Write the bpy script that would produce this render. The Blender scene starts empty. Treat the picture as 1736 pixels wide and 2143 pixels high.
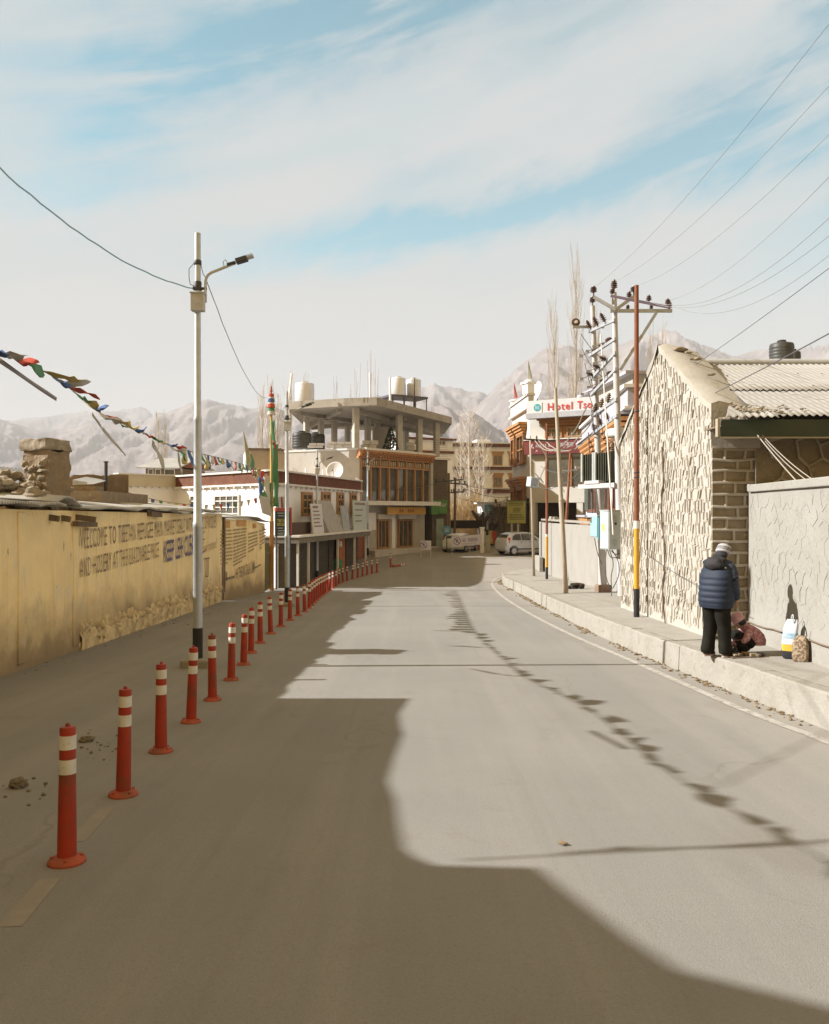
import bpy, bmesh, math, random
from mathutils import Vector, Matrix, noise
V = Vector
RN = random.Random(11)
SC = bpy.context.scene
COL = SC.collection
rad = math.radians

# ---- the photograph's lens: focal length 36 mm on a 36 mm wide sensor, level, 1.9 m above the road
F, CX, CY, CZ = 1736.0, 868.0, 1071.5, 1.9
def W(px, py, d):
    return V(((px - CX) / F * d, d, CZ - (py - CY) / F * d))
def X(px, d): return (px - CX) / F * d
def Z(py, d): return CZ - (py - CY) / F * d

def _slope(y):
    def ss(a, b, t):
        t = min(1, max(0, (t - a) / (b - a)))
        return t * t * (3 - 2 * t)
    s = -.0426
    s += (.0426 + .075) * ss(40, 46, y)
    s += (-.075 + .006) * ss(52, 59, y)
    return s
_GZ = [0.0]
for _i in range(1, 1200):
    _GZ.append(_GZ[-1] + _slope((_i - .5) * .1) * .1)
def gz(y):
    """height of the street at the distance y: it falls away from the camera, then lifts at the bend"""
    if y <= 0: return -.0426 * y
    k = y / .1
    if k >= 1190: return _GZ[1190]
    i = int(k); t = k - i
    return _GZ[i] * (1 - t) + _GZ[i + 1] * t
def G(px, py, off=0.0):
    """point of the street (raised by off) seen at that place"""
    d = 2.0
    while d < 110:
        if Z(py, d) <= gz(d) + off: break
        d += .05
    return V((X(px, d), d, gz(d) + off))

LOC = {}
def wloc(o):
    return LOC.get(o.name, V((0, 0, 0))) if o else V((0, 0, 0))

class MB:
    def __init__(s): s.v = []; s.f = []; s.m = []
    def add(s, vs, fs, mi=0):
        o = len(s.v)
        s.v += [tuple(v) for v in vs]
        s.f += [tuple(i + o for i in f) for f in fs]
        s.m += [mi] * len(fs)
        return s
    def obox(s, o, a, b, c, mi=0):
        o, a, b, c = V(o), V(a), V(b), V(c)
        p = [o, o + a, o + a + b, o + b, o + c, o + a + c, o + a + b + c, o + b + c]
        f = [(0, 3, 2, 1), (4, 5, 6, 7), (0, 1, 5, 4), (1, 2, 6, 5), (2, 3, 7, 6), (3, 0, 4, 7)]
        if a.cross(b).dot(c) < 0: f = [q[::-1] for q in f]
        return s.add(p, f, mi)
    def box(s, c, sz, rz=0, mi=0, rot=None):
        m = rot if rot else Matrix.Rotation(rz, 3, 'Z')
        a, b, d = m @ V((sz[0], 0, 0)), m @ V((0, sz[1], 0)), m @ V((0, 0, sz[2]))
        return s.obox(V(c) - (a + b + d) / 2, a, b, d, mi)
    def beam(s, p, q, w, h, mi=0):
        p, q = V(p), V(q); t = (q - p)
        if t.length < 1e-6: return s
        up = V((0, 0, 1)) if abs(t.normalized().z) < .95 else V((0, 1, 0))
        sd = t.cross(up).normalized() * w; u2 = sd.cross(t).normalized() * h
        return s.obox(p - sd / 2 - u2 / 2, t, sd, u2, mi)
    def tube(s, pts, r, n=8, mi=0, cap=True):
        pts = [V(p) for p in pts]
        if not isinstance(r, (list, tuple)): r = [r] * len(pts)
        vs, fs = [], []
        ref = None
        for i, p in enumerate(pts):
            t = (pts[min(i + 1, len(pts) - 1)] - pts[max(i - 1, 0)])
            if t.length < 1e-9: t = V((0, 0, 1))
            t.normalize()
            if ref is None:
                ref = V((0, 0, 1)) if abs(t.z) < .9 else V((1, 0, 0))
            a = t.cross(ref)
            if a.length < 1e-4: a = t.cross(V((0, 1, 0)))
            a.normalize(); b = a.cross(t)
            ref = b.cross(a) * 0 + (ref if abs(t.dot(ref)) < .97 else V((0, 1, 0)))
            for k in range(n):
                an = 2 * math.pi * k / n
                vs.append(p + (a * math.cos(an) + b * math.sin(an)) * r[i])
        for i in range(len(pts) - 1):
            for k in range(n):
                k2 = (k + 1) % n
                fs.append((i * n + k, i * n + k2, (i + 1) * n + k2, (i + 1) * n + k))
        if cap and n > 2:
            fs.append(tuple(range(n))[::-1]); fs.append(tuple(range((len(pts) - 1) * n, len(pts) * n)))
        return s.add(vs, fs, mi)
    def lathe(s, prof, c=(0, 0, 0), n=20, mi=0, rot=None):
        c = V(c); vs = []; fs = []
        for (r, z) in prof:
            for k in range(n):
                an = 2 * math.pi * k / n
                p = V((r * math.cos(an), r * math.sin(an), z))
                if rot: p = rot @ p
                vs.append(c + p)
        for i in range(len(prof) - 1):
            for k in range(n):
                k2 = (k + 1) % n
                fs.append((i * n + k, i * n + k2, (i + 1) * n + k2, (i + 1) * n + k))
        fs.append(tuple(range(n))[::-1]); fs.append(tuple(range((len(prof) - 1) * n, len(prof) * n)))
        return s.add(vs, fs, mi)
    def loft(s, rings, n=20, mi=0, caps=True, power=2.0):
        """rings: (centre, half width, half depth, yaw)"""
        vs = []; fs = []
        for (c, a, b, yaw) in rings:
            c = V(c)
            for k in range(n):
                an = 2 * math.pi * k / n
                x = math.copysign(abs(math.cos(an)) ** (2 / power), math.cos(an)) * a
                y = math.copysign(abs(math.sin(an)) ** (2 / power), math.sin(an)) * b
                vs.append(c + V((x * math.cos(yaw) - y * math.sin(yaw), x * math.sin(yaw) + y * math.cos(yaw), 0)))
        for i in range(len(rings) - 1):
            for k in range(n):
                k2 = (k + 1) % n
                fs.append((i * n + k, i * n + k2, (i + 1) * n + k2, (i + 1) * n + k))
        if caps:
            fs.append(tuple(range(n))[::-1]); fs.append(tuple(range((len(rings) - 1) * n, len(rings) * n)))
        return s.add(vs, fs, mi)
    def blob(s, c, r, seed=0, amp=.15, sub=2, mi=0, fr=1.5, rz=0):
        bm = bmesh.new(); bmesh.ops.create_icosphere(bm, subdivisions=sub, radius=1)
        r = V(r) if not isinstance(r, (int, float)) else V((r, r, r))
        m = Matrix.Rotation(rz, 3, 'Z')
        vs = []
        for v in bm.verts:
            k = 1 + amp * noise.noise(v.co * fr + V((seed * 7.3, seed * 1.7, seed)))
            vs.append(V(c) + m @ V((v.co.x * r.x * k, v.co.y * r.y * k, v.co.z * r.z * k)))
        fs = [[v.index for v in f.verts] for f in bm.faces]
        bm.free()
        return s.add(vs, fs, mi)
    def prism(s, poly, ext, mi=0):
        poly = [V(p) for p in poly]; e = V(ext); n = len(poly)
        fs = [tuple(range(n))[::-1], tuple(range(n, 2 * n))]
        for k in range(n):
            k2 = (k + 1) % n
            fs.append((k, k2, n + k2, n + k))
        return s.add(poly + [p + e for p in poly], fs, mi)
    def build(s, name, mats, parent=None, smooth=False, bevel=0, fix=True, auto=None):
        me = bpy.data.meshes.new(name)
        if parent is not None: L = wloc(parent)
        else:
            xs = [v[0] for v in s.v]; ys = [v[1] for v in s.v]; zs = [v[2] for v in s.v]
            L = V(((min(xs) + max(xs)) / 2, (min(ys) + max(ys)) / 2, min(zs)))
        me.from_pydata([(v[0] - L.x, v[1] - L.y, v[2] - L.z) for v in s.v], [], s.f)
        if not isinstance(mats, (list, tuple)): mats = [mats]
        for m in mats: me.materials.append(m)
        me.polygons.foreach_set('material_index', s.m)
        if fix:
            bm = bmesh.new(); bm.from_mesh(me)
            bmesh.ops.recalc_face_normals(bm, faces=bm.faces)
            bm.to_mesh(me); bm.free()
        if smooth:
            me.polygons.foreach_set('use_smooth', [True] * len(me.polygons))
            if auto:
                try: me.set_sharp_from_angle(angle=rad(auto))
                except Exception: pass
        o = bpy.data.objects.new(name, me); COL.objects.link(o)
        if parent is not None:
            o.parent = parent; LOC[o.name] = L
        else:
            o.location = L; LOC[o.name] = L
        if bevel:
            b = o.modifiers.new('bevel', 'BEVEL'); b.width = bevel; b.segments = 2; b.limit_method = 'ANGLE'
        return o

def tag(o, label, cat, group=None, kind=None):
    if label: o['label'] = label
    if cat: o['category'] = cat
    if group: o['group'] = group
    if kind: o['kind'] = kind
    return o
def setting(o, kind='structure', label=None, cat=None):
    o['kind'] = kind
    if label: o['label'] = label
    if cat: o['category'] = cat
    return o
def thing(name, label, cat, loc, group=None):
    o = bpy.data.objects.new(name, None); COL.objects.link(o)
    o.location = V(loc); o.empty_display_size = .2
    LOC[o.name] = V(loc)
    return tag(o, label, cat, group)
def kids(o): return [c for c in COL.objects if c.parent == o]
def dup(root, loc, label, rz=None, group=None):
    r = root.copy(); COL.objects.link(r); r.location = V(loc)
    LOC[r.name] = V(loc)
    if rz is not None: r.rotation_euler = (0, 0, rz)
    r['label'] = label
    if group: r['group'] = group
    for ch in kids(root):
        c = ch.copy(); COL.objects.link(c); c.parent = r
        for g in kids(ch):
            d = g.copy(); COL.objects.link(d); d.parent = c
    return r

# ---- materials
def lin(r, g, b):
    f = lambda c: (c / 255 / 12.92) if c / 255 <= .04045 else ((c / 255 + .055) / 1.055) ** 2.4
    return (f(r), f(g), f(b), 1)
class NT:
    def __init__(s, nt): s.nt = nt; s.n = nt.nodes; s.l = nt.links
    def node(s, t, **kw):
        o = s.n.new(t)
        for k, v in kw.items(): setattr(o, k, v)
        return o
    def link(s, a, b): s.l.new(a, b)
    def inp(s, sock, val):
        if hasattr(val, 'is_linked') or isinstance(val, bpy.types.NodeSocket): s.l.new(val, sock)
        else: sock.default_value = val
    def math(s, op, a, b=None, c=None, clamp=False):
        n = s.node('ShaderNodeMath', operation=op); n.use_clamp = clamp
        s.inp(n.inputs[0], a)
        if b is not None: s.inp(n.inputs[1], b)
        if c is not None: s.inp(n.inputs[2], c)
        return n.outputs[0]
    def mix(s, fac, a, b, mode='MIX'):
        n = s.node('ShaderNodeMix', data_type='RGBA', blend_type=mode)
        s.inp(n.inputs[0], fac); s.inp(n.inputs[6], a); s.inp(n.inputs[7], b)
        return n.outputs[2]
    def noise(s, vec, scale, detail=5, rough=.6, dist=0):
        n = s.node('ShaderNodeTexNoise')
        s.link(vec, n.inputs['Vector']); n.inputs['Scale'].default_value = scale
        n.inputs['Detail'].default_value = detail; n.inputs['Roughness'].default_value = rough
        n.inputs['Distortion'].default_value = dist
        return n.outputs['Fac']
    def ramp(s, fac, a, b):
        n = s.node('ShaderNodeMapRange'); n.clamp = True
        s.link(fac, n.inputs[0]); n.inputs[1].default_value = a; n.inputs[2].default_value = b
        return n.outputs[0]
    def pos(s, stretch=(1, 1, 1), rot=(0, 0, 0)):
        g = s.node('ShaderNodeNewGeometry'); m = s.node('ShaderNodeMapping')
        m.inputs['Scale'].default_value = stretch; m.inputs['Rotation'].default_value = rot
        s.link(g.outputs['Position'], m.inputs[0])
        return m.outputs[0]
    def sep(s, vec):
        n = s.node('ShaderNodeSeparateXYZ'); s.link(vec, n.inputs[0]); return n.outputs

MATS = {}
def mat(name, c1, c2=None, sc=2.0, rough=.85, bump=0.0, bsc=25, metal=0.0, c3=None, sc3=9, t3=(.58, .68), stretch=(1, 1, 1), t2=(.35, .68), spec=.3, speck=None, sub=0, two=False):
    """painted or plain surface: colour c1 broken up by c2 in clouds and c3 in patches"""
    if name in MATS: return MATS[name]
    m = bpy.data.materials.new(name); m.use_nodes = True
    t = NT(m.node_tree); b = t.n['Principled BSDF']
    p = t.pos(stretch)
    col = c1
    if c2:
        col = t.mix(t.ramp(t.noise(p, sc, 6), *t2), c1, c2)
    if c3:
        col = t.mix(t.ramp(t.noise(p, sc3, 7, .65), *t3), col, c3)
    if speck:
        q = t.pos()
        col = t.mix(t.math('MULTIPLY', t.ramp(t.noise(q, speck[1], 3), .5, .75), speck[2]), col, speck[0])
    if c2 or c3 or speck: t.link(col, b.inputs['Base Color'])
    else: b.inputs['Base Color'].default_value = c1
    b.inputs['Roughness'].default_value = rough; b.inputs['Metallic'].default_value = metal
    b.inputs['Specular IOR Level'].default_value = spec
    if bump:
        bp = t.node('ShaderNodeBump'); bp.inputs['Strength'].default_value = bump; bp.inputs['Distance'].default_value = .02
        t.link(t.noise(t.pos(stretch), bsc, 5), bp.inputs['Height']); t.link(bp.outputs[0], b.inputs['Normal'])
    MATS[name] = m
    return m
def cl(r, g, b, k=1.0):
    return (r * k, g * k, b * k, 1)

# ---- facades: A is the left end, B the right end as seen from outside
class Fac:
    def __init__(s, A, B):
        s.A = V((A[0], A[1], 0)); s.B = V((B[0], B[1], 0))
        d = s.B - s.A; s.L = d.length; s.u = d.normalized(); s.n = V((s.u.y, -s.u.x, 0))
    def p(s, t, z, o=0): return s.A + s.u * t + s.n * o + V((0, 0, z))
    def box(s, mb, t0, t1, z0, z1, o0, o1, mi=0):
        return mb.obox(s.p(t0, z0, o0), s.u * (t1 - t0), s.n * (o1 - o0), V((0, 0, z1 - z0)), mi)
    def hit(s, px, py, off=0.0):
        """(t, z) of the facade plane (moved out by off) seen at that place"""
        r = V(((px - CX) / F, 1, 0)); a = s.A + s.n * off
        k = s.n.dot(a) / s.n.dot(r)
        P = r * k
        return ((P - a).dot(s.u), CZ - (py - CY) / F * k)

# ---- lettering
_FC = {}
def letters(txt, bold=False):
    key = (txt, bold)
    if key in _FC: return _FC[key]
    cu = bpy.data.curves.new('lettering', 'FONT'); cu.body = txt; cu.resolution_u = 2
    cu.space_character = 1.16; cu.space_word = 1.25
    cu.offset = .016 if bold else -.004
    ob = bpy.data.objects.new('lettering', cu); COL.objects.link(ob)
    dg = bpy.context.evaluated_depsgraph_get(); dg.update()
    me = bpy.data.meshes.new_from_object(ob.evaluated_get(dg))
    vs = [v.co.copy() for v in me.vertices]; fs = [tuple(p.vertices) for p in me.polygons]
    bpy.data.objects.remove(ob); bpy.data.curves.remove(cu); bpy.data.meshes.remove(me)
    if not vs: vs = [V((0, 0, 0)), V((1, 0, 0)), V((0, 1, 0))]; fs = [(0, 1, 2)]
    x0 = min(v.x for v in vs); x1 = max(v.x for v in vs); y0 = min(v.y for v in vs); y1 = max(v.y for v in vs)
    vs = [((v.x - x0) / max(1e-6, x1 - x0), (v.y - y0) / max(1e-6, y1 - y0)) for v in vs]
    _FC[key] = (vs, fs)
    return _FC[key]
def write(mb, txt, bl, br, tl, tr, mi=0, bold=False):
    vs, fs = letters(txt, bold)
    bl, br, tl, tr = V(bl), V(br), V(tl), V(tr)
    mb.add([(bl * (1 - x) + br * x) * (1 - y) + (tl * (1 - x) + tr * x) * y for x, y in vs], fs, mi)
def write_on(mb, fac, txt, t0, t1, z0, z1, off, mi=0, bold=False):
    write(mb, txt, fac.p(t0, z0, off), fac.p(t1, z0, off), fac.p(t0, z1, off), fac.p(t1, z1, off), mi, bold)

def window(fac, t0, t1, z0, z1, parent, fm, gm, nx=2, ny=2, fw=.06, proud=.05, name='window', back=0.0):
    m = MB()
    fac.box(m, t0, t0 + fw, z0, z1, back, back + proud); fac.box(m, t1 - fw, t1, z0, z1, back, back + proud)
    fac.box(m, t0 + fw, t1 - fw, z0, z0 + fw, back, back + proud); fac.box(m, t0 + fw, t1 - fw, z1 - fw, z1, back, back + proud)
    for i in range(1, nx):
        c = t0 + (t1 - t0) * i / nx
        fac.box(m, c - fw * .3, c + fw * .3, z0 + fw, z1 - fw, back, back + proud * .8)
    for i in range(1, ny):
        c = z0 + (z1 - z0) * i / ny
        fac.box(m, t0 + fw, t1 - fw, c - fw * .3, c + fw * .3, back, back + proud * .7)
    o = m.build(name, fm, parent)
    g = MB(); fac.box(g, t0 + fw * .5, t1 - fw * .5, z0 + fw * .5, z1 - fw * .5, back + .004, back + proud * .35)
    g.build('pane', gm, o)
    return o

def cell_ribs(mb, fac, inside, t0, t1, z0, z1, cw, ch, wid, dep, jit=.3, zig=.28, seed=1, mi=0, off=0.0, drop=0.0, hk=1.0):
    """raised mortar ribs between irregular stones: a jittered hexagonal or coursed net"""
    R = random.Random(seed); rows = int((z1 - z0) / ch) + 2; cols = int((t1 - t0) / cw) + 3
    P = {}
    for r in range(rows + 1):
        for c in range(2 * cols + 2):
            t = t0 + (c * .5 - .5) * cw + R.uniform(-jit, jit) * cw * .3
            up = ((c + r) % 2 == 0)
            z = z0 + r * ch + (zig if up else -zig) * ch * .5 + R.uniform(-jit, jit) * ch * .3
            P[(r, c)] = (t, z)
    def rib(a, b, kd=1.0):
        if R.random() < drop: return
        m = ((a[0] + b[0]) / 2, (a[1] + b[1]) / 2)
        if not (inside(*a) and inside(*b)): return
        d = V((b[0] - a[0], b[1] - a[1])); L = d.length
        if L < .01: return
        d /= L; w = wid * R.uniform(.75, 1.25); h = dep * kd * R.uniform(.6, 1.25); nrm = V((-d.y, d.x))
        def q(s, k, o): return fac.p(a[0] + d.x * s + nrm.x * k, a[1] + d.y * s + nrm.y * k, off + o)
        e = w * .3
        k = .42 if dep > .02 else .28
        vs = [q(-e, -w / 2, 0), q(-e, -w * k, h), q(-e, w * k, h), q(-e, w / 2, 0), q(L + e, -w / 2, 0), q(L + e, -w * k, h), q(L + e, w * k, h), q(L + e, w / 2, 0)]
        mb.add(vs, [(0, 1, 5, 4), (1, 2, 6, 5), (2, 3, 7, 6), (3, 2, 1, 0), (4, 5, 6, 7)], mi)
    for r in range(rows + 1):
        for c in range(2 * cols + 1):
            rib(P[(r, c)], P[(r, c + 1)], hk)
            if r < rows and (c + r) % 2 == 0 and (r + 1, c) in P: rib(P[(r, c)], P[(r + 1, c)])

def sag(a, b, drop, n=14, wob=0.0, seed=0):
    a, b = V(a), V(b); R = random.Random(seed); out = []
    for i in range(n + 1):
        t = i / n; p = a.lerp(b, t); p.z -= drop * 4 * t * (1 - t)
        if wob and 0 < i < n: p += V((R.uniform(-wob, wob), R.uniform(-wob, wob), R.uniform(-wob, wob)))
        out.append(p)
    return out
def on_past(P, n=10):
    d = P[-1] - P[-2]; d.z *= .7
    return P + [P[-1] + d * k for k in range(2, n, 2)]
ORD = 'first second third fourth fifth sixth seventh eighth ninth tenth eleventh twelfth thirteenth fourteenth fifteenth sixteenth seventeenth eighteenth nineteenth twentieth'.split()
ORD += ['twenty-' + w for w in ORD[:9]] + ['thirtieth'] + ['thirty-' + w for w in ORD[:9]]
# ================= camera, light, sky
cam = bpy.data.cameras.new('camera'); cam.sensor_fit = 'HORIZONTAL'; cam.sensor_width = 36; cam.lens = 36
cam.clip_start = .05; cam.clip_end = 40000
camo = bpy.data.objects.new('camera', cam); COL.objects.link(camo)
camo.location = (0, 0, CZ); camo.rotation_euler = (rad(90), 0, 0)
SC.camera = camo
SC.view_settings.view_transform = 'Standard'
try: SC.view_settings.look = 'None'
except Exception: pass
EXPO = 1.22
SC.view_settings.exposure = EXPO; SC.view_settings.gamma = 1
KE = 2 ** EXPO
SUN_EL = 32.0
su = bpy.data.lights.new('sun', 'SUN'); su.energy = 5.0; su.angle = rad(.6); su.color = (1, .99, .975)
suo = bpy.data.objects.new('sun', su); COL.objects.link(suo)
suo.rotation_euler = V((math.cos(rad(SUN_EL)), .03, -math.sin(rad(SUN_EL)))).to_track_quat('-Z', 'Y').to_euler()
suo.location = (-60, 0, 60)
try:
    SC.cycles.max_bounces = 6; SC.cycles.volume_bounces = 0; SC.cycles.use_denoising = True
    SC.cycles.transparent_max_bounces = 8
except Exception: pass

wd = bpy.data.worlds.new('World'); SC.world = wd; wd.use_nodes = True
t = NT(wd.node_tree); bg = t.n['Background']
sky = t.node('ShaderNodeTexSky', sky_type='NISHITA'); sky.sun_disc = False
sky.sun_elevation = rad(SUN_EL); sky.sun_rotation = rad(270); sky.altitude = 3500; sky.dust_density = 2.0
tc = t.node('ShaderNodeTexCoord'); dr = tc.outputs['Generated']
sx = t.sep(dr)
az = t.math('ARCTAN2', sx[0], sx[1]); el = t.math('ARCSINE', sx[2])
cb = t.node('ShaderNodeCombineXYZ'); t.link(az, cb.inputs[0]); t.link(el, cb.inputs[1])
def stretched(rot, s):
    m = t.node('ShaderNodeMapping'); m.vector_type = 'TEXTURE'
    m.inputs['Rotation'].default_value = (0, 0, rot); m.inputs['Scale'].default_value = s
    t.link(cb.outputs[0], m.inputs[0]); return m.outputs[0]
wob1 = t.math('SUBTRACT', t.noise(stretched(.2, (.16, .07, 1)), 1.0, 6, .62), .5)
wob2 = t.math('SUBTRACT', t.noise(stretched(.5, (.10, .05, 1)), 1.0, 6, .6), .5)
aw = t.math('MULTIPLY_ADD', wob1, .16, az); ew = t.math('MULTIPLY_ADD', wob2, .085, el)
def gap(px, py, lx, ly, tilt, k):
    """an opening in the cloud round one direction of the sky"""
    a0 = math.atan((px - CX) / F); e0 = math.atan((CY - py) / F * math.cos(a0))
    lx /= F; ly /= F
    c, s = math.cos(rad(tilt)), math.sin(rad(tilt))
    da = t.math('SUBTRACT', aw, a0); de = t.math('SUBTRACT', ew, e0)
    u = t.math('DIVIDE', t.math('ADD', t.math('MULTIPLY', da, c), t.math('MULTIPLY', de, s)), lx)
    v = t.math('DIVIDE', t.math('SUBTRACT', t.math('MULTIPLY', de, c), t.math('MULTIPLY', da, s)), ly)
    r2 = t.math('ADD', t.math('MULTIPLY', u, u), t.math('MULTIPLY', v, v))
    return t.math('MULTIPLY', t.math('EXPONENT', t.math('MULTIPLY', r2, -1.0)), k)
tot = None
for g in [(520, 130, 360, 85, 14, .85), (270, 265, 190, 90, 35, .75), (800, 30, 380, 70, 5, .9), (90, 150, 180, 80, 10, .45),
          (760, 497, 300, 42, 8, .95), (1110, 420, 260, 38, 14, .85), (1430, 345, 260, 34, 8, .8), (1640, 300, 240, 42, 12, 1.0),
          (1560, 200, 240, 52, 18, 1.0), (1690, 110, 170, 60, 25, 1.15), (1230, 60, 220, 34, 12, .35), (880, 370, 180, 28, 15, .4),
          (200, 400, 220, 35, 15, .3), (2150, 250, 420, 120, 20, .9), (500, -500, 500, 160, 10, .8), (1500, -420, 500, 120, 15, .8)]:
    v = gap(*g); tot = v if tot is None else t.math('ADD', tot, v)
streak = t.noise(stretched(.24, (.34, .045, 1)), 1.0, 7, .62, .4)
gapm = t.math('MULTIPLY', tot, t.ramp(streak, .25, .56), clamp=True)
veil = t.ramp(t.noise(stretched(.22, (.5, .09, 1)), 1.0, 6, .6), .42, .72)
# cloud: warm white low down, cooler high up; unseen dun tint overhead and behind added to warm the shade
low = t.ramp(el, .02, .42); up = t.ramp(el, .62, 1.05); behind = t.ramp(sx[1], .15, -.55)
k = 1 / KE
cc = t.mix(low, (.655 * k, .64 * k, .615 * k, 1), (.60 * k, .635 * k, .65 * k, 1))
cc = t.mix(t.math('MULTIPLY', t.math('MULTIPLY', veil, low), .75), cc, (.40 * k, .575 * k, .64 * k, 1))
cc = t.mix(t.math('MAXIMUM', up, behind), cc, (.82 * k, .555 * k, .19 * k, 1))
blue = t.mix(1.0, sky.outputs[0], (.042, .118, .090, 1), 'MULTIPLY')
gapm = t.math('MULTIPLY', gapm, .92)
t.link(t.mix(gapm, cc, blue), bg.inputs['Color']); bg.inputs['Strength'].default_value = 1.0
SKYN = sky

# ================= palette
asphalt = bpy.data.materials.new('asphalt'); asphalt.use_nodes = True
t = NT(asphalt.node_tree); b = t.n['Principled BSDF']
p = t.pos(); ln = t.pos((1.3, .05, 1)); ln2 = t.pos((5, .12, 1))
c = t.mix(t.ramp(t.noise(p, .35, 5), .35, .65), cl(.209, .199, .182), cl(.238, .226, .206))
c = t.mix(t.math('MULTIPLY', t.ramp(t.noise(ln, 1.4, 4), .48, .72), .35), c, cl(.31, .288, .255))
c = t.mix(t.math('MULTIPLY', t.ramp(t.noise(ln2, 1.4, 4), .55, .8), .25), c, cl(.18, .155, .125))
c = t.mix(t.math('MULTIPLY', t.ramp(t.noise(p, 1.7, 7, .7), .60, .70), .35), c, cl(.185, .155, .12))
c = t.mix(t.math('MULTIPLY', t.ramp(t.noise(p, 70, 3), .5, .72), .30), c, cl(.13, .115, .095))
c = t.mix(t.math('MULTIPLY', t.ramp(t.noise(p, 110, 2), .62, .75), .35), c, cl(.42, .39, .34))
vo = t.node('ShaderNodeTexVoronoi'); vo.feature = 'DISTANCE_TO_EDGE'; vo.inputs['Scale'].default_value = .33
wv = t.node('ShaderNodeVectorMath', operation='ADD'); nz = t.node('ShaderNodeTexNoise'); nz.inputs['Scale'].default_value = 1.1; nz.inputs['Detail'].default_value = 8; t.link(p, nz.inputs['Vector'])
t.link(p, wv.inputs[0]); t.link(nz.outputs['Color'], wv.inputs[1]); t.link(wv.outputs[0], vo.inputs['Vector'])
crk = t.math('MULTIPLY', t.ramp(vo.outputs['Distance'], .007, .002), t.ramp(t.noise(p, .45, 3), .50, .60))
c = t.mix(t.math('MULTIPLY', crk, .22), c, cl(.11, .09, .068))
xx = t.sep(p)[0]
c = t.mix(t.math('MULTIPLY', t.ramp(t.math('MULTIPLY_ADD', t.noise(p, 1.3, 6), 1.3, xx), 3.7, 4.9), .7), c, cl(.31, .285, .245))
c = t.mix(t.math('MULTIPLY', t.ramp(t.noise(t.pos((1.2, .35, 1)), .8, 6, .65), .60, .68), .22), c, cl(.16, .135, .105))
t.link(c, b.inputs['Base Color']); b.inputs['Roughness'].default_value = .9; b.inputs['Specular IOR Level'].default_value = .2
bp = t.node('ShaderNodeBump'); bp.inputs['Strength'].default_value = .35; bp.inputs['Distance'].default_value = .012
t.link(t.noise(p, 120, 3), bp.inputs['Height']); t.link(bp.outputs[0], b.inputs['Normal'])

M_soil = mat('dusty_soil', cl(.26, .22, .16), cl(.20, .165, .12), 1.2, .95, .5, 18, c3=cl(.32, .28, .21), sc3=5)
M_walk = mat('pavement_concrete', cl(.325, .303, .262), cl(.28, .258, .218), 1.6, .92, .35, 30, c3=cl(.22, .185, .14), sc3=3.2, t3=(.6, .72), speck=(cl(.19, .16, .12), 60, .35))
M_kerb = mat('kerb_concrete', cl(.315, .292, .25), cl(.265, .242, .20), 2.2, .95, .9, 12, c3=cl(.21, .18, .14), sc3=4, t3=(.57, .7), speck=(cl(.18, .15, .11), 50, .35))
M_line = mat('worn_white_paint', cl(.42, .40, .36), cl(.33, .30, .26), 5, .85, 0, c3=cl(.24, .21, .175), sc3=11, t3=(.52, .62))
M_line2 = mat('faded_line_paint', cl(.27, .24, .195), cl(.235, .21, .17), 5, .88, 0, c3=cl(.24, .212, .173), sc3=7, t3=(.40, .55))
M_leaf = mat('dry_litter', cl(.13, .085, .04), cl(.26, .20, .13), 14, .95, 0)
M_stone = mat('loose_stone', cl(.19, .16, .12), cl(.13, .11, .08), 6, .95, .6, 20)
M_mount = mat('bare_rock_slope', cl(.175, .145, .135), cl(.125, .105, .105), .003, .97, 0, c3=cl(.24, .20, .18), sc3=.010, t3=(.46, .64), t2=(.40, .60))

# ================= ground, road, pavement
m = MB()
ys = [-60, -14] + [i for i in range(-12, 82)] + [100, 119, 400, 1200, 3000, 9000, 14000]
xs = [-9000, -3000, -800, -150, -60, -20, 20, 60, 150, 800, 3000, 9000]
vs = [(x, y, gz(min(y, 119)) - .03) for y in ys for x in xs]
n = len(xs)
m.add(vs, [(j * n + i, j * n + i + 1, (j + 1) * n + i + 1, (j + 1) * n + i) for j in range(len(ys) - 1) for i in range(n - 1)])
setting(m.build('ground', M_soil, fix=False))
m = MB(); ys = [-14 + .5 * i for i in range(188)]
xs = [-10, 0, 5, 16]
vs = [(x, y, gz(y)) for y in ys for x in xs]; n = len(xs)
m.add(vs, [(j * n + i, j * n + i + 1, (j + 1) * n + i + 1, (j + 1) * n + i) for j in range(len(ys) - 1) for i in range(n - 1)])
setting(m.build('road', asphalt, fix=False))

K = [V((4.42, -8, 0)), V((4.38, 2, 0)), V((4.34, 6, 0))]
for q in [(1736, 1530), (1634, 1489), (1470, 1424), (1329, 1366), (1212, 1311), (1126, 1264), (1075, 1235), (1048, 1219)]: K.append(G(*q))
e = K[-1]
K += [V((e.x + .25, e.y + 1.3, 0)), V((e.x + .9, e.y + 2.3, 0)), V((e.x + 2.2, e.y + 3.0, 0)), V((e.x + 4.5, e.y + 3.3, 0))]
def smooth_line(P, it=2):
    for _ in range(it):
        Q = [P[0]]
        for a, b in zip(P[:-1], P[1:]): Q += [a.lerp(b, .25), a.lerp(b, .75)]
        P = Q + [P[-1]]
    return P
K = smooth_line([V((k.x, k.y, 0)) for k in K], 2)
KH = .385
def resample(P, step):
    out = [P[0]]; acc = 0
    for a, b in zip(P[:-1], P[1:]):
        L = (b - a).length; s = step - acc
        while s <= L: out.append(a.lerp(b, s / L)); s += step
        acc = (acc + L) % step if L < step - acc else L - (s - step)
    return out + [P[-1]]
KD = resample(K, .5)
m = MB()
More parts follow.
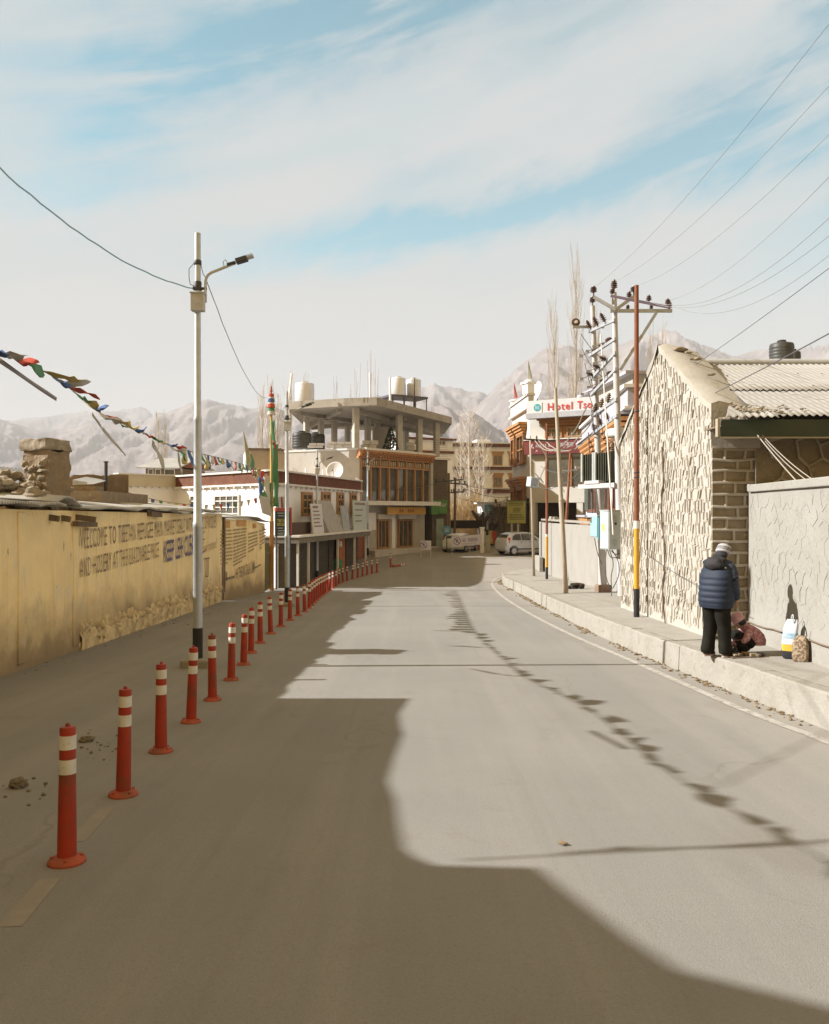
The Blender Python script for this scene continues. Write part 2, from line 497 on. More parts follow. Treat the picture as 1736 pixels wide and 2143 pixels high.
for a, b in zip(KD[:-1], KD[1:]):
    if b.y < a.y + .002: continue
    for x0, x1 in ((0, 1.2), (1.2, 9)):
        m.add([(a.x + .2 + x0, a.y, gz(a.y) + KH + .03 * x0), (a.x + .2 + x1, a.y, gz(a.y) + KH + .03 * min(x1, 2.5)),
               (b.x + .2 + x1, b.y, gz(b.y) + KH + .03 * min(x1, 2.5)), (b.x + .2 + x0, b.y, gz(b.y) + KH + .03 * x0)], [(0, 1, 2, 3)])
setting(m.build('pavement', M_walk))
KB = resample(K, 2.6); m = MB(); R2 = random.Random(5)
def knorm(a, b):
    d = (b - a).normalized(); return V((d.y, -d.x, 0))
for i, (a, b) in enumerate(zip(KB[:-1], KB[1:])):
    n0 = knorm(a, b); d = (b - a)
    if d.length < .2: continue
    j = R2.uniform(-.008, .008); hh = KH + R2.uniform(-.006, .004)
    sub = 12
    for s in range(sub):
        p = a + d * (s / sub) + (d.normalized() * .001 if s == 0 else V()); q = a + d * ((s + 1) / sub) - (d.normalized() * .001 if s == sub - 1 else V())
        vs = []
        for r in (p, q):
            z = gz(r.y) + .012 * noise.noise(r * 1.9) + .007 * noise.noise(r * 7); o = n0 * (j + .014 * noise.noise(r * 2.3 + V((0, 0, 5))) + .008 * noise.noise(r * 9))
            vs += [r + o + V((0, 0, z - .1)), r + o + n0 * .02 + V((0, 0, z + hh - .02)), r + o + n0 * .045 + V((0, 0, z + hh)), r + n0 * .24 + V((0, 0, z + hh)), r + n0 * .24 + V((0, 0, z - .1))]
        m.add(vs, [(0, 1, 6, 5), (1, 2, 7, 6), (2, 3, 8, 7), (3, 4, 9, 8), (4, 3, 2, 1, 0), (5, 6, 7, 8, 9)])
setting(m.build('kerb', M_kerb))

def strip(P, w, dz, mats, name):
    m = MB(); vs = []
    for i, p in enumerate(P):
        d = (P[min(i + 1, len(P) - 1)] - P[max(i - 1, 0)]); d.z = 0; d.normalize(); nn = V((d.y, -d.x, 0)) * w / 2
        vs += [V((p.x - nn.x, p.y - nn.y, gz(p.y) + dz)), V((p.x + nn.x, p.y + nn.y, gz(p.y) + dz))]
    m.add(vs, [(2 * i, 2 * i + 1, 2 * i + 3, 2 * i + 2) for i in range(len(P) - 1)])
    return setting(m.build(name, mats))
P = [V((4.02, 2, 0)), V((4.02, 6, 0))] + [G(*q) for q in [(1736, 1553), (1620, 1512), (1500, 1463), (1330, 1387), (1200, 1332), (1120, 1291), (1072, 1263), (1045, 1243), (1031, 1227)]]
e = G(1030, 1216)
P += [V((e.x, e.y, 0)), V((e.x + .5, e.y + 1.6, 0)), V((e.x + 1.7, e.y + 2.4, 0))]
P = smooth_line([V((q.x, q.y, 0)) for q in P], 2)
strip(resample(P, .4), .115, .006, M_line, 'edge_line')
a, b2 = G(20, 1945), G(105, 1840)
strip(resample([V((a.x, a.y, 0)), V((b2.x, b2.y, 0))], .2), .12, .002, M_line2, 'lane_dash')
a, b2 = G(160, 1765), G(225, 1695)
strip(resample([V((a.x, a.y, 0)), V((b2.x, b2.y, 0))], .2), .11, .002, M_line2, 'lane_dash')

# dry leaves and grit swept against the kerb: nobody could count it
m = MB(); R2 = random.Random(3)
for i in range(2200):
    k = KD[R2.randrange(26, len(KD) - 8)]
    nn = V((1, 0, 0)); cl_ = noise.noise(V((0, k.y * .55, 3)))
    if R2.random() > .30 + cl_ * 1.3: continue
    x = k.x - abs(R2.gauss(0, .09)) - .01; y = k.y + R2.uniform(-.3, .3); s = R2.uniform(.008, .03) * (1 + .025 * k.y)
    m.blob((x, y, gz(y) + s * .25), (s, s * R2.uniform(.5, 1), s * R2.uniform(.25, .6)), i, .5, 1, rz=R2.uniform(0, 3))
setting(m.build('litter', M_leaf), 'stuff', 'dry leaves and grit swept against the foot of the kerb', 'litter')
m = MB()
for i in range(150):
    if i < 34: c0 = G(R2.gauss(205, 30), R2.gauss(1560, 18))
    elif i < 50: c0 = G(R2.gauss(60, 40), R2.gauss(1650, 14))
    else: c0 = G(R2.uniform(0, 420), 0) if False else V((-5.75 + R2.gauss(0, .2) - .03 * i / 10, R2.uniform(11, 26), 0))
    s = abs(R2.gauss(.007, .007)) + .004
    m.blob((c0.x, c0.y, gz(c0.y) + s * .3), (s, s * .8, s * .6), i, .5, 1, rz=R2.uniform(0, 3))
setting(m.build('gravel', M_stone), 'stuff', 'dark grit lying on the asphalt behind the bollards', 'gravel')
m = MB(); c0 = G(38, 1652); m.blob((c0.x, c0.y, c0.z + .035), (.07, .05, .042), 4, .45, 3, fr=2.2)
tag(m.build('rock', M_stone, smooth=False), 'fist sized dark rock lying alone on the asphalt behind the bollards', 'rock')
m = MB(); c0 = G(181, 1553); m.blob((c0.x, c0.y, c0.z + .02), (.07, .045, .035), 9, .45, 3, fr=2.2, rz=.3)
tag(m.build('rock', M_stone), 'flat dark stone among scattered grit beside the second bollard', 'rock')
m = MB(); c0 = G(1177, 1772)
m.add([c0 + V((-.03, .02, .008)), c0 + V((0, -.035, .012)), c0 + V((.035, -.02, .02)), c0 + V((.005, .03, .016))], [(0, 1, 2, 3)])
m.add([c0 + V((-.03, .02, .006)), c0 + V((0, -.035, .010)), c0 + V((.035, -.02, .018)), c0 + V((.005, .03, .014))], [(3, 2, 1, 0)])
tag(m.build('dry_leaf', M_leaf, fix=False), 'single dark dry leaf lying on the sunlit asphalt', 'leaf')

# ================= mountains
def mountain(pts, d, seed, gul=.20, foot=.45, step=3, name='mountain'):
    x0, x1 = pts[0][0], pts[-1][0]; cols = int((x1 - x0) / step) + 1
    rows = [foot + (1 - foot) * i / 46 for i in range(47)] + [1.06, 1.14, 1.25]
    def rz(px):
        for (a, ya), (b, yb) in zip(pts[:-1], pts[1:]):
            if a <= px <= b:
                u = (px - a) / (b - a); return ya + (yb - ya) * u
        return pts[-1][1]
    vs = []; S = d * .045
    for r in rows:
        for c in range(cols):
            px = x0 + c * (x1 - x0) / (cols - 1)
            h = Z(rz(px), d) + 1
            x, y = X(px, d * r), d * r
            if r <= 1: f = ((r - foot) / (1 - foot)) ** 1.25
            else: f = 1 - (r - 1) * 2.2
            q = V((x / S, y / S * .22, seed))
            q = q + noise.noise_vector(q * 1.3) * .35; g1 = 1 - 2 * abs(noise.noise(q)); g2 = 1 - 2 * abs(noise.noise(q * 2.3 + V((3, 1, 0)))); g3 = 1.4 - 2.8 * abs(noise.noise(q * 5.1)) + .8 * noise.noise(q * 13)
            e = gul * h * (g1 * .62 + g2 * .34 + g3 * .07) * (4 * f * (1 - f) if 0 <= f <= 1 else 0) ** .7
            top = noise.noise(q * 9) * h * .010 + noise.noise(q * 21) * h * .006
            vs.append((x, y, -2 + max(0, h * f + e * .75 + top * min(1, f * 1.5))))
    m = MB()
    m.add(vs, [(j * cols + i, j * cols + i + 1, (j + 1) * cols + i + 1, (j + 1) * cols + i) for j in range(len(rows) - 1) for i in range(cols - 1)])
    return setting(m.build(name, M_mount, smooth=True, fix=False))
mountain([(-260, 862), (-90, 876), (25, 881), (91, 873), (179, 862), (240, 862), (265, 858), (292, 853), (312, 860), (322, 874), (420, 905), (560, 930), (800, 1060)], 7200, 1)
mountain([(-400, 850), (-160, 868), (-40, 872), (0, 879), (55, 895), (118, 902), (187, 887), (234, 884), (297, 889), (315, 876), (330, 866), (350, 867), (391, 848), (433, 840), (478, 848), (520, 855), (560, 852), (600, 862), (660, 868), (720, 860), (765, 842), (790, 826), (812, 838), (850, 832), (880, 815), (910, 807), (950, 814), (1000, 822), (1060, 840), (1160, 880), (1250, 920), (1400, 1060)], 5000, 2)
mountain([(780, 1060), (880, 960), (960, 890), (1033, 818), (1055, 795), (1100, 760), (1130, 740), (1149, 731), (1192, 727), (1215, 738), (1250, 740), (1299, 722), (1340, 708), (1370, 699), (1390, 695), (1415, 698), (1436, 708), (1480, 727), (1530, 745), (1560, 742), (1610, 734), (1660, 732), (1736, 727), (1830, 722), (1960, 740), (2200, 800)], 4300, 3)
mountain([(440, 1060), (560, 930), (700, 905), (830, 880), (897, 852), (925, 848), (955, 859), (990, 861), (1010, 875), (1030, 888), (1050, 905), (1120, 925), (1200, 960), (1300, 1062)], 2700, 4)
mountain([(900, 1060), (960, 960), (1010, 925), (1040, 890), (1075, 855), (1130, 820), (1200, 800), (1300, 805), (1400, 830), (1500, 860), (1640, 900), (1850, 1060)], 3000, 5)

# ================= haze in the valley air
hz = bpy.data.materials.new('haze'); hz.use_nodes = True
t = NT(hz.node_tree); t.n.remove(t.n['Principled BSDF'])
pv = t.node('ShaderNodeVolumePrincipled'); pv.inputs['Density'].default_value = .00017
pv.inputs['Color'].default_value = (.835, .855, .90, 1); pv.inputs['Anisotropy'].default_value = 0
t.link(pv.outputs[0], t.n['Material Output'].inputs['Volume'])
HAZE = True
if HAZE:
    m = MB(); m.obox((-9500, -200, -8), (19000, 0, 0), (0, 9600, 0), (0, 0, 1010))
    setting(m.build('haze', hz), 'stuff', 'pale dusty haze filling the valley air', 'haze')
# ================= palette for the left side
M_red = mat('bollard_orange_red', cl(.37, .037, .012), cl(.27, .034, .015), 7, .55, .1, 30, c3=cl(.15, .055, .03), sc3=5, t3=(.5, .72), spec=.35)
M_redbase = mat('scuffed_base_red', cl(.42, .075, .035), cl(.20, .075, .045), 9, .75, .2, 30, c3=cl(.16, .11, .07), sc3=14)
M_band = mat('reflective_band', cl(.66, .64, .60), cl(.55, .53, .48), 9, .45, 0, c3=cl(.34, .29, .22), sc3=22, t3=(.62, .7))
M_galv = mat('galvanised_steel', cl(.50, .53, .56), cl(.40, .43, .46), 6, .42, .05, 30, metal=.55, spec=.5)
M_galv2 = mat('painted_pole_grey', cl(.52, .52, .50), cl(.42, .42, .41), 6, .5, .05, 30, metal=.2)
M_black = mat('matt_black_paint', cl(.02, .02, .02), cl(.035, .03, .027), 6, .6)
M_darkmetal = mat('dark_metal', cl(.05, .05, .055), cl(.08, .075, .07), 8, .5, metal=.3)
M_boxgrey = mat('junction_box_grey', cl(.46, .45, .42), cl(.38, .37, .34), 5, .6)
M_conc = mat('rough_concrete', cl(.30, .275, .235), cl(.22, .20, .165), 1.3, .92, .5, 14, c3=cl(.17, .15, .12), sc3=3)
M_cement = mat('cement_render', cl(.47, .43, .375), cl(.385, .35, .30), .8, .92, .35, 10, c3=cl(.31, .28, .235), sc3=2.2, t3=(.56, .7), stretch=(1, 1, .6))
M_white = mat('whitewash', cl(.80, .785, .775), cl(.72, .70, .685), .9, .9, .2, 12, c3=cl(.58, .54, .49), sc3=2.6, t3=(.62, .75), stretch=(1, 1, .5))
M_white2 = mat('white_trim', cl(.66, .635, .59), cl(.57, .545, .495), 2, .85, .1, 20)
M_maroon = mat('maroon_parapet', cl(.16, .062, .034), cl(.11, .045, .026), 2, .9, .4, 12, c3=cl(.2, .1, .06), sc3=5)
M_tin = mat('corrugated_tin', cl(.50, .49, .47), cl(.40, .39, .36), 1.3, .5, .1, 20, metal=.25, c3=cl(.26, .18, .11), sc3=3.5, t3=(.60, .72), spec=.4)
M_wood = mat('varnished_wood', cl(.40, .225, .10), cl(.28, .15, .065), 6, .55, .1, 30, stretch=(1, 1, .2))
M_pale = mat('pale_wood', cl(.50, .40, .26), cl(.40, .30, .18), 6, .7, .1, 30)
M_oldwood = mat('weathered_timber', cl(.13, .09, .055), cl(.20, .15, .10), 6, .9, .4, 20, stretch=(1, 1, .3))
M_glass = mat('window_glass', cl(.05, .052, .046), cl(.11, .10, .08), 1.2, .05, 0, spec=.9)
M_mud = mat('mud_brick', cl(.27, .205, .135), cl(.21, .155, .10), 3, .96, .8, 16, c3=cl(.33, .26, .18), sc3=7)
M_rubble = mat('rubble_stone', cl(.33, .28, .21), cl(.22, .175, .12), 4.5, .96, .9, 12, c3=cl(.40, .36, .29), sc3=8)
M_shut = mat('shutter_brown', cl(.105, .088, .062), cl(.075, .062, .043), 2, .7, .1, 30, metal=.2)
M_orange = mat('orange_panel', cl(.36, .12, .035), cl(.28, .09, .03), 3, .75, .1, 30)
M_rust = mat('rust_red_sheet', cl(.27, .095, .045), cl(.20, .07, .035), 2.4, .8, .2, 20)
M_signblack = mat('sign_black', cl(.02, .025, .022), cl(.03, .03, .028), 4, .5)
M_yel = mat('sign_yellow', cl(.62, .55, .14))
M_signred = mat('sign_red', cl(.45, .09, .05), cl(.34, .06, .04), 4, .6)
M_signwhite = mat('sign_white', cl(.58, .57, .58), cl(.52, .50, .50), 3, .6)
M_ink = mat('faded_black_ink', cl(.19, .145, .115), cl(.28, .215, .15), 5, .9, c3=cl(.52, .40, .22), sc3=8, t3=(.56, .68))
M_inkblue = mat('faded_blue_ink', cl(.12, .11, .24), cl(.19, .165, .25), 9, .9, c3=cl(.40, .30, .18), sc3=15, t3=(.56, .68))
M_inkgrey = mat('washed_grey_ink', cl(.30, .235, .15), cl(.40, .31, .18), 9, .9, c3=cl(.50, .39, .20), sc3=15, t3=(.48, .62))
M_inkorange = mat('orange_heading_paint', cl(.56, .26, .09), cl(.60, .36, .13), 8, .9)
M_green = mat('green_plastic', cl(.06, .22, .11), cl(.04, .16, .08), 4, .6)

# yellow limewash: peeling to pale plaster, bare brown mud at the foot, run-down stains under the roof
yl = bpy.data.materials.new('yellow_limewash'); yl.use_nodes = True
t = NT(yl.node_tree); b = t.n['Principled BSDF']
p = t.pos(); vert = t.pos((1.6, 1.6, .14)); sp = t.sep(p)
c = t.mix(t.ramp(t.noise(p, .8, 7, .65), .40, .60), cl(.91, .72, .385), cl(.82, .64, .345))
c = t.mix(t.math('MULTIPLY', t.ramp(t.noise(vert, 1.5, 6, .65), .52, .74), .6), c, cl(.60, .40, .165))
c = t.mix(t.math('MULTIPLY', t.ramp(t.noise(p, 1.4, 8, .7), .56, .68), .55), c, cl(.74, .63, .44))
c = t.mix(t.math('MULTIPLY', t.ramp(t.noise(t.pos((3, 3, 1)), 1.3, 8, .75), .585, .60), .8), c, cl(.72, .64, .50))
c = t.mix(t.math('MULTIPLY', t.ramp(t.noise(t.pos((2.6, 2.6, .7)), 2.0, 7, .75), .645, .66), .9), c, cl(.12, .085, .05))
gl = t.math('MULTIPLY_ADD', sp[1], .0426, sp[2])      # height over the falling street
gl = t.math('MULTIPLY_ADD', t.math('SUBTRACT', t.noise(p, .9, 7, .65), .5), 1.7, gl)
c = t.mix(t.math('MULTIPLY', t.ramp(gl, 1.15, .35), .88), c, cl(.36, .265, .155))
c = t.mix(t.math('MULTIPLY', t.ramp(gl, .55, .10), .65), c, cl(.22, .165, .10))
t.link(c, b.inputs['Base Color']); b.inputs['Roughness'].default_value = .93; b.inputs['Specular IOR Level'].default_value = .15
bp = t.node('ShaderNodeBump'); bp.inputs['Strength'].default_value = .55; bp.inputs['Distance'].default_value = .03
t.link(t.noise(t.pos((1, 1, .8)), 7, 8, .65), bp.inputs['Height']); t.link(bp.outputs[0], b.inputs['Normal'])

# ================= the yellow wall of the market stalls
YW = Fac((-5.90, 9.0), (-6.80, 29.25))
def zat(f, s): return gz((f.A + f.u * s).y)
def wall_mesh(m, f, ztop, thick, seed, amp=.03, z0=-.25):
    ns, nz = int(f.L / .3), 12; vs = []
    for i in range(ns + 1):
        s = f.L * i / ns; zb = zat(f, s) + z0; zt = ztop(s)
        for j in range(nz + 1):
            z = zb + (zt - zb) * j / nz
            o = amp * noise.noise(V((s * .8, z * .9, seed))) + amp * .4 * noise.noise(V((s * 3, z * 3, seed)))
            vs.append(f.p(s, z, o))
    k = nz + 1
    m.add(vs, [(i * k + j, (i + 1) * k + j, (i + 1) * k + j + 1, i * k + j + 1) for i in range(ns) for j in range(nz)])
    for i in range(ns):     # top and back
        s0, s1 = f.L * i / ns, f.L * (i + 1) / ns
        m.add([f.p(s0, ztop(s0), 0), f.p(s1, ztop(s1), 0), f.p(s1, ztop(s1), -thick), f.p(s0, ztop(s0), -thick)], [(0, 1, 2, 3)])
    f.box(m, 0, f.L, zat(f, f.L) - .3, min(ztop(0), ztop(f.L)) - .02, -thick, -.05)
ztop = lambda s: 1.97 - .008 * s
yw = thing('stall_wall', 'long peeling yellow wall with painted welcome lettering under a tin roof edge', 'wall', (YW.p(0, 0, -.2).x, 9, gz(9)))
m = MB(); wall_mesh(m, YW, ztop, .35, 2.0); m.build('wall', yl, yw, smooth=True, auto=40)
# pilasters
m = MB()
for px in (44, 157):
    s, _ = YW.hit(px, 1200); YW.box(m, s - .13, s + .13, zat(YW, s) + .1, ztop(s) - .04, -.05, .022)
m.build('pilaster', yl, yw, bevel=.02)
# stone plinth bulging out along the foot
m = MB(); R2 = random.Random(8)
s0, s1 = YW.hit(166, 1340)[0], YW.L - .3
def pl_top(s): return zat(YW, s) + .36 + .10 * noise.noise(V((s * .7, 1, 0))) + .10 * (s - s0) / (s1 - s0)
x = s0
x = s0
while x < s1:
    w = R2.uniform(.16, .5); zb = zat(YW, x) - .05; top = pl_top(x); z = zb
    while z < top:
        h = R2.uniform(.09, .26)
        m.blob(YW.p(x + w / 2 + R2.uniform(-.06, .06), z + h / 2, R2.uniform(-.06, -.015)), (w * .56, .085, h * .60), R2.randrange(99), .75, 2, fr=2.3, rz=math.atan2(YW.u.y, YW.u.x))
        z += h * .93
    x += w * .9
nn = 60; vs = []
for i in range(nn + 1):
    s = s0 + (s1 - s0) * i / nn
    for j in range(5):
        zb = zat(YW, s) - .1; z = zb + (pl_top(s) + .05 * noise.noise(V((s * 3, 0, 0))) - zb) * j / 4
        vs.append(YW.p(s, z, (.045 if j < 4 else .0) + .025 * noise.noise(V((s * 3, z * 3, 0)))))
m.add(vs, [(i * 5 + j, (i + 1) * 5 + j, (i + 1) * 5 + j + 1, i * 5 + j + 1) for i in range(nn) for j in range(4)])
M_plinth = mat('plinth_stone', cl(.50, .38, .20), cl(.36, .27, .155), 2, .95, .8, 10, c3=cl(.66, .51, .28), sc3=3, t3=(.42, .6))
m.build('stone_plinth', M_plinth, yw, smooth=True)
# lettering
def quad_on(f, tl, bl, tr, br, off=.03):
    return [f.p(*f.hit(*q, off), off) for q in (bl, br, tl, tr)]
m = MB()
write(m, 'WELCOME TO TIBETAN REFUGEE MAIN MARKET DEALS WITH ALL KIND OF WOOLEN', *quad_on(YW, (168, 1107), (168, 1150), (454, 1078), (454, 1104)))
write(m, 'AND HOSIERY AT THE REASONABLE PRICE', *quad_on(YW, (168, 1169), (168, 1210), (333, 1134), (333, 1166)))
bx = lambda a, b_, c_, d_: m.add(quad_on(YW, a, b_, c_, d_, .031), [(0, 1, 3, 2)])
for q in [((436, 1170), (436, 1205), (437.2, 1169), (437.2, 1204)), ((431, 1171), (431, 1207), (432, 1171), (432, 1207)), ((429, 1168), (429, 1171), (439, 1166), (439, 1169)), ((431, 1206), (431, 1208), (437, 1204.5), (437, 1206.5)), ((424, 1156), (424, 1159), (432, 1149), (432, 1152))]: bx(*q)
m.build('lettering', M_ink, yw, fix=False)
m = MB(); write(m, 'KEEP LEH CLEAN', *quad_on(YW, (345, 1132), (345, 1178), (412, 1115), (412, 1159)), bold=True)
m.build('blue_lettering', M_inkblue, yw, fix=False)
m = MB(); write(m, '& Environment', *quad_on(YW, (420, 1137), (420, 1160), (454, 1126), (454, 1146)))
write(m, 'C', *quad_on(YW, (424, 1112), (424, 1132), (430, 1110), (430, 1130)))
m.build('grey_lettering', M_inkgrey, yw, fix=False)

# tin sheets along its top, each bent its own way
def sheet(f, sa, sb, z, over, depth, rise, seed, parent, pitch=.085, amp=.020, bow=0.0, tilt=0.0, name='roof_sheet'):
    n = max(8, int((sb - sa) / pitch * 8)); rows = 5; vs = []
    R3 = random.Random(seed)
    for j in range(rows + 1):
        u = j / rows; o = over - (over + depth) * u
        for i in range(n + 1):
            q = i / n; s = sa + (sb - sa) * q
            h = z + rise * u + amp * math.sin(2 * math.pi * s / pitch) + bow * math.sin(math.pi * q) * (1 - u * .6) + tilt * (q - .5)
            h += .05 * noise.noise(V((s * .9, u * 2, seed))) * (1 - .5 * u)
            vs.append(f.p(s, h, o + (.05 * noise.noise(V((s * 2.1, seed, 0))) if j == 0 else 0)))
    k = n + 1
    fs = [(j * k + i, j * k + i + 1, (j + 1) * k + i + 1, (j + 1) * k + i) for j in range(rows) for i in range(n)]
    mm = MB(); mm.add(vs, fs); ob = mm.build(name, M_tin, parent, smooth=True, fix=False)
    sd = ob.modifiers.new('thickness', 'SOLIDIFY'); sd.thickness = .006
    return ob
edges = [9.0, 10.2, 12.9, 13.9, 15.0, 16.3, 18.4, 20.2, 21.9, 23.4, 25.1, 27.0, 29.4]
for i, (a, b_) in enumerate(zip(edges[:-1], edges[1:])):
    sheet(YW, a - 9.05, b_ - 8.9, ztop(a - 9) + .055 + (.03 if i % 2 else 0), RN.uniform(.12, .34), RN.uniform(2.2, 2.8), RN.uniform(.12, .34), i + 3, yw, bow=[0, 0, .05, .13, .0, -.03, .04, .0, -.05, .03, .06, 0][i], tilt=RN.uniform(-.05, .05))
m = MB()
for px, L in ((128, .5), (156, .62), (104, .35)):       # broken rafter ends under the sheets
    s, _ = YW.hit(px, 1075); m.beam(YW.p(s, ztop(s) - .06, -.4), YW.p(s + .05, ztop(s) - .13 - L * .05, .14 + .22 * (L > .5)), .09, .10)
s, _ = YW.hit(170, 1092); m.beam(YW.p(s - .5, ztop(s) - .23, .07), YW.p(s + .5, ztop(s) - .26, .09), .09, .09)
s, _ = YW.hit(312, 1058); m.beam(YW.p(s - .2, ztop(s) - .02, .06), YW.p(s + .7, ztop(s) - .05, .08), .12, .12)
m.build('rafter', M_oldwood, yw)

# the short second wall with columns of small writing
NW = Fac((-6.78, 29.45), (-6.34, 35.1))
nw = thing('notice_wall', 'shorter yellow wall with orange headings and columns of small faded writing', 'wall', (-6.6, 32, gz(32)))
zt2 = lambda s: 1.66 - .02 * s - .055 * max(0, s - 3.2)
m = MB(); wall_mesh(m, NW, zt2, .3, 5.0, .02); m.build('wall', yl, nw, smooth=True, auto=40)
m = MB(); m2 = MB(); m3 = MB(); m4 = MB()
def NP(zx, zy):   # place inside the enlarged view of this wall
    return ((860 + zx / 7.142) / 1.8808, (2020 + zy / 7.142) / 1.8808)
def NQ(mm, x0, y0, x1, y1, dy, off=.03):
    q = quad_on(NW, NP(x0, y0), NP(x0, y1), NP(x1, y0 - dy), NP(x1, y1 - dy), off); mm.add(q, [(0, 1, 3, 2)])
for (x0, x1, y0, dy0, dyk, nl) in [(50, 385, 470, 10, 5, 10), (420, 800, 450, 40, 17, 11), (850, 1120, 560, 60, 16, 6), (1170, 1360, 480, 60, 20, 6)]:
    for k in range(nl):
        y = y0 + k * (104 if x0 < 400 else 100); dy = dy0 + dyk * k; xx = x0
        end = x1 - (RN.uniform(60, 150) if k == nl - 1 else 0)
        while xx < end - 20:
            w = min(RN.uniform(26, 75), end - xx); yy = y - dy * (xx - x0) / (x1 - x0)
            NQ(m, xx, yy, xx + w, yy + 44, dy * w / (x1 - x0)); xx += w + 10
m.build('small_writing', M_inkgrey, nw, fix=False)
for q in [(145, 215, 330, 410, 0), (530, 200, 790, 360, 0), (985, 290, 1065, 410, -10), (1255, 375, 1310, 440, -10)]: NQ(m2, *q)
m2.build('heading_panel', M_inkorange, nw, fix=False)
write(m3, 'HH THE XIV DALAI LAMA', *quad_on(NW, NP(495, 1560), NP(495, 1860), NP(1040, 1310), NP(1040, 1650)), bold=True)
for q in [(230, 1640, 250, 1880, 0), (240, 1810, 465, 1880, 60), (1030, 1520, 1190, 1560, 90), (1175, 1430, 1190, 1470, 0)]: NQ(m3, *q)
m3.build('lettering', M_ink, nw, fix=False)
sheet(NW, -.1, 3.2, zt2(1.5) + .07, .16, 2.0, .12, 41, nw, pitch=.13, amp=.02)
sheet(NW, 3.1, 5.9, zt2(4.4) + .09, .2, 2.0, .2, 42, nw, pitch=.13, amp=.02, tilt=-.25)
m = MB(); NW.box(m, -.14, .0, zat(NW, 0) + .3, zt2(0) + .05, -.05, .07); m.build('corner_post', M_oldwood, nw)

# timber gate post and leaf beyond the notice wall
m = MB(); p0 = G(569, 1236); m.box((p0.x, p0.y, (p0.z + 1.5) / 2), (.17, .17, 1.5 - p0.z))
tag(m.build('gate_post', mat('ochre_timber', cl(.42, .21, .07), cl(.30, .15, .055), 5, .85, .2, 20, stretch=(1, 1, .3)), bevel=.012), 'square ochre timber post at the far end of the yellow walls', 'post')
gp = thing('gate_leaf', 'narrow dark green wooden gate between yellow wall and ochre post', 'gate', (-6.3, 35.6, gz(35.6)))
m = MB(); gf = Fac((-6.33, 35.2), (-6.36, 36.5))
for i in range(7): gf.box(m, i * .19, i * .19 + .175, zat(gf, 0) + .05, .55 - .02 * i, -.03, .0)
m.build('board_panel', mat('dark_green_boards', cl(.12, .12, .055), cl(.16, .13, .05), 5, .85), gp)
for z in (.05, -1.1):
    m = MB(); gf.box(m, 0, 1.3, z, z + .1, .0, .03); m.build('rail', M_oldwood, gp)

# ================= ruined pillar, rubble and roofs behind the wall
pc = thing('stone_pillar', 'broken stone and mud pillar rising above the yellow wall', 'pillar', (-6.55, 14.9, 1.9))
m = MB(); ang = rad(-21); R2 = random.Random(4)
def rough_block(m, c, sz, rz, seed, amp, nsub=7):
    vs = []; fs = []; M3 = Matrix.Rotation(rz, 3, 'Z'); idx = {}
    def vid(i, j, k):
        key = (i, j, k)
        if key not in idx:
            q = V((i / nsub - .5, j / nsub - .5, k / (nsub * 2) - .5))
            pnt = V((q.x * sz[0], q.y * sz[1], q.z * sz[2]))
            nn = noise.noise_vector(pnt * 3.1 + V((seed, 0, 0))) * amp + noise.noise_vector(pnt * 8 + V((seed, 0, 0))) * amp * .6
            idx[key] = len(vs); vs.append(V(c) + M3 @ (pnt + nn))
        return idx[key]
    N = nsub; N2 = nsub * 2
    for i in range(N):
        for j in range(N):
            fs.append((vid(i, j, 0), vid(i, j + 1, 0), vid(i + 1, j + 1, 0), vid(i + 1, j, 0)))
            fs.append((vid(i, j, N2), vid(i + 1, j, N2), vid(i + 1, j + 1, N2), vid(i, j + 1, N2)))
    for i in range(N):
        for k in range(N2):
            fs.append((vid(i, 0, k), vid(i + 1, 0, k), vid(i + 1, 0, k + 1), vid(i, 0, k + 1)))
            fs.append((vid(i, N, k), vid(i, N, k + 1), vid(i + 1, N, k + 1), vid(i + 1, N, k)))
            fs.append((vid(0, i, k), vid(0, i, k + 1), vid(0, i + 1, k + 1), vid(0, i + 1, k)))
            fs.append((vid(N, i, k), vid(N, i + 1, k), vid(N, i + 1, k + 1), vid(N, i, k + 1)))
    m.add(vs, fs)
rough_block(m, (-6.60, 14.9, 2.42), (.55, .55, 1.16), ang, 3, .055)
m.build('shaft', M_mud, pc)
m = MB()
M3 = Matrix.Rotation(ang, 3, 'Z')
for i in range(34):
    q = M3 @ V((R2.uniform(-.28, .24), -.25 + R2.uniform(-.03, .03), 0))
    m.blob((-6.60 + q.x, 14.9 + q.y, 1.95 + R2.uniform(0, .86)), (R2.uniform(.06, .13), R2.uniform(.06, .14), R2.uniform(.04, .09)), i, .5, 2, fr=1.7, rz=R2.uniform(0, 3))
for i in range(10):
    q = M3 @ V((-.26, R2.uniform(-.25, .25), 0))
    m.blob((-6.60 + q.x, 14.9 + q.y, 1.95 + R2.uniform(0, .6)), (R2.uniform(.06, .1), R2.uniform(.05, .09), R2.uniform(.04, .08)), i + 60, .5, 2, fr=1.7)
m.build('rubble_face', M_rubble, pc)
m = MB(); rough_block(m, (-6.62, 14.9, 3.09), (.60, .60, .2), ang, 12, .05, 5); m.build('capstone', M_rubble, pc)

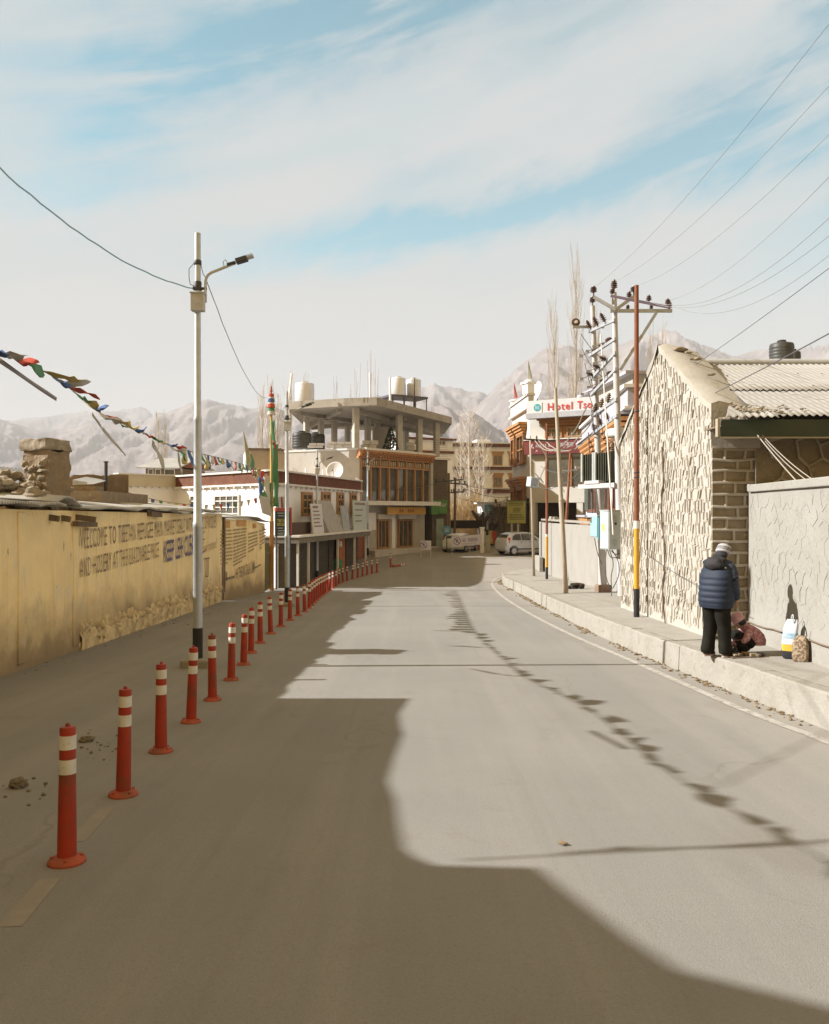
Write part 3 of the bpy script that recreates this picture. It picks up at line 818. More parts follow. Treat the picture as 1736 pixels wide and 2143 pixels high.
m = MB(); R2 = random.Random(21)
for i in range(120):
    u = R2.random(); s = R2.uniform(.05, .16)
    x = -7.7 + u * 1.35; y = 14.6 + R2.uniform(-.5, .8); hgt = (1.2 - abs(u - .3) * .75) * R2.random() * .55
    m.blob((x, y, 1.95 + hgt), (s * 1.3, s, s * .7), i, .5, 2, fr=1.8, rz=R2.uniform(0, 3))
setting(m.build('rubble', M_rubble), 'stuff', 'heap of broken stones lying on the roof against the pillar', 'rubble')
sh = MB(); sf = Fac((-9.4, 17), (-7.35, 17.3))
o = sheet(sf, 0, 2.0, 2.62, .3, 1.2, .22, 77, None, tilt=-.25); o.name = 'roof_sheet'
tag(o, 'loose corrugated tin sheet lying tilted above the rubble heap', 'tin sheet')
# low stall roof below so the stones and sheets rest on something
m = MB(); m.obox((-9.9, 9.2, 1.70), (3.4, 0, 0), (-.9, 19.5, 0), (0, 0, .22))
tag(m.build('stall_roof', M_mud), 'flat mud roof of the market stalls behind the yellow wall', 'roof')
m = MB()
for i in range(5): m.obox((-9.9, 9.4 + i * 4.6, -1.8), (.3, 0, 0), (0, .3, 0), (0, 0, 3.5))
for i in range(5): m.obox((-7.2, 9.4 + i * 4.6, -1.8), (.25, 0, 0), (0, .3, 0), (0, 0, 3.5))
o = m.build('stall_post', M_mud); o.parent = bpy.data.objects['stall_roof']; o.matrix_parent_inverse = Matrix.Translation(-LOC['stall_roof'])
m = MB(); rough_block(m, (-8.25, 14.6, 2.2), (.32, .32, .5), .2, 33, .05, 4)
tag(m.build('mud_block', M_mud), 'brown mud brick stub beside the rubble heap', 'mud brick')
# mud parapet farther back, with a sloping scrap of tin
m = MB()
a, b_ = W(150, 990, 24), W(258, 992, 27)
for i in range(14):
    u = i / 13; c0 = a.lerp(b_, u)
    m.obox((c0.x - .09, c0.y, .6), (.22, .13, 0), (-.2, .35, 0), (0, 0, Z(994 + RN.uniform(-2, 2), c0.y) - .6))
tag(m.build('mud_wall', M_mud), 'crumbling brown mud wall with ragged top behind the pillar', 'wall')
m = MB(); q = [W(152, 1004, 22), W(183, 1009, 22.3), W(196, 1013, 22.3), W(152, 1015, 22)]
m.prism(q, (0, .9, .12)); tag(m.build('tin_scrap', M_tin), 'bent scrap of pale tin leaning on the mud wall', 'tin sheet')
m = MB(); q = W(152, 1017, 21.8); m.obox(q - V((0, 0, .9)), (.55, .1, 0), (0, .6, 0), (0, 0, .9)); tag(m.build('mud_box', M_mud), 'low clay block standing under the bent tin scrap', 'mud brick')
m = MB(); q = W(222, 968, 25.2); m.tube([(q.x, q.y, 1.2), (q.x, q.y, q.z)], .05, 10)
m.tube([(q.x, q.y, q.z), (q.x, q.y, q.z + .04)], .075, 10)
tag(m.build('stove_pipe', M_darkmetal), 'thin dark stove pipe standing on the mud wall', 'pipe')
# the pale flat roof at the frame's edge
m = MB(); a = W(-60, 1000, 21); m.obox((a.x, a.y, -1.5), (3.1, .5, 0), (-.4, 5, 0), (0, 0, 3.95)); 
tag(m.build('mud_house', M_mud), 'low flat roofed mud house behind the rubble heap', 'house')

# ================= white houses behind
def house_body(poly, z0, z1, name, mt, parent):
    m = MB(); m.prism([V((x, y, z0)) for x, y in poly], (0, 0, z1 - z0)); return m.build(name, mt, parent)
# low white house
A = W(250, 1000, 44); B = W(392, 1000, 47)
f = Fac((A.x, A.y), (B.x, B.y))
h = thing('low_white_house', 'low white house with cream parapet between mud wall and lamp post', 'house', (A.x, A.y, gz(44)))
house_body([(A.x, A.y), (B.x, B.y), (B.x - 1.5, B.y + 7), (A.x - 1.5, A.y + 7)], gz(44) - .3, Z(1018, 45), 'wall', M_white, h)
m = MB(); f.box(m, -.1, f.L + .1, Z(1018, 45), Z(994, 45), -.35, .12); m.build('parapet', mat('cream_render', cl(.50, .44, .32), cl(.44, .38, .27), 1.4, .9), h)
for i in range(9): 
    m = MB(); f.box(m, .2 + i * .42, .3 + i * .42, Z(1021, 45), Z(1018.6, 45), .004, .16); m.build('beam_end', M_white2, h)
m = MB(); f.box(m, -.15, f.L + .15, Z(994, 45), Z(991.5, 45), -.4, .2); m.build('coping', M_white2, h)
s, z = f.hit(350, 1045); 
# red gabled house behind it
g = thing('gabled_house', 'small house with pale tin roof and rust red gable behind the white house', 'house', (X(345, 56), 56, gz(56)))
A = W(305, 985, 56); B = W(366, 985, 56.5); f = Fac((A.x, A.y), (B.x, B.y))
house_body([(A.x, A.y), (B.x, B.y), (B.x + .8, B.y + 5), (A.x + .8, A.y + 5)], gz(56), Z(978, 56), 'wall', M_oldwood, g)
f2 = Fac((B.x, B.y), (B.x + 1.35, B.y + 4.6))
m = MB(); m.prism([f2.p(-.1, Z(977, 57), .02), f2.p(f2.L + .1, Z(977, 57), .02), f2.p(f2.L * .5, Z(957, 57), .02)], -f2.n * .2); m.build('gable', M_rust, g)
m = MB(); m.add([f.p(-.6, Z(978.5, 56), .5), f.p(f.L + .25, Z(978.5, 56), .5), f2.p(f2.L * .5, Z(956, 57), .2), f2.p(f2.L * .5, Z(956, 57), .2) - f.u * 2.4], [(0, 1, 2, 3)])
m.add([f2.p(f2.L + .2, Z(977, 57), .2), f2.p(f2.L * .5, Z(956, 57), .2), f2.p(f2.L * .5, Z(956, 57), .2) - f.u * 2.4, f2.p(f2.L + .2, Z(977, 57), .2) - f.u * 3], [(0, 1, 2, 3)])
o = m.build('roof', M_tin, g); sd = o.modifiers.new('thickness', 'SOLIDIFY'); sd.thickness = .08
for a, b_ in ((.15, .5), (.6, 1.0), (1.2, 1.9)): window(f, a, b_, Z(994, 56), Z(981, 56), g, M_white2, M_glass, 1, 1, .05, .06)

# white corner building with the maroon parapet: one face sunny, one along the street
C0 = (X(577, 39.5), 39.5)                           # the corner nearest the camera
LFa = (X(366, 46.5), 46.5); RFb = (X(754, 53.2), 53.2)
LF = Fac(LFa, C0); RF = Fac(C0, RFb)
wb = thing('white_corner_house', 'two storey whitewashed corner building with maroon parapet and shop row below', 'building', (C0[0], C0[1], gz(40)))
PT, PB = 3.92, 3.22
house_body([LFa, C0, RFb, (RFb[0] - 5, RFb[1] + 2), (LFa[0] + 1.0, LFa[1] + 6)], gz(40) - .4, PB, 'wall', M_white, wb)
m = MB()
for fc in (LF, RF): fc.box(m, -.05 if fc is LF else .0, fc.L + (.0 if fc is LF else .05), PB + .07, PT - .07, -.4, .05)
m.build('parapet', M_maroon, wb)
m = MB()
for fc in (LF, RF):
    fc.box(m, -.1, fc.L + .1, PT - .07, PT + .02, -.45, .16); fc.box(m, -.1, fc.L + .1, PB - .03, PB + .07, -.45, .17)
    k = int(fc.L / .75)
    for i in range(k): fc.box(m, .3 + i * .75, .40 + i * .75, PB - .13, PB - .034, .004, .15)
m.build('coping', M_white2, wb)
for (x0, x1) in ((451, 503), (400, 412)):
    s0, z1 = LF.hit(x0, 1036); s1, z0 = LF.hit(x1, 1084)
    window(LF, s0, s1, z0 - .1, z1, wb, M_white2, M_glass, 4 if x1 > 420 else 1, 4, .09, .10)
for (x0, x1, y0, y1) in ((630, 652, 1029, 1080), (672, 690, 1029, 1077), (704, 718, 1030, 1076), (732, 745, 1031, 1076)):
    s0, z1 = RF.hit(x0, y0); s1, z0 = RF.hit(x1, y1)
    window(RF, s0, s1, z0, z1, wb, M_wood, M_glass, 2, 3, .16, .10)
# shop row in front of it
SF = Fac((X(604, 38.6), 38.6), (X(757, 51.5), 51.5))
sr = thing('shop_row', 'row of closed market shops with brown shutters under a concrete canopy', 'shops', (SF.A.x, SF.A.y, gz(40)))
zc0 = Z(1122, 38.6)
m = MB(); SF.box(m, 0, SF.L, gz(39) - .5, zc0 - .02, -2.2, -.25); m.build('wall', M_shut, sr)
m = MB(); SF.box(m, -.1, SF.L + .1, zc0 - .34, zc0 - .06, -1.8, .55); m.build('canopy_fascia', mat('canopy_concrete', cl(.20, .175, .135), cl(.15, .13, .10), 2, .9, .3, 12), sr)
m = MB(); SF.box(m, -.15, SF.L + .15, zc0 - .06, zc0 + .03, -1.9, .62); m.build('canopy', M_white2, sr)
for px in (606, 629, 692, 728, 752): 
    m = MB(); s, _ = SF.hit(px, 1180); SF.box(m, s - .05, s + .05, zat(SF, s) - .1, zc0 - .345, .36, .46); m.build('pipe_post', M_white2, sr)
bays = [(612, 627), (632, 690), (696, 706), (720, 727), (731, 750)]
for x0, x1 in bays:
    s0, _ = SF.hit(x0, 1180); s1, _ = SF.hit(x1, 1180)
    m = MB(); nn = int((zc0 + .1 - zat(SF, s0)) / .11)
    for i in range(nn): SF.box(m, s0, s1, zat(SF, s0) + i * .11, zat(SF, s0) + i * .11 + .1, -.24, -.20 + .02 * (i % 2))
    m.build('shutter', M_shut, sr)
m = MB(); s0, _ = SF.hit(707, 1180); s1, _ = SF.hit(719, 1180); SF.box(m, s0, s1, zat(SF, s0), zc0 - .36, -.1, .1); m.build('door', M_orange, sr)
m = MB(); m.obox(SF.p(SF.L, gz(50) - .2, -.4), SF.u * 2.6, -SF.n * .25, V((0, 0, 2.55))); m.obox(SF.p(SF.L + 2.6, gz(52) - .2, -.4), SF.u * .1, -SF.n * .3, V((0, 0, 2.3)))
m.build('sheet_gate', M_rust, sr)
m = MB()
for i in range(2): m.blob(SF.p(SF.hit(701, 1140)[0], Z(1136 + 5 * i, 46), .3), .12, i, .1, 2)
m.build('globe_lamp', M_signwhite, sr)
# boards standing on the canopy
def board(px0, px1, y0, y1, lean, label, name='shop_board', mt=M_signwhite, lines=6, off=.3, shear=0.0):
    s0, z1 = SF.hit(px0, y0, off); s1, z0 = SF.hit(px1, y1, off)
    z0 = zc0 + .03
    bl, br = SF.p(s0, z0, off), SF.p(s1, z0, off); up = V((0, 0, z1 - z0)) + SF.u * shear - SF.n * lean
    r = thing(name, label, 'sign', (bl + br) / 2)
    mm = MB(); mm.obox(bl, br - bl, -SF.n * .06, up); mm.build('panel', mt, r)
    if lines:
        mm = MB()
        for i in range(lines):
            u = .85 - .75 * i / lines
            mm.obox(bl + (br - bl) * .12 + up * u + SF.n * .004, (br - bl) * RN.uniform(.45, .76), SF.n * .004, up * (.045 if i else .08))
        mm.build('small_writing', M_ink, r, fix=False)
    return r
board(657, 679, 1054, 1100, .15, 'upright white notice board with lines of small text on the shop canopy')
board(690, 720, 1047, 1098, .5, 'blank greyish board leaning askew on the shop canopy', mt=mat('grey_board', cl(.36, .34, .31), cl(.30, .28, .25), 3, .8), lines=0, shear=-.9)
board(720, 734, 1058, 1090, .2, 'small bluish grey panel leaning beside the askew board', mt=mat('bluish_board', cl(.36, .37, .38), cl(.28, .29, .30), 3, .8), lines=0)
board(741, 769, 1047, 1088, .05, 'white framed notice board with pale green border at the canopy end', lines=4, mt=mat('pale_green_board', cl(.46, .50, .46), cl(.42, .45, .42), 3, .7))
m = MB(); SF.box(m, .3, SF.hit(655, 1100)[0], zc0 + .035, zc0 + .62, -.2, -.1); tag(m.build('dark_signboard', mat('dark_red_board', cl(.10, .055, .04), cl(.07, .05, .04), 3, .7)), 'long dark signboard lying along the shop canopy beneath the white house windows', 'sign')
# bins and crates by the shutters
for px, py, nm, lab, mt, r, hh in ((738, 1206, 'bin', 'green plastic drum standing by the closed shutters', M_green, .27, .8),):
    q = G(px, py) + V((-.9, 1.0, 0)); m = MB(); q.z = gz(q.y); m.lathe([(r * .9, 0), (r, .1), (r * 1.02, hh * .5), (r, hh * .9), (r * .95, hh), (r * .8, hh + .02)], q, 16)
    tag(m.build(nm, mt, smooth=True, auto=40), lab, 'drum')

# black sign on posts by the gate
sg = thing('market_sign', 'tall black signboard with red heading and yellow lettering beside the flag pole', 'sign', W(592, 1235, 37.5))
BF = Fac((X(577.5, 37.4), 37.4), (X(610, 38.2), 38.2)); zz1, zz0 = Z(1063, 37.6), Z(1122, 37.6)
m = MB(); BF.box(m, 0, BF.L, zz0, zz1, -.07, 0); m.build('panel', M_signblack, sg)
m = MB(); BF.box(m, -.02, BF.L + .02, zz1 - .15, zz1 + .02, -.08, .012); BF.box(m, BF.L - .06, BF.L + .03, zz0, zz1 - .152, -.08, .012); m.build('heading_band', M_signred, sg)
m = MB()
write_on(m, BF, 'TIBETAN', .08, .62, zz0 + .63, zz0 + .78, .006, bold=True); write_on(m, BF, 'REFUGEE', .08, .62, zz0 + .46, zz0 + .60, .006, bold=True)
m.build('lettering', M_yel, sg, fix=False)
m = MB()
for i, zq in enumerate((1.02, .9, .34, .22, .11, .03)): BF.box(m, .1 + .03 * (i % 2), .55 - .04 * (i % 3), zz0 + zq, zz0 + zq + .045, .002, .006)
m.build('small_writing', mat('sign_grey_text', cl(.34, .38, .33)), sg)
m = MB(); BF.box(m, .03, .09, gz(38) - .1, zz0 - .004, -.06, 0); BF.box(m, BF.L - .09, BF.L - .03, gz(38) - .1, zz0 - .004, -.06, 0); m.build('leg', M_darkmetal, sg)
# white booth below it
bo = thing('ticket_booth', 'narrow white booth with arched dark opening under the black signboard', 'booth', W(592, 1230, 38.3))
TF = Fac((X(580, 38.6), 38.6), (X(606, 39.2), 39.2)); b0 = gz(38.6)
m = MB(); TF.box(m, 0, .09, b0, b0 + 2.05, -.5, 0); TF.box(m, TF.L - .07, TF.L, b0, b0 + 2.05, -.5, 0); TF.box(m, .092, TF.L - .072, b0 + 1.96, b0 + 2.05, -.5, 0); m.build('frame', M_white, bo)
m = MB(); TF.box(m, .095, TF.L - .075, b0, b0 + .78, -.45, -.02); m.build('counter', mat('booth_grey', cl(.42, .40, .40), cl(.36, .34, .34), 2, .8), bo)
m = MB(); TF.box(m, .095, TF.L - .075, b0 + .785, b0 + 1.955, -.5, -.4); m.build('back_panel', M_shut, bo)
m = MB()
for i in range(9):
    an = math.pi * i / 9; an2 = math.pi * (i + 1) / 9
    w = (TF.L - .17) / 2
    p1, p2 = (.09 + w - w * math.cos(an), b0 + 1.35 + .58 * math.sin(an)), (.09 + w - w * math.cos(an2), b0 + 1.35 + .58 * math.sin(an2))
    m.add([TF.p(p1[0], p1[1], -.03), TF.p(p2[0], p2[1], -.03), TF.p(p2[0], b0 + 1.955, -.03), TF.p(p1[0], b0 + 1.955, -.03)], [(0, 1, 2, 3)])
m.build('arch', M_white, bo, fix=False)

# ================= bollards
def make_bollard():
    r = thing('bollard', '', 'bollard', (0, 0, 0))
    m = MB(); m.lathe([(.056, .03), (.0555, .12), (.052, .36), (.049, .535)], n=20); m.lathe([(.048, .617), (.0475, .682)], n=20)
    m.lathe([(.0465, .760), (.0470, .800), (.044, .812), (.014, .816), (.013, .832), (.004, .836)], n=20)
    m.build('body', M_red, r, smooth=True, auto=35)
    m = MB(); m.lathe([(.110, 0), (.111, .012), (.100, .028), (.070, .040), (.057, .044)], n=24)
    for k in range(4):
        an = math.pi / 4 + k * math.pi / 2; m.lathe([(.012, .03), (.012, .043), (.004, .046)], (.085 * math.cos(an), .085 * math.sin(an), 0), 8)
    m.build('base', M_redbase, r, smooth=True, auto=35)
    for z0, z1 in ((.533, .619), (.680, .762)):
        m = MB(); m.lathe([(.0505, z0), (.0495, z1)], n=20); m.build('reflective_band', M_band, r, smooth=True, auto=35)
    return r
BOL = [(140, 1806), (258, 1665), (337, 1575), (400, 1513), (445, 1466), (484, 1424), (510, 1392), (525.5, 1367), (545, 1346), (567, 1327), (588, 1312), (607, 1299), (624, 1289), (638, 1281), (647, 1274), (653, 1267.5), (658, 1262), (663, 1257), (667.5, 1253), (672, 1249), (677, 1245.5), (681.5, 1242), (686, 1239), (691, 1236), (697, 1232), (703, 1228), (710, 1223), (718, 1219), (727, 1216), (738, 1212.5), (749, 1209.5), (759, 1206.5), (769, 1203.5), (779, 1201), (789, 1198.5)]
b0 = make_bollard()
for i, (px, py) in enumerate(BOL):
    q = G(px, py)
    lab = ['red plastic bollard with two scuffed white bands, first of the row nearest the viewer',
           'red plastic bollard with two white bands, second in the row'][i] if i < 2 else f'red bollard with two white bands, {ORD[i]} in the row counted from the camera'
    if i == len(BOL) - 1: lab = 'red bollard with two white bands ending the far end of the row'
    if i == 0: o = b0; o.location = q; LOC[o.name] = q; o['label'] = lab; o['group'] = 'bollards along the street'
    else: o = dup(b0, q, lab, RN.uniform(0, 6))
    o.rotation_euler = (RN.uniform(-.03, .03), RN.uniform(-.03, .03), RN.uniform(0, 6))
q = G(818, 1187); o = dup(b0, q, 'red bollard standing alone on the road beside a fallen one')
o2 = dup(b0, q + V((.12, -.1, .06)), 'fallen red bollard lying flat on the road beside the lone one'); o2.rotation_euler = (0, rad(84), .4)

# ================= lamp posts
def make_lamp():
    r = thing('lamp_post', '', 'street lamp', (0, 0, 0))
    m = MB(); m.box((0, 0, .02), (.46, .46, .24)); m.build('footing', M_conc, r, bevel=.03)
    m = MB(); m.lathe([(.079, .1), (.079, .62)], n=20); m.build('painted_foot', M_black, r, smooth=True, auto=35)
    m = MB(); m.lathe([(.075, .61), (.072, 2.2), (.078, 2.21), (.078, 2.29), (.066, 2.31), (.060, 3.9), (.063, 3.91), (.063, 3.97), (.054, 3.99), (.050, 5.2), (.048, 6.9)], n=20)
    m.build('pole', M_galv, r, smooth=True, auto=35)
    m = MB(); m.box((.03, -.10, 5.77), (.20, .15, .27)); m.box((.03, -.10, 5.915), (.225, .175, .022)); m.box((.04, -.178, 5.75), (.02, .008, .02)); m.build('junction_box', M_boxgrey, r, bevel=.008)
    arm = [(.125, 0, 5.80), (.125, 0, 6.12), (.135, 0, 6.18), (.165, 0, 6.235), (.22, 0, 6.275), (.36, 0, 6.33), (.56, 0, 6.41)]
    m = MB(); m.tube(arm, .022, 10); m.build('arm', M_galv2, r, smooth=True, auto=40)
    m = MB()
    R3 = Matrix.Rotation(-.3, 3, 'Y')
    m.box((.0, 0, 6.02), (.12, .12, .035)); m.beam((-.08, 0, 6.02), (.145, 0, 6.02), .035, .035)
    m.lathe([(.058, 5.98), (.062, 6.0), (.062, 6.12), (.058, 6.13)], n=16)
    m.build('clamp', M_darkmetal, r, smooth=True, auto=35)
    m = MB(); m.lathe([(.055, 6.39), (.061, 6.40), (.061, 6.46), (.055, 6.47)], n=16); m.build('clamp', M_darkmetal, r, smooth=True, auto=35)
    h = MB(); h.box((.70, 0, 6.475), (.19, .14, .075), rot=R3); h.box((.535, 0, 6.415), (.14, .06, .05), rot=R3)
    hd = h.build('lamp_head', M_darkmetal, r, bevel=.01)
    h = MB()
    for i in range(8): h.box((.795 + .012 * i, 0, 6.520 + .004 * i), (.004, .12, .055), rot=R3)
    h.box((.835, 0, 6.512), (.10, .11, .012), rot=R3)
    h.build('cooling_fins', M_galv2, hd)
    h = MB(); h.tube([(.42, 0, 6.37), (.40, .02, 6.45), (.44, 0, 6.48), (.48, 0, 6.42), (.52, 0, 6.44)], .008, 6); h.build('cable_loop', M_galv2, r)
    m = MB(); m.tube([(-.05, -.03, 6.42), (-.1, -.03, 6.36), (-.13, -.03, 6.33), (-.13, -.03, 6.18), (-.11, -.03, 6.08), (-.05, -.03, 6.05)], .006, 6); m.tube([(.05, 0, 6.4), (.09, -.02, 6.25), (.13, 0, 6.19)], .006, 6); m.build('cable', M_darkmetal, r)
    return r
l0 = make_lamp()
LP = [((X(414, 13.2), 13.2), 'tall galvanised lamp post in front of the yellow welcome wall'),
      ((X(601, 26.6), 26.6), 'tall galvanised lamp post beside the black market signboard'),
      ((X(664, 43.0), 43.0), 'slim lamp post in front of the brown shutters of the shop row'),
      ((X(770, 53.5), 53.5), 'thin far lamp post in front of the glass shop front')]
LAMPS = []
for i, ((x, y), lab) in enumerate(LP):
    q = V((x, y, gz(y)))
    if i == 0: o = l0; o.location = q; LOC[o.name] = q; o['label'] = lab; o['group'] = 'street lamps along the road'
    else: o = dup(l0, q, lab, RN.uniform(-.15, .15))
    LAMPS.append(q)
# ================= wires on the first lamp
M_wire = mat('cable_black', cl(.10, .095, .095), rough=.6)
M_wireb = mat('cable_blue_grey', cl(.26, .46, .64), rough=.5)
L0 = LAMPS[0]
m = MB(); m.tube([V((-8.2, 6.2, 6.35))] + sag(W(-80, 275, 9.5), L0 + V((-.06, 0, 6.02)), .30, 26, .008, 4), .010, 6)
tag(m.build('overhead_cable', M_wireb), 'twisted bluish cable sagging from the lamp post out of the frame', 'cable')
m = MB(); m.tube(sag(L0 + V((.13, 0, 6.17)), W(560, 832, 36.7), .55, 26, .006, 5), .007, 5)
tag(m.build('overhead_cable', M_wire), 'thin dark cable running from lamp post down to the flag pole top', 'cable')
# ================= the unfinished concrete building
M_brick = mat('raw_brick_dark', cl(.17, .135, .10), cl(.12, .095, .07), 3, .95, .5, 20)
M_block = mat('white_blocks', cl(.52, .50, .48), cl(.44, .42, .40), 5, .9, .2, 30)
M_steel = mat('polished_tank_steel', cl(.62, .62, .63), cl(.54, .54, .55), 1.2, .38, 0, metal=.35, spec=.5)
M_blacktank = mat('black_plastic', cl(.035, .035, .032), cl(.06, .058, .05), 4, .5)
M_rebar = mat('rusty_rebar', cl(.36, .30, .27), rough=.9)
M_ceil = mat('slab_concrete', cl(.345, .31, .26), cl(.27, .24, .195), 1.1, .93, .4, 9, c3=cl(.19, .165, .13), sc3=2.6)
D3 = 54.0
ub = thing('unfinished_building', 'three storey concrete building with open column top floor and glazed timber front', 'building', (X(752, D3), D3, gz(D3)))
C3 = (X(753, D3), D3)
GF = Fac(C3, (X(903, 60.0), 60.0))                 # the glazed street front
LFc = Fac((X(596, 56.5), 56.5), C3)                # blank cement side towards the camera
zP = Z(1152, D3); zC = Z(1057, D3); zT = Z(941, D3); zS0 = Z(857, D3); zS1 = Z(838, D3)
back = lambda f, t, o: f.p(t, 0, o)
BL = LFc.A + V((2.2, 11.5, 0)); BR = GF.B + V((-2.6, 9, 0))
# walls of the two lower storeys
m = MB(); m.prism([V((p.x, p.y, zC)) for p in (LFc.A, LFc.B, GF.p(.05, 0, -1.4), GF.p(GF.L, 0, -1.4), BR, BL)], (0, 0, zT - zC)); m.build('upper_wall', M_cement, ub)
m = MB(); m.prism([V((p.x, p.y, gz(53) - .6)) for p in (LFc.A, LFc.B, GF.p(0, 0, -.6), GF.p(GF.L, 0, -.6), BR, BL)], (0, 0, zC - gz(53) + .6)); m.build('ground_floor', M_cement, ub)
m = MB(); LFc.box(m, 0, LFc.L + .3, zT, zT + .12, -.5, .06); GF.box(m, .2, GF.L, zT, zT + .14, -1.4, .42); m.build('floor_edge', M_white2, ub)
# glazed front between the storeys
m = MB(); GF.box(m, .35, GF.L - .25, zC + .32, zT - .55, -.1, -.06); m.build('glazing', M_glass, ub)
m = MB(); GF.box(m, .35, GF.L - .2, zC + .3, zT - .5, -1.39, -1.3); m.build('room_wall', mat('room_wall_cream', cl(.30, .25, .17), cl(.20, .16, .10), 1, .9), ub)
for i in range(9):
    t0 = .02 + (GF.L - .2) * i / 8
    m = MB(); GF.box(m, t0, t0 + .14, zC + .3, zT - .5, -.06, .1); m.build('mullion', M_wood, ub)
m = MB(); GF.box(m, .02, GF.L - .06, zT - 1.10, zT - .98, -.05, .12); m.build('transom', M_wood, ub)
m = MB(); 
for i in range(34): GF.box(m, .1 + i * (GF.L - .3) / 34, .1 + (i + .55) * (GF.L - .3) / 34, zT - .95, zT - .62, -.05, .0)
m.build('lattice', M_pale, ub)
m = MB()
for j, (o, z0, z1) in enumerate(((.14, -.56, -.42), (.24, -.42, -.28), (.34, -.28, -.14), (.42, -.14, -.004))): GF.box(m, -.25 + .03 * j, GF.L + .0, zT + z0, zT + z1, -.1, o)
for i in range(26):
    t0 = -.15 + i * (GF.L) / 26
    for (o, z0) in ((.33, -.40), (.43, -.26)): GF.box(m, t0, t0 + .14, zT + z0, zT + z0 + .1, .1, o)
m.build('cornice', mat('painted_cornice', cl(.42, .215, .09), cl(.30, .13, .055), 9, .7), ub)
m = MB(); GF.box(m, GF.L - .22, GF.L + .05, zC + .3, zT - .5, -.1, .14); m.build('corner_pier', M_cement, ub)
m = MB(); LFc.box(m, LFc.L - .28, LFc.L + .02, zC + .3, zT - .01, -.2, .05); m.build('corner_pier', M_cement, ub)
m = MB(); GF.box(m, -.35, GF.L + .15, zC, zC + .28, -1.3, .75); m.build('balcony_slab', M_white2, ub)
# ground floor shop fronts
for (x0, x1, nm) in ((803, 827, 'shop_front'), (846, 876, 'shop_front')):
    s0, _ = GF.hit(x0, 1120); s1, _ = GF.hit(x1, 1120)
    window(GF, s0, s1, zP, zC - .95, ub, M_wood, M_glass, 3, 1, .12, .12, name=nm, back=-.6)
for x0, x1 in ((800, 829), (843, 879)):
    s0, _ = GF.hit(x0, 1090); s1, _ = GF.hit(x1, 1090)
    m = MB(); GF.box(m, s0, s1, zC - .93, zC - .6, -.6, -.3); m.build('shutter_box', M_white2, ub)
m = MB(); s0, _ = GF.hit(775, 1100); s1, _ = GF.hit(799, 1100); GF.box(m, s0, s1, zP + 1.3, zC - .5, -.59, -.5); m.build('white_panel', M_white, ub)
m = MB(); s0, _ = GF.hit(807, 1075); s1, _ = GF.hit(887, 1070); GF.box(m, s0, s1, zC - .62, zC - .12, .1, .2)
sg = m.build('shop_sign', mat('shop_sign_orange', cl(.56, .33, .08), cl(.50, .28, .07), 2, .7), ub)
m = MB()
for a in (.3, .36, .52, .58, .64): GF.box(m, s0 + (s1 - s0) * a, s0 + (s1 - s0) * (a + .04), zC - .48, zC - .24, .2, .206)
m.build('lettering', mat('sign_brown_text', cl(.30, .12, .04)), sg)
m = MB(); GF.box(m, .3, GF.L + .5, gz(54) - .4, zP + .0, -.6, 1.1); m.build('plinth', M_cement, ub)
m = MB(); s0, _ = GF.hit(830, 1120); GF.box(m, s0, s0 + .35, zP, zC - .58, -.6, -.38); m.build('pillar', M_white, ub); 
# brick flank at its far end
BKF = Fac((X(905, 61.0), 61.0), (X(937, 61.8), 61.8))
m = MB(); BKF.box(m, 0, BKF.L, gz(60) - .5, zT - .2, -5, 0); bk = m.build('brick_flank', M_brick, ub)
m = MB()
for i in range(34): BKF.box(m, .0, BKF.L + .004, gz(60) + 2.6 + i * .165, gz(60) + 2.62 + i * .165, .001, .012)
m.build('brick_course', mat('brick_joint', cl(.21, .17, .13)), bk)
m = MB(); BKF.box(m, -.1, BKF.L + .2, zT - .2, zT - .05, -5, .15); m.build('roof_edge', M_white2, ub)
# green signs on the flank, hung from it
for (x0, x1, y0, y1, txt) in ((903, 918, 1047, 1077, ''), (918, 938, 1046, 1075, 'KAVERI')):
    s0, z1 = BKF.hit(x0, y0, .3); s1, z0 = BKF.hit(x1, y1, .3)
    o = MB(); BKF.box(o, s0 + .02, s1, z0, z1, .01, .3)
    g = thing('green_sign', 'green shop sign panel with white lettering on the brick flank' if txt else 'plain green sign panel at the glazed corner beside the lettered one', 'sign', BKF.p((s0 + s1) / 2, z0, .2))
    o.build('panel', mat('sign_green', cl(.14, .30, .09), cl(.10, .24, .075), 2, .7), g)
    if txt:
        o = MB(); write_on(o, BKF, 'Kaur', s0 + .12, s1 - .12, z0 + .52, z1 - .16, .306, bold=True); o.build('lettering', M_signwhite, g, fix=False)
m = MB(); s0, _ = BKF.hit(920, 1110); BKF.box(m, s0 - .35, s0 + .3, zP, zP + 2.0, .01, .12); m.build('shop_door', mat('door_pale_green', cl(.34, .42, .36), cl(.25, .30, .26), 2, .6), ub)
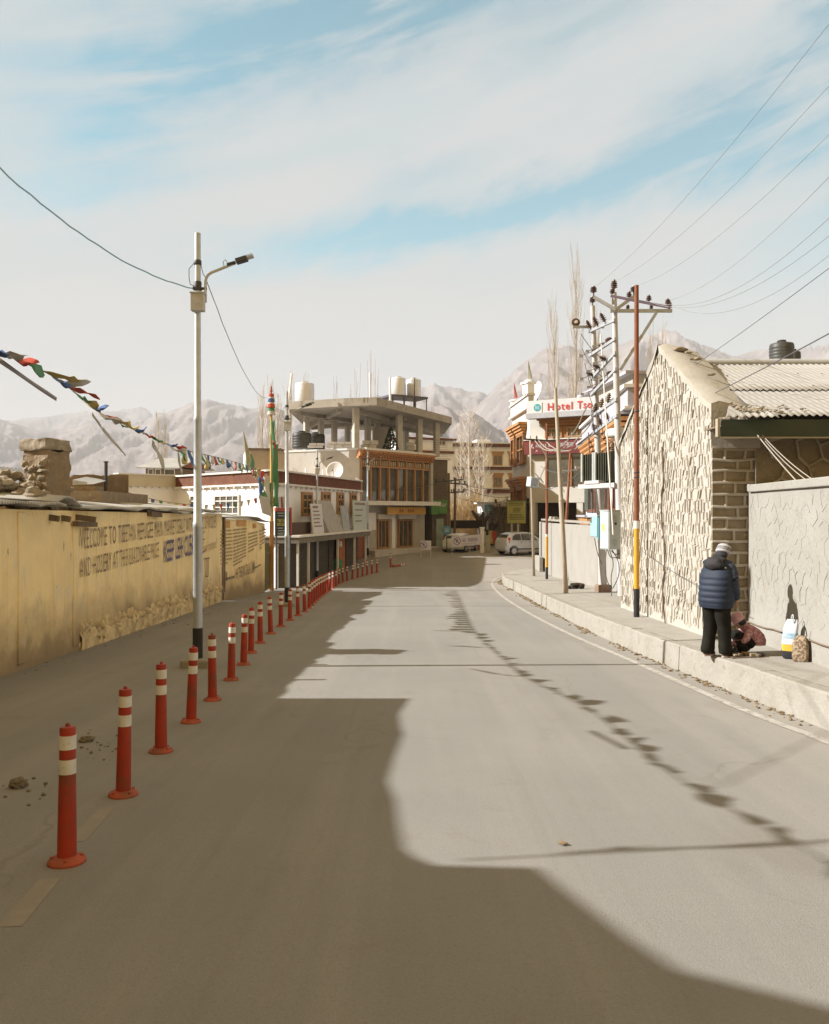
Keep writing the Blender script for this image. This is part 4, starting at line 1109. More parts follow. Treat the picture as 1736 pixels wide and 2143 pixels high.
# roof slab on columns
SA, SB, SC3, SD, SE = V((X(601, 54.6), 54.6, 0)), V((X(720, 52.9), 52.9, 0)), V((X(789, 52.4), 52.4, 0)), V((X(946, 63.5), 63.5, 0)), V((X(930, 72), 72, 0))
SF5 = V((X(640, 66), 66, 0))
m = MB(); m.prism([V((p.x, p.y, zS0 + .08)) for p in (SA, SB, SC3, SD, SE, SF5)], (0, 0, zS1 - zS0 - .08)); m.build('roof_slab', M_ceil, ub)
m = MB()
for a, b_ in ((SA, SE), (SB, SF5), (SC3.lerp(SD, .5), SF5), (SC3.lerp(SA, .3), SE)): m.beam(V((a.x, a.y, zS0 - .05)) + (b_ - a).normalized() * 1.2, V((b_.x, b_.y, zS0 - .05)) - (b_ - a).normalized() * .8, .3, .26)
m.build('roof_beam', M_ceil, ub)
cols = [(745, 53.6), (836, 57.5), (878, 60.3), (914, 62.6), (642, 58), (672, 60), (700, 62), (728, 64), (790, 62), (770, 59.2), (812, 66), (850, 68)]
M_col = mat('column_concrete', cl(.46, .43, .38), cl(.38, .35, .30), 1.5, .92, .3, 14)
for i, (px, d) in enumerate(cols):
    m = MB(); m.box((X(px, d), d, (zT + .1 + zS0 + .08) / 2), (.36, .36, zS0 - zT - .03), rz=.5); m.build('column', M_col, ub)
m = MB(); m.box((X(797, 61.5), 61.5, zT + 1.1), (1.3, .2, 2.3), rz=.6); m.build('partition', M_cement, ub)
R3 = random.Random(6)
for (px, d, n) in ((703, 56, 6), (641, 55, 5), (776, 53.5, 5), (748, 52.6, 4), (788, 55, 5), (905, 62, 3), (862, 60, 4), (612, 54, 4), (736, 58, 3)):
    m = MB()
    for i in range(n):
        a = V((X(px, d) + R3.uniform(-.16, .16), d + R3.uniform(-.16, .16), zS1)); hh = R3.uniform(.8, 2.2) * (1.55 if px in (788, 776) else 1)
        m.tube([a, a + V((R3.uniform(-.1, .1), 0, hh))], .010, 4)
    m.build('rebar', M_rebar, ub)
for (px, d, y0) in ((775, 54, 780), (817, 56, 790)):
    m = MB(); m.tube([W(px, 838, d), W(px, y0, d)], .075, 8); m.build('roof_pipe', M_white, ub)
m = MB(); q = W(604, 845, 52.6); m.tube([q, W(611, 782, 52.9)], .08, 8); m.tube([W(606, 838, 52.6), W(603, 905, 52.8)], .06, 8); m.build('roof_pipe', M_white, ub)

def water_tank(name, label, c, r, h, mt, ribs=0, group=None, cone=.12):
    t_ = thing(name, label, 'water tank', c, group); m = MB()
    pr = [(r * .97, 0), (r, .04)]
    if ribs:
        for i in range(ribs):
            z = .05 + (h - .1) * i / ribs; dz = (h - .1) / ribs
            pr += [(r, z), (r * 1.03, z + dz * .3), (r * 1.03, z + dz * .6), (r, z + dz * .85)]
    pr += [(r, h), (r * .93, h + cone * .45), (r * .4, h + cone)]
    m.lathe(pr, c, 28); m.build('body', mt, t_, smooth=True, auto=45)
    m = MB(); m.lathe([(r * .36, h + cone * .8), (r * .38, h + cone + .06), (r * .30, h + cone + .09)], c, 18); m.build('lid', mt, t_, smooth=True, auto=40)
    if not ribs:
        m = MB(); m.lathe([(r * 1.006, h * .33), (r * 1.012, h * .34), (r * 1.006, h * .35)], c, 28); m.lathe([(r * 1.006, h * .66), (r * 1.012, h * .67), (r * 1.006, h * .68)], c, 28); m.build('seam', mt, t_, smooth=True)
    return t_
gt = 'steel water tanks on the unfinished roof'
water_tank('steel_tank', 'big polished steel tank standing directly on the slab near the lamp post', V((X(638, 57), 57, zS1)), .66, 1.50, M_steel, group=gt)
# platform carrying two or three tanks
pf = thing('tank_platform', 'dark steel frame platform carrying tanks on the unfinished roof', 'platform', W(858, 860, 61))
zp = Z(831, 61)
m = MB(); m.obox((X(818, 59.2), 59.2, zp - .16), (2.7, 1.6, 0), (-.9, 1.7, 0), (0, 0, .14)); m.build('deck', mat('blue_steel', cl(.075, .08, .13), cl(.12, .10, .09), 4, .6), pf)
for i in range(4):
    for j in range(2):
        q = V((X(818, 59.2) + .1 + i * .83 - j * .8, 59.2 + .1 + i * .5 + j * 1.5, 0)); m = MB(); m.box((q.x, q.y, (zp - .16 + zS1) / 2), (.07, .07, zp - .16 - zS1)); m.build('leg', M_darkmetal, pf)
water_tank('steel_tank', 'steel tank on the raised roof platform', V((X(834, 60), 60, zp - .02)), .55, 1.18, M_steel, group=gt)
bpy.data.objects['steel_tank.001']['label'] = 'steel tank on the raised roof platform, farther from the dark vent pipe'
water_tank('steel_tank', 'steel tank on the raised roof platform beside the dark vent pipe', V((X(866, 60.8), 60.8, zp - .02)), .55, 1.20, M_steel, group=gt)
m = MB(); m.tube([W(868, 833, 60), W(868, 790, 60)], .04, 6); m.tube([W(868, 862, 60), W(868, 833, 60)], .10, 8); tag(m.build('vent_pipe', M_darkmetal), 'dark vent pipe rising in front of the tank on the roof platform', 'pipe')
gb = 'black tanks on the open floor'
water_tank('black_tank', 'black plastic tank on the open floor at the building edge', V((X(632, 54.6), 54.6, zT + .12)), .62, .95, M_blacktank, 5, gb)
water_tank('black_tank', 'black plastic tank behind white blocks on the open floor', V((X(661, 56.5), 56.5, zT + .12)), .62, 1.05, M_blacktank, 5, gb)
def block_stack(px0, px1, y0, d, label, depth=.5):
    t_ = thing('block_stack', label, 'stack of blocks', W((px0 + px1) / 2, 941, d), 'stacks of white blocks on the open floor')
    w = X(px1, d) - X(px0, d); h = Z(y0, d) - zT - .12; nr = max(2, int(h / .26)); R4 = random.Random(int(px0))
    m = MB()
    for r in range(nr):
        nc = max(1, int(w / .42))
        for c in range(nc):
            x0 = X(px0, d) + w * c / nc + (.1 if r % 2 else 0)
            m.obox((x0, d + R4.uniform(-.03, .03), zT + .125 + r * h / nr), (w / nc - .03, 0, 0), (0, depth, 0), (0, 0, h / nr - .02))
    m.build('blocks', M_block, t_)
block_stack(644, 676, 927, 53.6, 'white block stack at the open edge below the black tanks')
block_stack(684, 736, 924, 53.8, 'widest white block stack between two columns of the open floor')
block_stack(756, 789, 921, 55, 'greyish white block stack just past the corner column')
block_stack(850, 868, 925, 59.5, 'small white block stack beside the far columns')
m = MB(); q = V((X(818, 57.2), 57.2, zT + .12)); 
R4 = random.Random(2)
for i in range(240):
    u = R4.random(); a = R4.uniform(0, 6.28); r = .5 * (1 - u) + .06
    c = q + V((r * math.cos(a), r * math.sin(a), .1 + u * 1.55)); s = R4.uniform(.05, .1)
    m.add([c + V((-s, 0, -s * .5)), c + V((s, 0, -s * .5)), c + V((0, R4.uniform(-s, s), s))], [(0, 1, 2)])
m.tube([q, q + V((0, 0, 1.6))], .04, 6)
tag(m.build('dark_conifer', mat('dark_needles', cl(.025, .045, .025), cl(.05, .07, .04), 8, .9), fix=False), 'small dark conical tree standing between columns of the open floor', 'potted tree')
# satellite dish on the white house roof
def dish(name, label, c, r, aim, mt, mast=.6):
    t_ = thing(name, label, 'satellite dish', c); m = MB()
    q = V(aim).to_track_quat('Z', 'Y').to_matrix(); c2 = V(c) + V((0, 0, mast))
    pr = [(r * i / 8 + .001, r * .28 * (i / 8) ** 2) for i in range(9)]
    vs = []; fs = []
    n = 24
    for (rr, z) in pr:
        for k in range(n): vs.append(c2 + q @ V((rr * math.cos(6.2832 * k / n), rr * math.sin(6.2832 * k / n), z)))
    fs = [(i * n + k, i * n + (k + 1) % n, (i + 1) * n + (k + 1) % n, (i + 1) * n + k) for i in range(8) for k in range(n)]
    m.add(vs, fs); o = m.build('reflector', mt, t_, smooth=True, fix=False); sd = o.modifiers.new('thickness', 'SOLIDIFY'); sd.thickness = .02
    m = MB(); m.tube([V(c), c2], .03, 6); m.build('mast', M_darkmetal, t_)
    m = MB(); m.tube([c2 + q @ V((0, -r * .9, r * .25)), c2 + q @ V((0, -r * .2, r * .9))], .012, 5); m.tube([c2 + q @ V((0, -r * .2, r * .85)), c2 + q @ V((0, -r * .15, r * .98))], .04, 6); m.build('feed_arm', M_darkmetal, t_)
    return t_
M_dish = mat('dish_white', cl(.58, .57, .56), cl(.52, .50, .48), 3, .6)
dish('satellite_dish', 'round white dish on the maroon parapet against the bare cement wall', V((X(703, 50.2), 50.2, PT)), .56, (-.25, -1, .25), M_dish, .45)
for (px, y0) in ((640, 974), (676, 978)):
    m = MB(); d = 46 if px < 650 else 48; m.tube([(X(px, d), d, PT), (X(px + 1, d), d, Z(y0 - 16, d) if False else PT + .42)], .05, 8); tag(m.build('roof_vent', M_white), 'short white vent pipe on the maroon parapet ' + ('beside' if px < 650 else 'past') + ' the slim lamp post', 'pipe')
# plywood roof house behind the flag pole
hp = thing('plywood_house', 'beige plywood roof house with dark sloping eave behind the flag pole', 'house', (X(560, 60), 60, gz(60)))
PF = Fac((X(519, 60), 60), (X(598, 60.5), 60.5))
m = MB(); PF.box(m, 0, PF.L, gz(60), Z(942, 60), -4, 0); m.build('wall', mat('plywood', cl(.46, .36, .25), cl(.40, .31, .21), 2, .85), hp)
m = MB(); PF.box(m, -.1, 2.3, Z(942, 60), Z(938, 60), -4, .3); m.obox(PF.p(2.3, Z(941, 60), -4), PF.u * 2.3 - V((0, 0, 1.0)), PF.n * 4.3, V((0, 0, .14))); m.build('roof', M_oldwood, hp)
m = MB()
for a in (.0, 1.3, 1.42, 2.3): PF.box(m, a, a + .08, Z(990, 60), Z(942, 60), .003, .04)
PF.box(m, .1, 2.4, Z(962, 60), Z(960, 60), .003, .03); m.build('batten', M_pale, hp)
window(PF, 2.75, 3.4, Z(984, 60), Z(970, 60), hp, M_white2, M_glass, 2, 1, .06, .05)

# ================= flag pole, its cloth crown and drapes; prayer flags
FC = {'blue': mat('flag_blue', cl(.05, .10, .26), cl(.09, .14, .28), 5, .9), 'white': mat('flag_white', cl(.52, .50, .46), cl(.42, .40, .36), 5, .9), 'red': mat('flag_red', cl(.48, .075, .045), cl(.38, .07, .05), 5, .9),
      'green': mat('flag_green', cl(.07, .20, .10), cl(.10, .22, .13), 5, .9), 'yellow': mat('flag_yellow', cl(.52, .42, .16), cl(.44, .36, .16), 5, .9)}
SEQ = ['blue', 'white', 'red', 'green', 'yellow']
fp = G(569, 1236); fd = fp.y
pole = thing('flag_pole', 'tall ochre prayer pole with striped cloth crown near the market sign', 'flag pole', fp)
m = MB(); m.tube([fp, V((fp.x, fp.y, Z(905, fd))), V((fp.x - .02, fp.y, Z(868, fd)))], [.09, .075, .05], 10); m.build('pole', mat('ochre_pole', cl(.50, .33, .09), cl(.42, .27, .08), 4, .7), pole, smooth=True, auto=40)
y = 868
for i, (cn, h_, r) in enumerate((('white', 8, .17), ('green', 7, .15), ('red', 8, .17), ('white', 4, .13), ('blue', 7, .15), ('white', 4, .12), ('red', 6, .12))):
    m = MB(); z0, z1 = Z(y, fd), Z(y - h_, fd); m.lathe([(r * 1.08, z0), (r, z0 + .06), (r * .88, z1)], (fp.x - .02, fp.y, 0), 14); m.build('crown_band', FC[cn], pole, smooth=True, auto=40); y -= h_
m = MB(); z0 = Z(y, fd); m.lathe([(.03, z0 - .05), (.03, z0 + .06), (.075, z0 + .12), (.03, z0 + .19), (.045, z0 + .24), (.008, z0 + .36)], (fp.x - .02, fp.y, 0), 10); m.build('finial', mat('finial_red', cl(.35, .12, .07)), pole, smooth=True)
def cloth(m, a, b_, wdir, w0, w1, seed, n=9, k=3):
    """a hanging strip of cloth from a to b, rippled sideways"""
    a, b_ = V(a), V(b_); vs = []; wd_ = V(wdir).normalized()
    for i in range(n + 1):
        u = i / n; c = a.lerp(b_, u); w = w0 + (w1 - w0) * u
        for j in range(k + 1):
            q = j / k - .5
            o = noise.noise_vector(V((u * 2.2, q * 1.5, seed * 3.1))) * .16 * w * 2 * (.3 + u)
            vs.append(c + wd_ * (q * w) + o)
    m.add(vs, [(i * (k + 1) + j, i * (k + 1) + j + 1, (i + 1) * (k + 1) + j + 1, (i + 1) * (k + 1) + j) for i in range(n) for j in range(k)])
def cloth_obj(name, mt, parent, *a, **kw):
    m = MB(); cloth(m, *a, **kw); o = m.build(name, mt, parent, smooth=True, fix=False); s = o.modifiers.new('thickness', 'SOLIDIFY'); s.thickness = .006; return o
for i, (cn, px, y0, y1, w) in enumerate((('green', 571, 880, 930, .18), ('green', 576, 930, 1010, .26), ('red', 574, 922, 955, .14), ('green', 577, 985, 1062, .26), ('yellow', 567, 905, 960, .08), ('green', 563, 1010, 1075, .22))):
    cloth_obj('drape', FC[cn], pole, W(px, y0, fd - .12), W(px + 1, y1, fd - .14), (1, .1, 0), w, w * .8, i)
for i, (px0, y0, px1, y1, cn, w) in enumerate(((548, 985, 553, 1016, 'red', .2), (545, 998, 548, 1040, 'blue', .22), (551, 1000, 560, 1030, 'blue', .12), (553, 1008, 558, 1045, 'green', .25), (557, 996, 562, 1050, 'white', .28), (550, 1030, 556, 1068, 'green', .2), (547, 1035, 552, 1060, 'white', .15), (556, 1045, 566, 1078, 'green', .2), (543, 980, 540, 1000, 'yellow', .16), (530, 985, 541, 1008, 'white', .2))):
    cloth_obj('drape', FC[cn], pole, W(px0, y0, fd - .3), W(px1, y1, fd - .3), (1, .2, 0), w, w * .7, i + 20)
# tilted grey awning sheet and striped cloth hung beside the pole
m = MB(); q = [W(541, 1036, 34.5), W(563, 1042, 34.5), W(570, 1082, 34.5), W(549, 1074, 34.5)]; m.prism(q, (0, .05, 0))
tag(m.build('grey_tarpaulin', mat('tarp_grey', cl(.42, .40, .38), cl(.36, .34, .32), 2, .8)), 'grey tarpaulin hung slanting before the white house corner', 'tarpaulin')
ct = thing('striped_cloth', 'white cloth with red and purple stripes hanging above the black signboard', 'cloth', W(590, 1063, 37.3))
m = MB(); q = [W(580, 1040, 37.4), W(604, 1038, 37.4), W(606, 1062, 37.4), W(580, 1063, 37.4)]; m.prism(q, (0, .03, 0)); m.build('cloth', FC['white'], ct)
m = MB()
for a in (588, 598): m.prism([W(a, 1040, 37.36), W(a + 3, 1040, 37.36), W(a + 5, 1062, 37.36), W(a + 1, 1062, 37.36)], (0, .02, 0))
m.build('stripe', mat('cloth_purple', cl(.24, .06, .09)), ct)

# the long string across the street, swinging out of the frame; its shadow zigzags over the road
STR = [V((-6.46, -.6, 6.2)), V((-3.7, 2.4, 4.1)), W(-140, 668, 6.2), W(0, 735, 7.6), W(70, 765, 8.7), W(135, 800, 10.0), W(200, 862, 12.0), W(262, 888, 13.4), W(330, 922, 16.0), W(395, 944, 19.5), W(462, 958, 25.0), W(520, 975, 31.0), W(548, 984, fd - .4)]
def along(P, step):
    pts = smooth_line(P, 3); return resample(pts, step)
fs_ = thing('prayer_flag_string', 'long string of fluttering coloured prayer flags slanting down to the flag pole', 'prayer flags', STR[5])
cord = along(STR, .1)
m = MB(); m.tube(cord[::3] + [cord[-1]], .008, 5); m.build('cord', M_wire, fs_)
R5 = random.Random(17); i = 4; n = 0
while i < len(cord) - 5:
    a = cord[i]; far = max(0, (a.y - 15) / 15)
    L = 3 if a.y < 14 else 4
    b_ = cord[min(i + L, len(cord) - 1)]; cn = SEQ[n % 5]
    wind = V((R5.uniform(.25, .6), .25, R5.uniform(-.12, .10))) if a.y < 18 else V((R5.uniform(.0, .2), .15, -R5.uniform(.3, .55)))
    if a.y < 7: wind *= 1.0
    m = MB(); vs = []; NU, NV = 4, 6; ln = R5.uniform(.5, 1.05)
    for vv in range(NV + 1):
        for uu in range(NU + 1):
            u, v = uu / NU, vv / NV; c = a.lerp(b_, u)
            k = wind * (v * ln * .62) + V((0, 0, -.14 * v * (1 - v * .5)))
            k += noise.noise_vector(V((u * 1.3 + n, v * 2.2, n * 1.7))) * (.15 * v)
            if R5.random() < 0: k *= 1
            vs.append(c + k * (1 - .25 * abs(u - .5) * v))
    m.add(vs, [(q * (NU + 1) + r, q * (NU + 1) + r + 1, (q + 1) * (NU + 1) + r + 1, (q + 1) * (NU + 1) + r) for q in range(NV) for r in range(NU)])
    o = m.build('flag', FC[cn], fs_, smooth=True, fix=False); s = o.modifiers.new('thickness', 'SOLIDIFY'); s.thickness = .004
    n += 1; i += (L + R5.choice((0, 0, 1, 3))) if a.y < 14 else (6 if a.y < 24 else 9)
tie = [V((-6.42, 4.80, 3.98)), V((-5.5, 4.9, 3.83)), V((-4.6, 5.0, 3.72)), V((-3.59, 5.15, 3.55))]
m = MB(); m.tube(smooth_line(tie, 2), .012, 5); m.build('tie_cord', M_wire, fs_)
for k, (u, w, dz) in enumerate(((.36, .30, -.28), (.47, .34, .30), (.60, .42, .42))):
    a = tie[0].lerp(tie[3], u); st = MB(); cloth(st, a - V((.1, 0, 0)), a + V((.75, .12, dz)), (.3, .2, 1), w * .4, w * .55, k + 80, 10, 3)
    o = st.build('flag', FC[SEQ[k * 2]], fs_, smooth=True, fix=False); s = o.modifiers.new('thickness', 'SOLIDIFY'); s.thickness = .006
# loose ends trailing under it
for k, (a, b_) in enumerate(((W(-20, 742, 7.6), W(118, 835, 8.4)), (W(192, 865, 12), W(214, 897, 12.2)), (W(214, 897, 12.2), W(262, 952, 12.8)), (W(318, 925, 15.5), W(345, 975, 15.8)), (W(372, 945, 18.5), W(381, 990, 18.7)))):
    st = MB(); cloth(st, a, b_, (0, .3, 1), .055 if k < 3 else .12, .03 if k < 3 else .12, k + 50, 14, 2)
    o = st.build('trailing_ribbon', FC['white'] if k else mat('ribbon_grey', cl(.30, .29, .31), cl(.24, .23, .26), 6, .9), fs_, smooth=True, fix=False); s = o.modifiers.new('thickness', 'SOLIDIFY'); s.thickness = .006
# small bunting along the white houses
bs = thing('bunting_string', 'low string of tiny pennants stretched in front of the white houses', 'bunting', W(330, 1030, 36))
P = sag(W(228, 1016, 30), W(545, 1040, 34.5), .5, 40); m = MB(); m.tube(P, .008, 4); m.build('cord', M_wire, bs)
for i in range(2, 39, 2):
    m = MB(); a, b_ = P[i], P[i + 1]; s = .26; m.add([a, b_, (a + b_) / 2 + V((R5.uniform(-.1, .1), .04, -s))], [(0, 1, 2)]); m.add([a + V((0, .004, 0)), b_ + V((0, .004, 0)), (a + b_) / 2 + V((0, .05, -s))], [(2, 1, 0)])
    m.build('pennant', FC[SEQ[(i // 2 * 3) % 5]], bs, fix=False)
# conical folded banner and blue bundle on the white house roof
m = MB(); a = W(510, 902, 41); b_ = W(519, 990, 41)
m.add([a, W(527, 962, 41), W(521, 985, 41.1), W(516, 960, 40.9)], [(0, 1, 2, 3)]); m.tube([a, b_], .03, 6)
tag(m.build('furled_banner', mat('banner_olive', cl(.26, .25, .15), cl(.36, .34, .24), 5, .9), fix=False), 'furled olive banner leaning on its stick above the white house roof', 'banner')
m = MB(); m.blob(W(523, 972, 41.3), (.22, .2, .5), 3, .4, 3); tag(m.build('green_bundle', FC['green'], smooth=True), 'green and dark cloth bundle tied on the white house roof', 'bundle')
m = MB(); m.lathe([(.2, 0), (.2, .95), (.14, 1.05), (.1, 1.15)], W(518, 992, 41.5), 12); tag(m.build('white_canister', M_white, smooth=True, auto=40), 'white canister standing beside the green bundle on the roof', 'canister')
m = MB(); m.prism([W(483, 993, 42), W(512, 978, 42), W(514, 981, 42), W(486, 995, 42)], (0, .9, 0)); tag(m.build('solar_panel', M_glass), 'slanted dark solar panel lying on the white house roof edge', 'solar panel')
# ================= trees: bare poplars, thicket, stumps
M_twig = mat('pale_bare_twigs', cl(.62, .56, .49), cl(.56, .50, .43), 3, .95)
M_bark = mat('grey_bark', cl(.44, .395, .33), cl(.33, .29, .24), 3, .95)
M_osier = mat('orange_osier_stems', cl(.46, .31, .14), cl(.30, .18, .07), 3, .95, c3=cl(.52, .41, .25), sc3=5, t3=(.45, .6))
def poplar(px, d, ytop, wid, label, n=150, seed=1, thick=.15, base=None, grp='bare poplars', twig=.009):
    n = int(n * .62)
    R = random.Random(seed); z0 = gz(d) if base is None else base; zt = Z(ytop, d); H = zt - z0; x0 = X(px, d)
    t_ = thing('poplar_tree', label, 'tree', (x0, d, z0), grp)
    m = MB(); lean = R.uniform(-.15, .15)
    tp = [V((x0 + lean * u + .1 * math.sin(u * 5 + seed), d, z0 + H * u * .97)) for u in [i / 8 for i in range(9)]]
    m.tube(tp, [thick * (1 - .93 * i / 8) for i in range(9)], 6); m.build('trunk', M_bark, t_, smooth=True)
    m = MB(); hw = wid / F * d / 2
    for i in range(n):
        u = .10 + .86 * (i / n) ** .9; c = V((x0 + lean * u, d, z0 + H * u * .97)); an = R.uniform(0, 6.283)
        L = H * R.uniform(.12, .30) * (1 - .55 * u); sp = hw * R.uniform(.35, 1.0) * (1 - .35 * u)
        dx, dy = math.cos(an) * sp, math.sin(an) * sp
        P = [c, c + V((dx * .55, dy * .55, L * .35)), c + V((dx * .9, dy * .9, L * .75)), c + V((dx, dy, L * 1.15))]
        m.tube(P, [twig * 2.1, twig * 1.5, twig, twig * .4], 3, cap=False)
        for k in range(4):
            v = R.uniform(.25, .9); q = P[1].lerp(P[3], v); a2 = an + R.uniform(-1.3, 1.3); l2 = L * R.uniform(.18, .4)
            m.tube([q, q + V((math.cos(a2) * sp * .22, math.sin(a2) * sp * .22, l2 * .5)), q + V((math.cos(a2) * sp * .3, math.sin(a2) * sp * .3, l2))], [twig, twig * .7, twig * .3], 3, cap=False)
    m.build('crown', M_twig, t_, fix=False)
    return t_
poplar(1207, 84, 545, 52, 'tallest bare poplar rising behind the transformer poles', 190, 3, .2)
poplar(1160, 86, 636, 46, 'slender bare poplar above the hotel sign, shorter than its neighbour', 150, 4, .17)
poplar(1245, 92, 640, 40, 'bare poplar half hidden behind the two transformer poles', 120, 5, .16)
poplar(1362, 88, 690, 34, 'thin bare poplar behind the stone gable slope', 90, 6, .14)
poplar(1388, 90, 668, 30, 'thin bare poplar topping the stone gable peak', 90, 7, .14)
poplar(1190, 96, 760, 46, 'low bare poplar between the hotel sign and the tall poplars', 90, 17, .14)
poplar(985, 92, 850, 84, 'broad pale bare poplar in front of the distant white hotel', 230, 8, .2, grp='bare trees at the end of the street')
poplar(966, 96, 880, 60, 'pale bare tree at the unfinished building end of the street grove', 150, 9, .16, grp='bare trees at the end of the street')
poplar(1012, 98, 905, 56, 'bare tree with fine twigs before the hotel balcony', 130, 10, .15, grp='bare trees at the end of the street')
poplar(1003, 84, 930, 40, 'pale forked bare tree standing over the orange thicket', 110, 12, .17, grp='bare trees at the end of the street')
poplar(1088, 90, 905, 34, 'bare tree between the distant hotel and the bank building', 90, 13, .13, grp='bare trees at the end of the street')
for k, (px, yt) in enumerate(((548, 818), (568, 800), (584, 826), (602, 806))):
    poplar(px, 120, yt, 34, ['bare poplar behind the plywood house, lowest of that row', 'bare poplar just behind the flag pole crown', 'bare poplar between flag pole and second lamp', 'bare poplar behind the second lamp post'][k], 80, 30 + k, .18, grp='bare poplars behind the plywood house', twig=.02)
for k, (px, yt) in enumerate(((331, 862), (345, 872))):
    poplar(px, 180, yt, 26, ['distant bare poplar above the gabled house', 'distant bare poplar close beside the first lamp post, shorter of two'][k], 60, 40 + k, .25, grp='distant bare poplars', twig=.03)
def thicket(px0, px1, y0, d, label, n, seed):
    R = random.Random(seed); t_ = thing('osier_bush', label, 'bush', (X((px0 + px1) / 2, d), d, gz(d)), 'orange leafless bushes')
    m = MB(); H = Z(y0, d) - gz(d)
    for i in range(n):
        x = X(R.uniform(px0, px1), d); y = d + R.uniform(-1.2, 1.5); h = H * R.uniform(.55, 1.05) * (.75 + .35 * noise.noise(V((x * .8, seed, 0))) + .15)
        lx = R.uniform(-.35, .35); b_ = V((x, y, gz(d) - .1))
        P = [b_, b_ + V((lx * .3, 0, h * .4)), b_ + V((lx * .8, R.uniform(-.2, .2), h * .75)), b_ + V((lx * 1.3, R.uniform(-.3, .3), h))]
        m.tube(P, [.035, .03, .022, .008], 3, cap=False)
        for k in range(5):
            v = R.uniform(.3, .95); q = P[1].lerp(P[3], v); s = R.uniform(-.5, .5)
            m.tube([q, q + V((s, R.uniform(-.3, .3), h * R.uniform(.1, .25)))], [.016, .006], 3, cap=False)
    m.build('stems', M_osier, t_, fix=False); return t_
thicket(938, 965, 1050, 74, 'orange leafless bush by the dark utility poles', 95, 1)
thicket(958, 1005, 1028, 77, 'tallest orange leafless bush in the middle of the street end', 150, 2)
thicket(1000, 1046, 1048, 75, 'orange leafless bush next to the pollarded trunks', 120, 3)

# ================= distant white hotel with painted eaves
dw = thing('distant_hotel', 'long white three storey building with brown bands at the end of the street', 'building', (X(985, 112), 112, gz(112)))
HF = Fac((X(880, 110), 110), (X(1110, 112), 112))
m = MB(); HF.box(m, 0, HF.L, gz(110) - 1, Z(932, 111), -10, 0); m.build('wall', M_white, dw)
for (y0, y1) in ((935, 929), (983, 977), (1032, 1024)):
    m = MB(); HF.box(m, -.2, HF.L + .2, Z(y0, 111), Z(y1, 111), .005, .45); m.build('band', M_maroon, dw)
    m = MB(); HF.box(m, -.3, HF.L + .3, Z(y1, 111) + .01, Z(y1, 111) + .16, -.2, .6); m.build('ledge', M_white2, dw)
for (y0, y1) in ((974, 945), (1020, 990)):
    for x0 in (895, 925, 990, 1032, 1066, 960):
        s0, z0 = HF.hit(x0, y0); s1, z1 = HF.hit(x0 + 20, y1); window(HF, s0, s1, z0, z1 - .5, dw, M_wood, M_glass, 2, 1, .16, .12)
        m = MB(); m.prism([HF.p(s0 - .25, z1, .02), HF.p(s1 + .25, z1, .02), HF.p(s1, z1 - .5, .02), HF.p(s0, z1 - .5, .02)], HF.n * .14); m.build('lintel', M_wood, dw)
m = MB(); s0, _ = HF.hit(1002, 920); s1, _ = HF.hit(1030, 920); HF.box(m, s0, s1, Z(929, 111), Z(918, 111), -4, -1); m.build('stair_head', M_white, dw)
dh = thing('flat_white_house', 'low flat white house with thin maroon eave seen through the open columns', 'house', (X(840, 100), 100, gz(100)))
QF = Fac((X(838, 100), 100), (X(948, 103), 103)); m = MB(); QF.box(m, 0, QF.L, gz(100), Z(918, 100), -6, 0); m.build('wall', M_white, dh)
m = MB(); QF.box(m, -.3, QF.L + .3, Z(918, 100), Z(914, 100), -6, .5); m.build('eave', M_maroon, dh)
m = MB(); QF.box(m, -.1, QF.L + .1, Z(946, 100), Z(941, 100), .005, .3); m.build('band', M_maroon, dh)
for x0 in (866, 916): s0, z0 = QF.hit(x0, 932); s1, z1 = QF.hit(x0 + 17, 922); window(QF, s0, s1, z0, z1, dh, M_white2, M_glass, 2, 1, .1, .1)

# ================= bank and hotel building at the bend
M_tile = mat('grey_white_tile', cl(.56, .53, .48), cl(.50, .47, .42), 1.2, .8, .1, 20)
M_tib = mat('carved_timber', cl(.33, .16, .06), cl(.24, .105, .04), 6, .75, .2, 20)
M_tib2 = mat('painted_eave', cl(.48, .24, .085), cl(.36, .15, .06), 12, .8)
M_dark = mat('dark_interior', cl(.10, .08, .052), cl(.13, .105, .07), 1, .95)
bh = thing('bank_hotel', 'white tiled corner building with hotel sign on top and dark garage below', 'building', (X(1107, 60), 60, gz(60)))
cB = (X(1109, 60), 60); LB = Fac((X(1073, 67), 67), cB); FB = Fac(cB, (X(1312, 56.5) , 56.5)); g0 = gz(60)
zg = Z(1042, 60); zr = Z(868, 60)
zr2 = Z(852, 60)
m = MB(); m.prism([V((LB.A.x, LB.A.y, zg)), V((cB[0], cB[1], zg)), V((FB.B.x, FB.B.y, zg)), V((FB.B.x + 1, 72, zg)), V((LB.A.x + 2, 76, zg))], (0, 0, zr2 - zg)); m.build('wall', M_tile, bh)
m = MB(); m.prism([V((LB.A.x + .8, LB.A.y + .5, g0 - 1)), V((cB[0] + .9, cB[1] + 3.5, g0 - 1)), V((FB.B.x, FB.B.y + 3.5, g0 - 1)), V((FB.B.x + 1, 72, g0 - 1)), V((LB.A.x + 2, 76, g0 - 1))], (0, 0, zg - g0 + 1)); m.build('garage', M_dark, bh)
for t0 in (0, FB.L * .5):
    m = MB(); FB.box(m, t0, t0 + .45, g0 - .5, zg, -.5, 0); m.build('pier', M_tile, bh)
m = MB(); FB.box(m, -.02, FB.L, zg - .35, zg - .004, -.4, .02); m.build('lintel_beam', M_tile, bh)
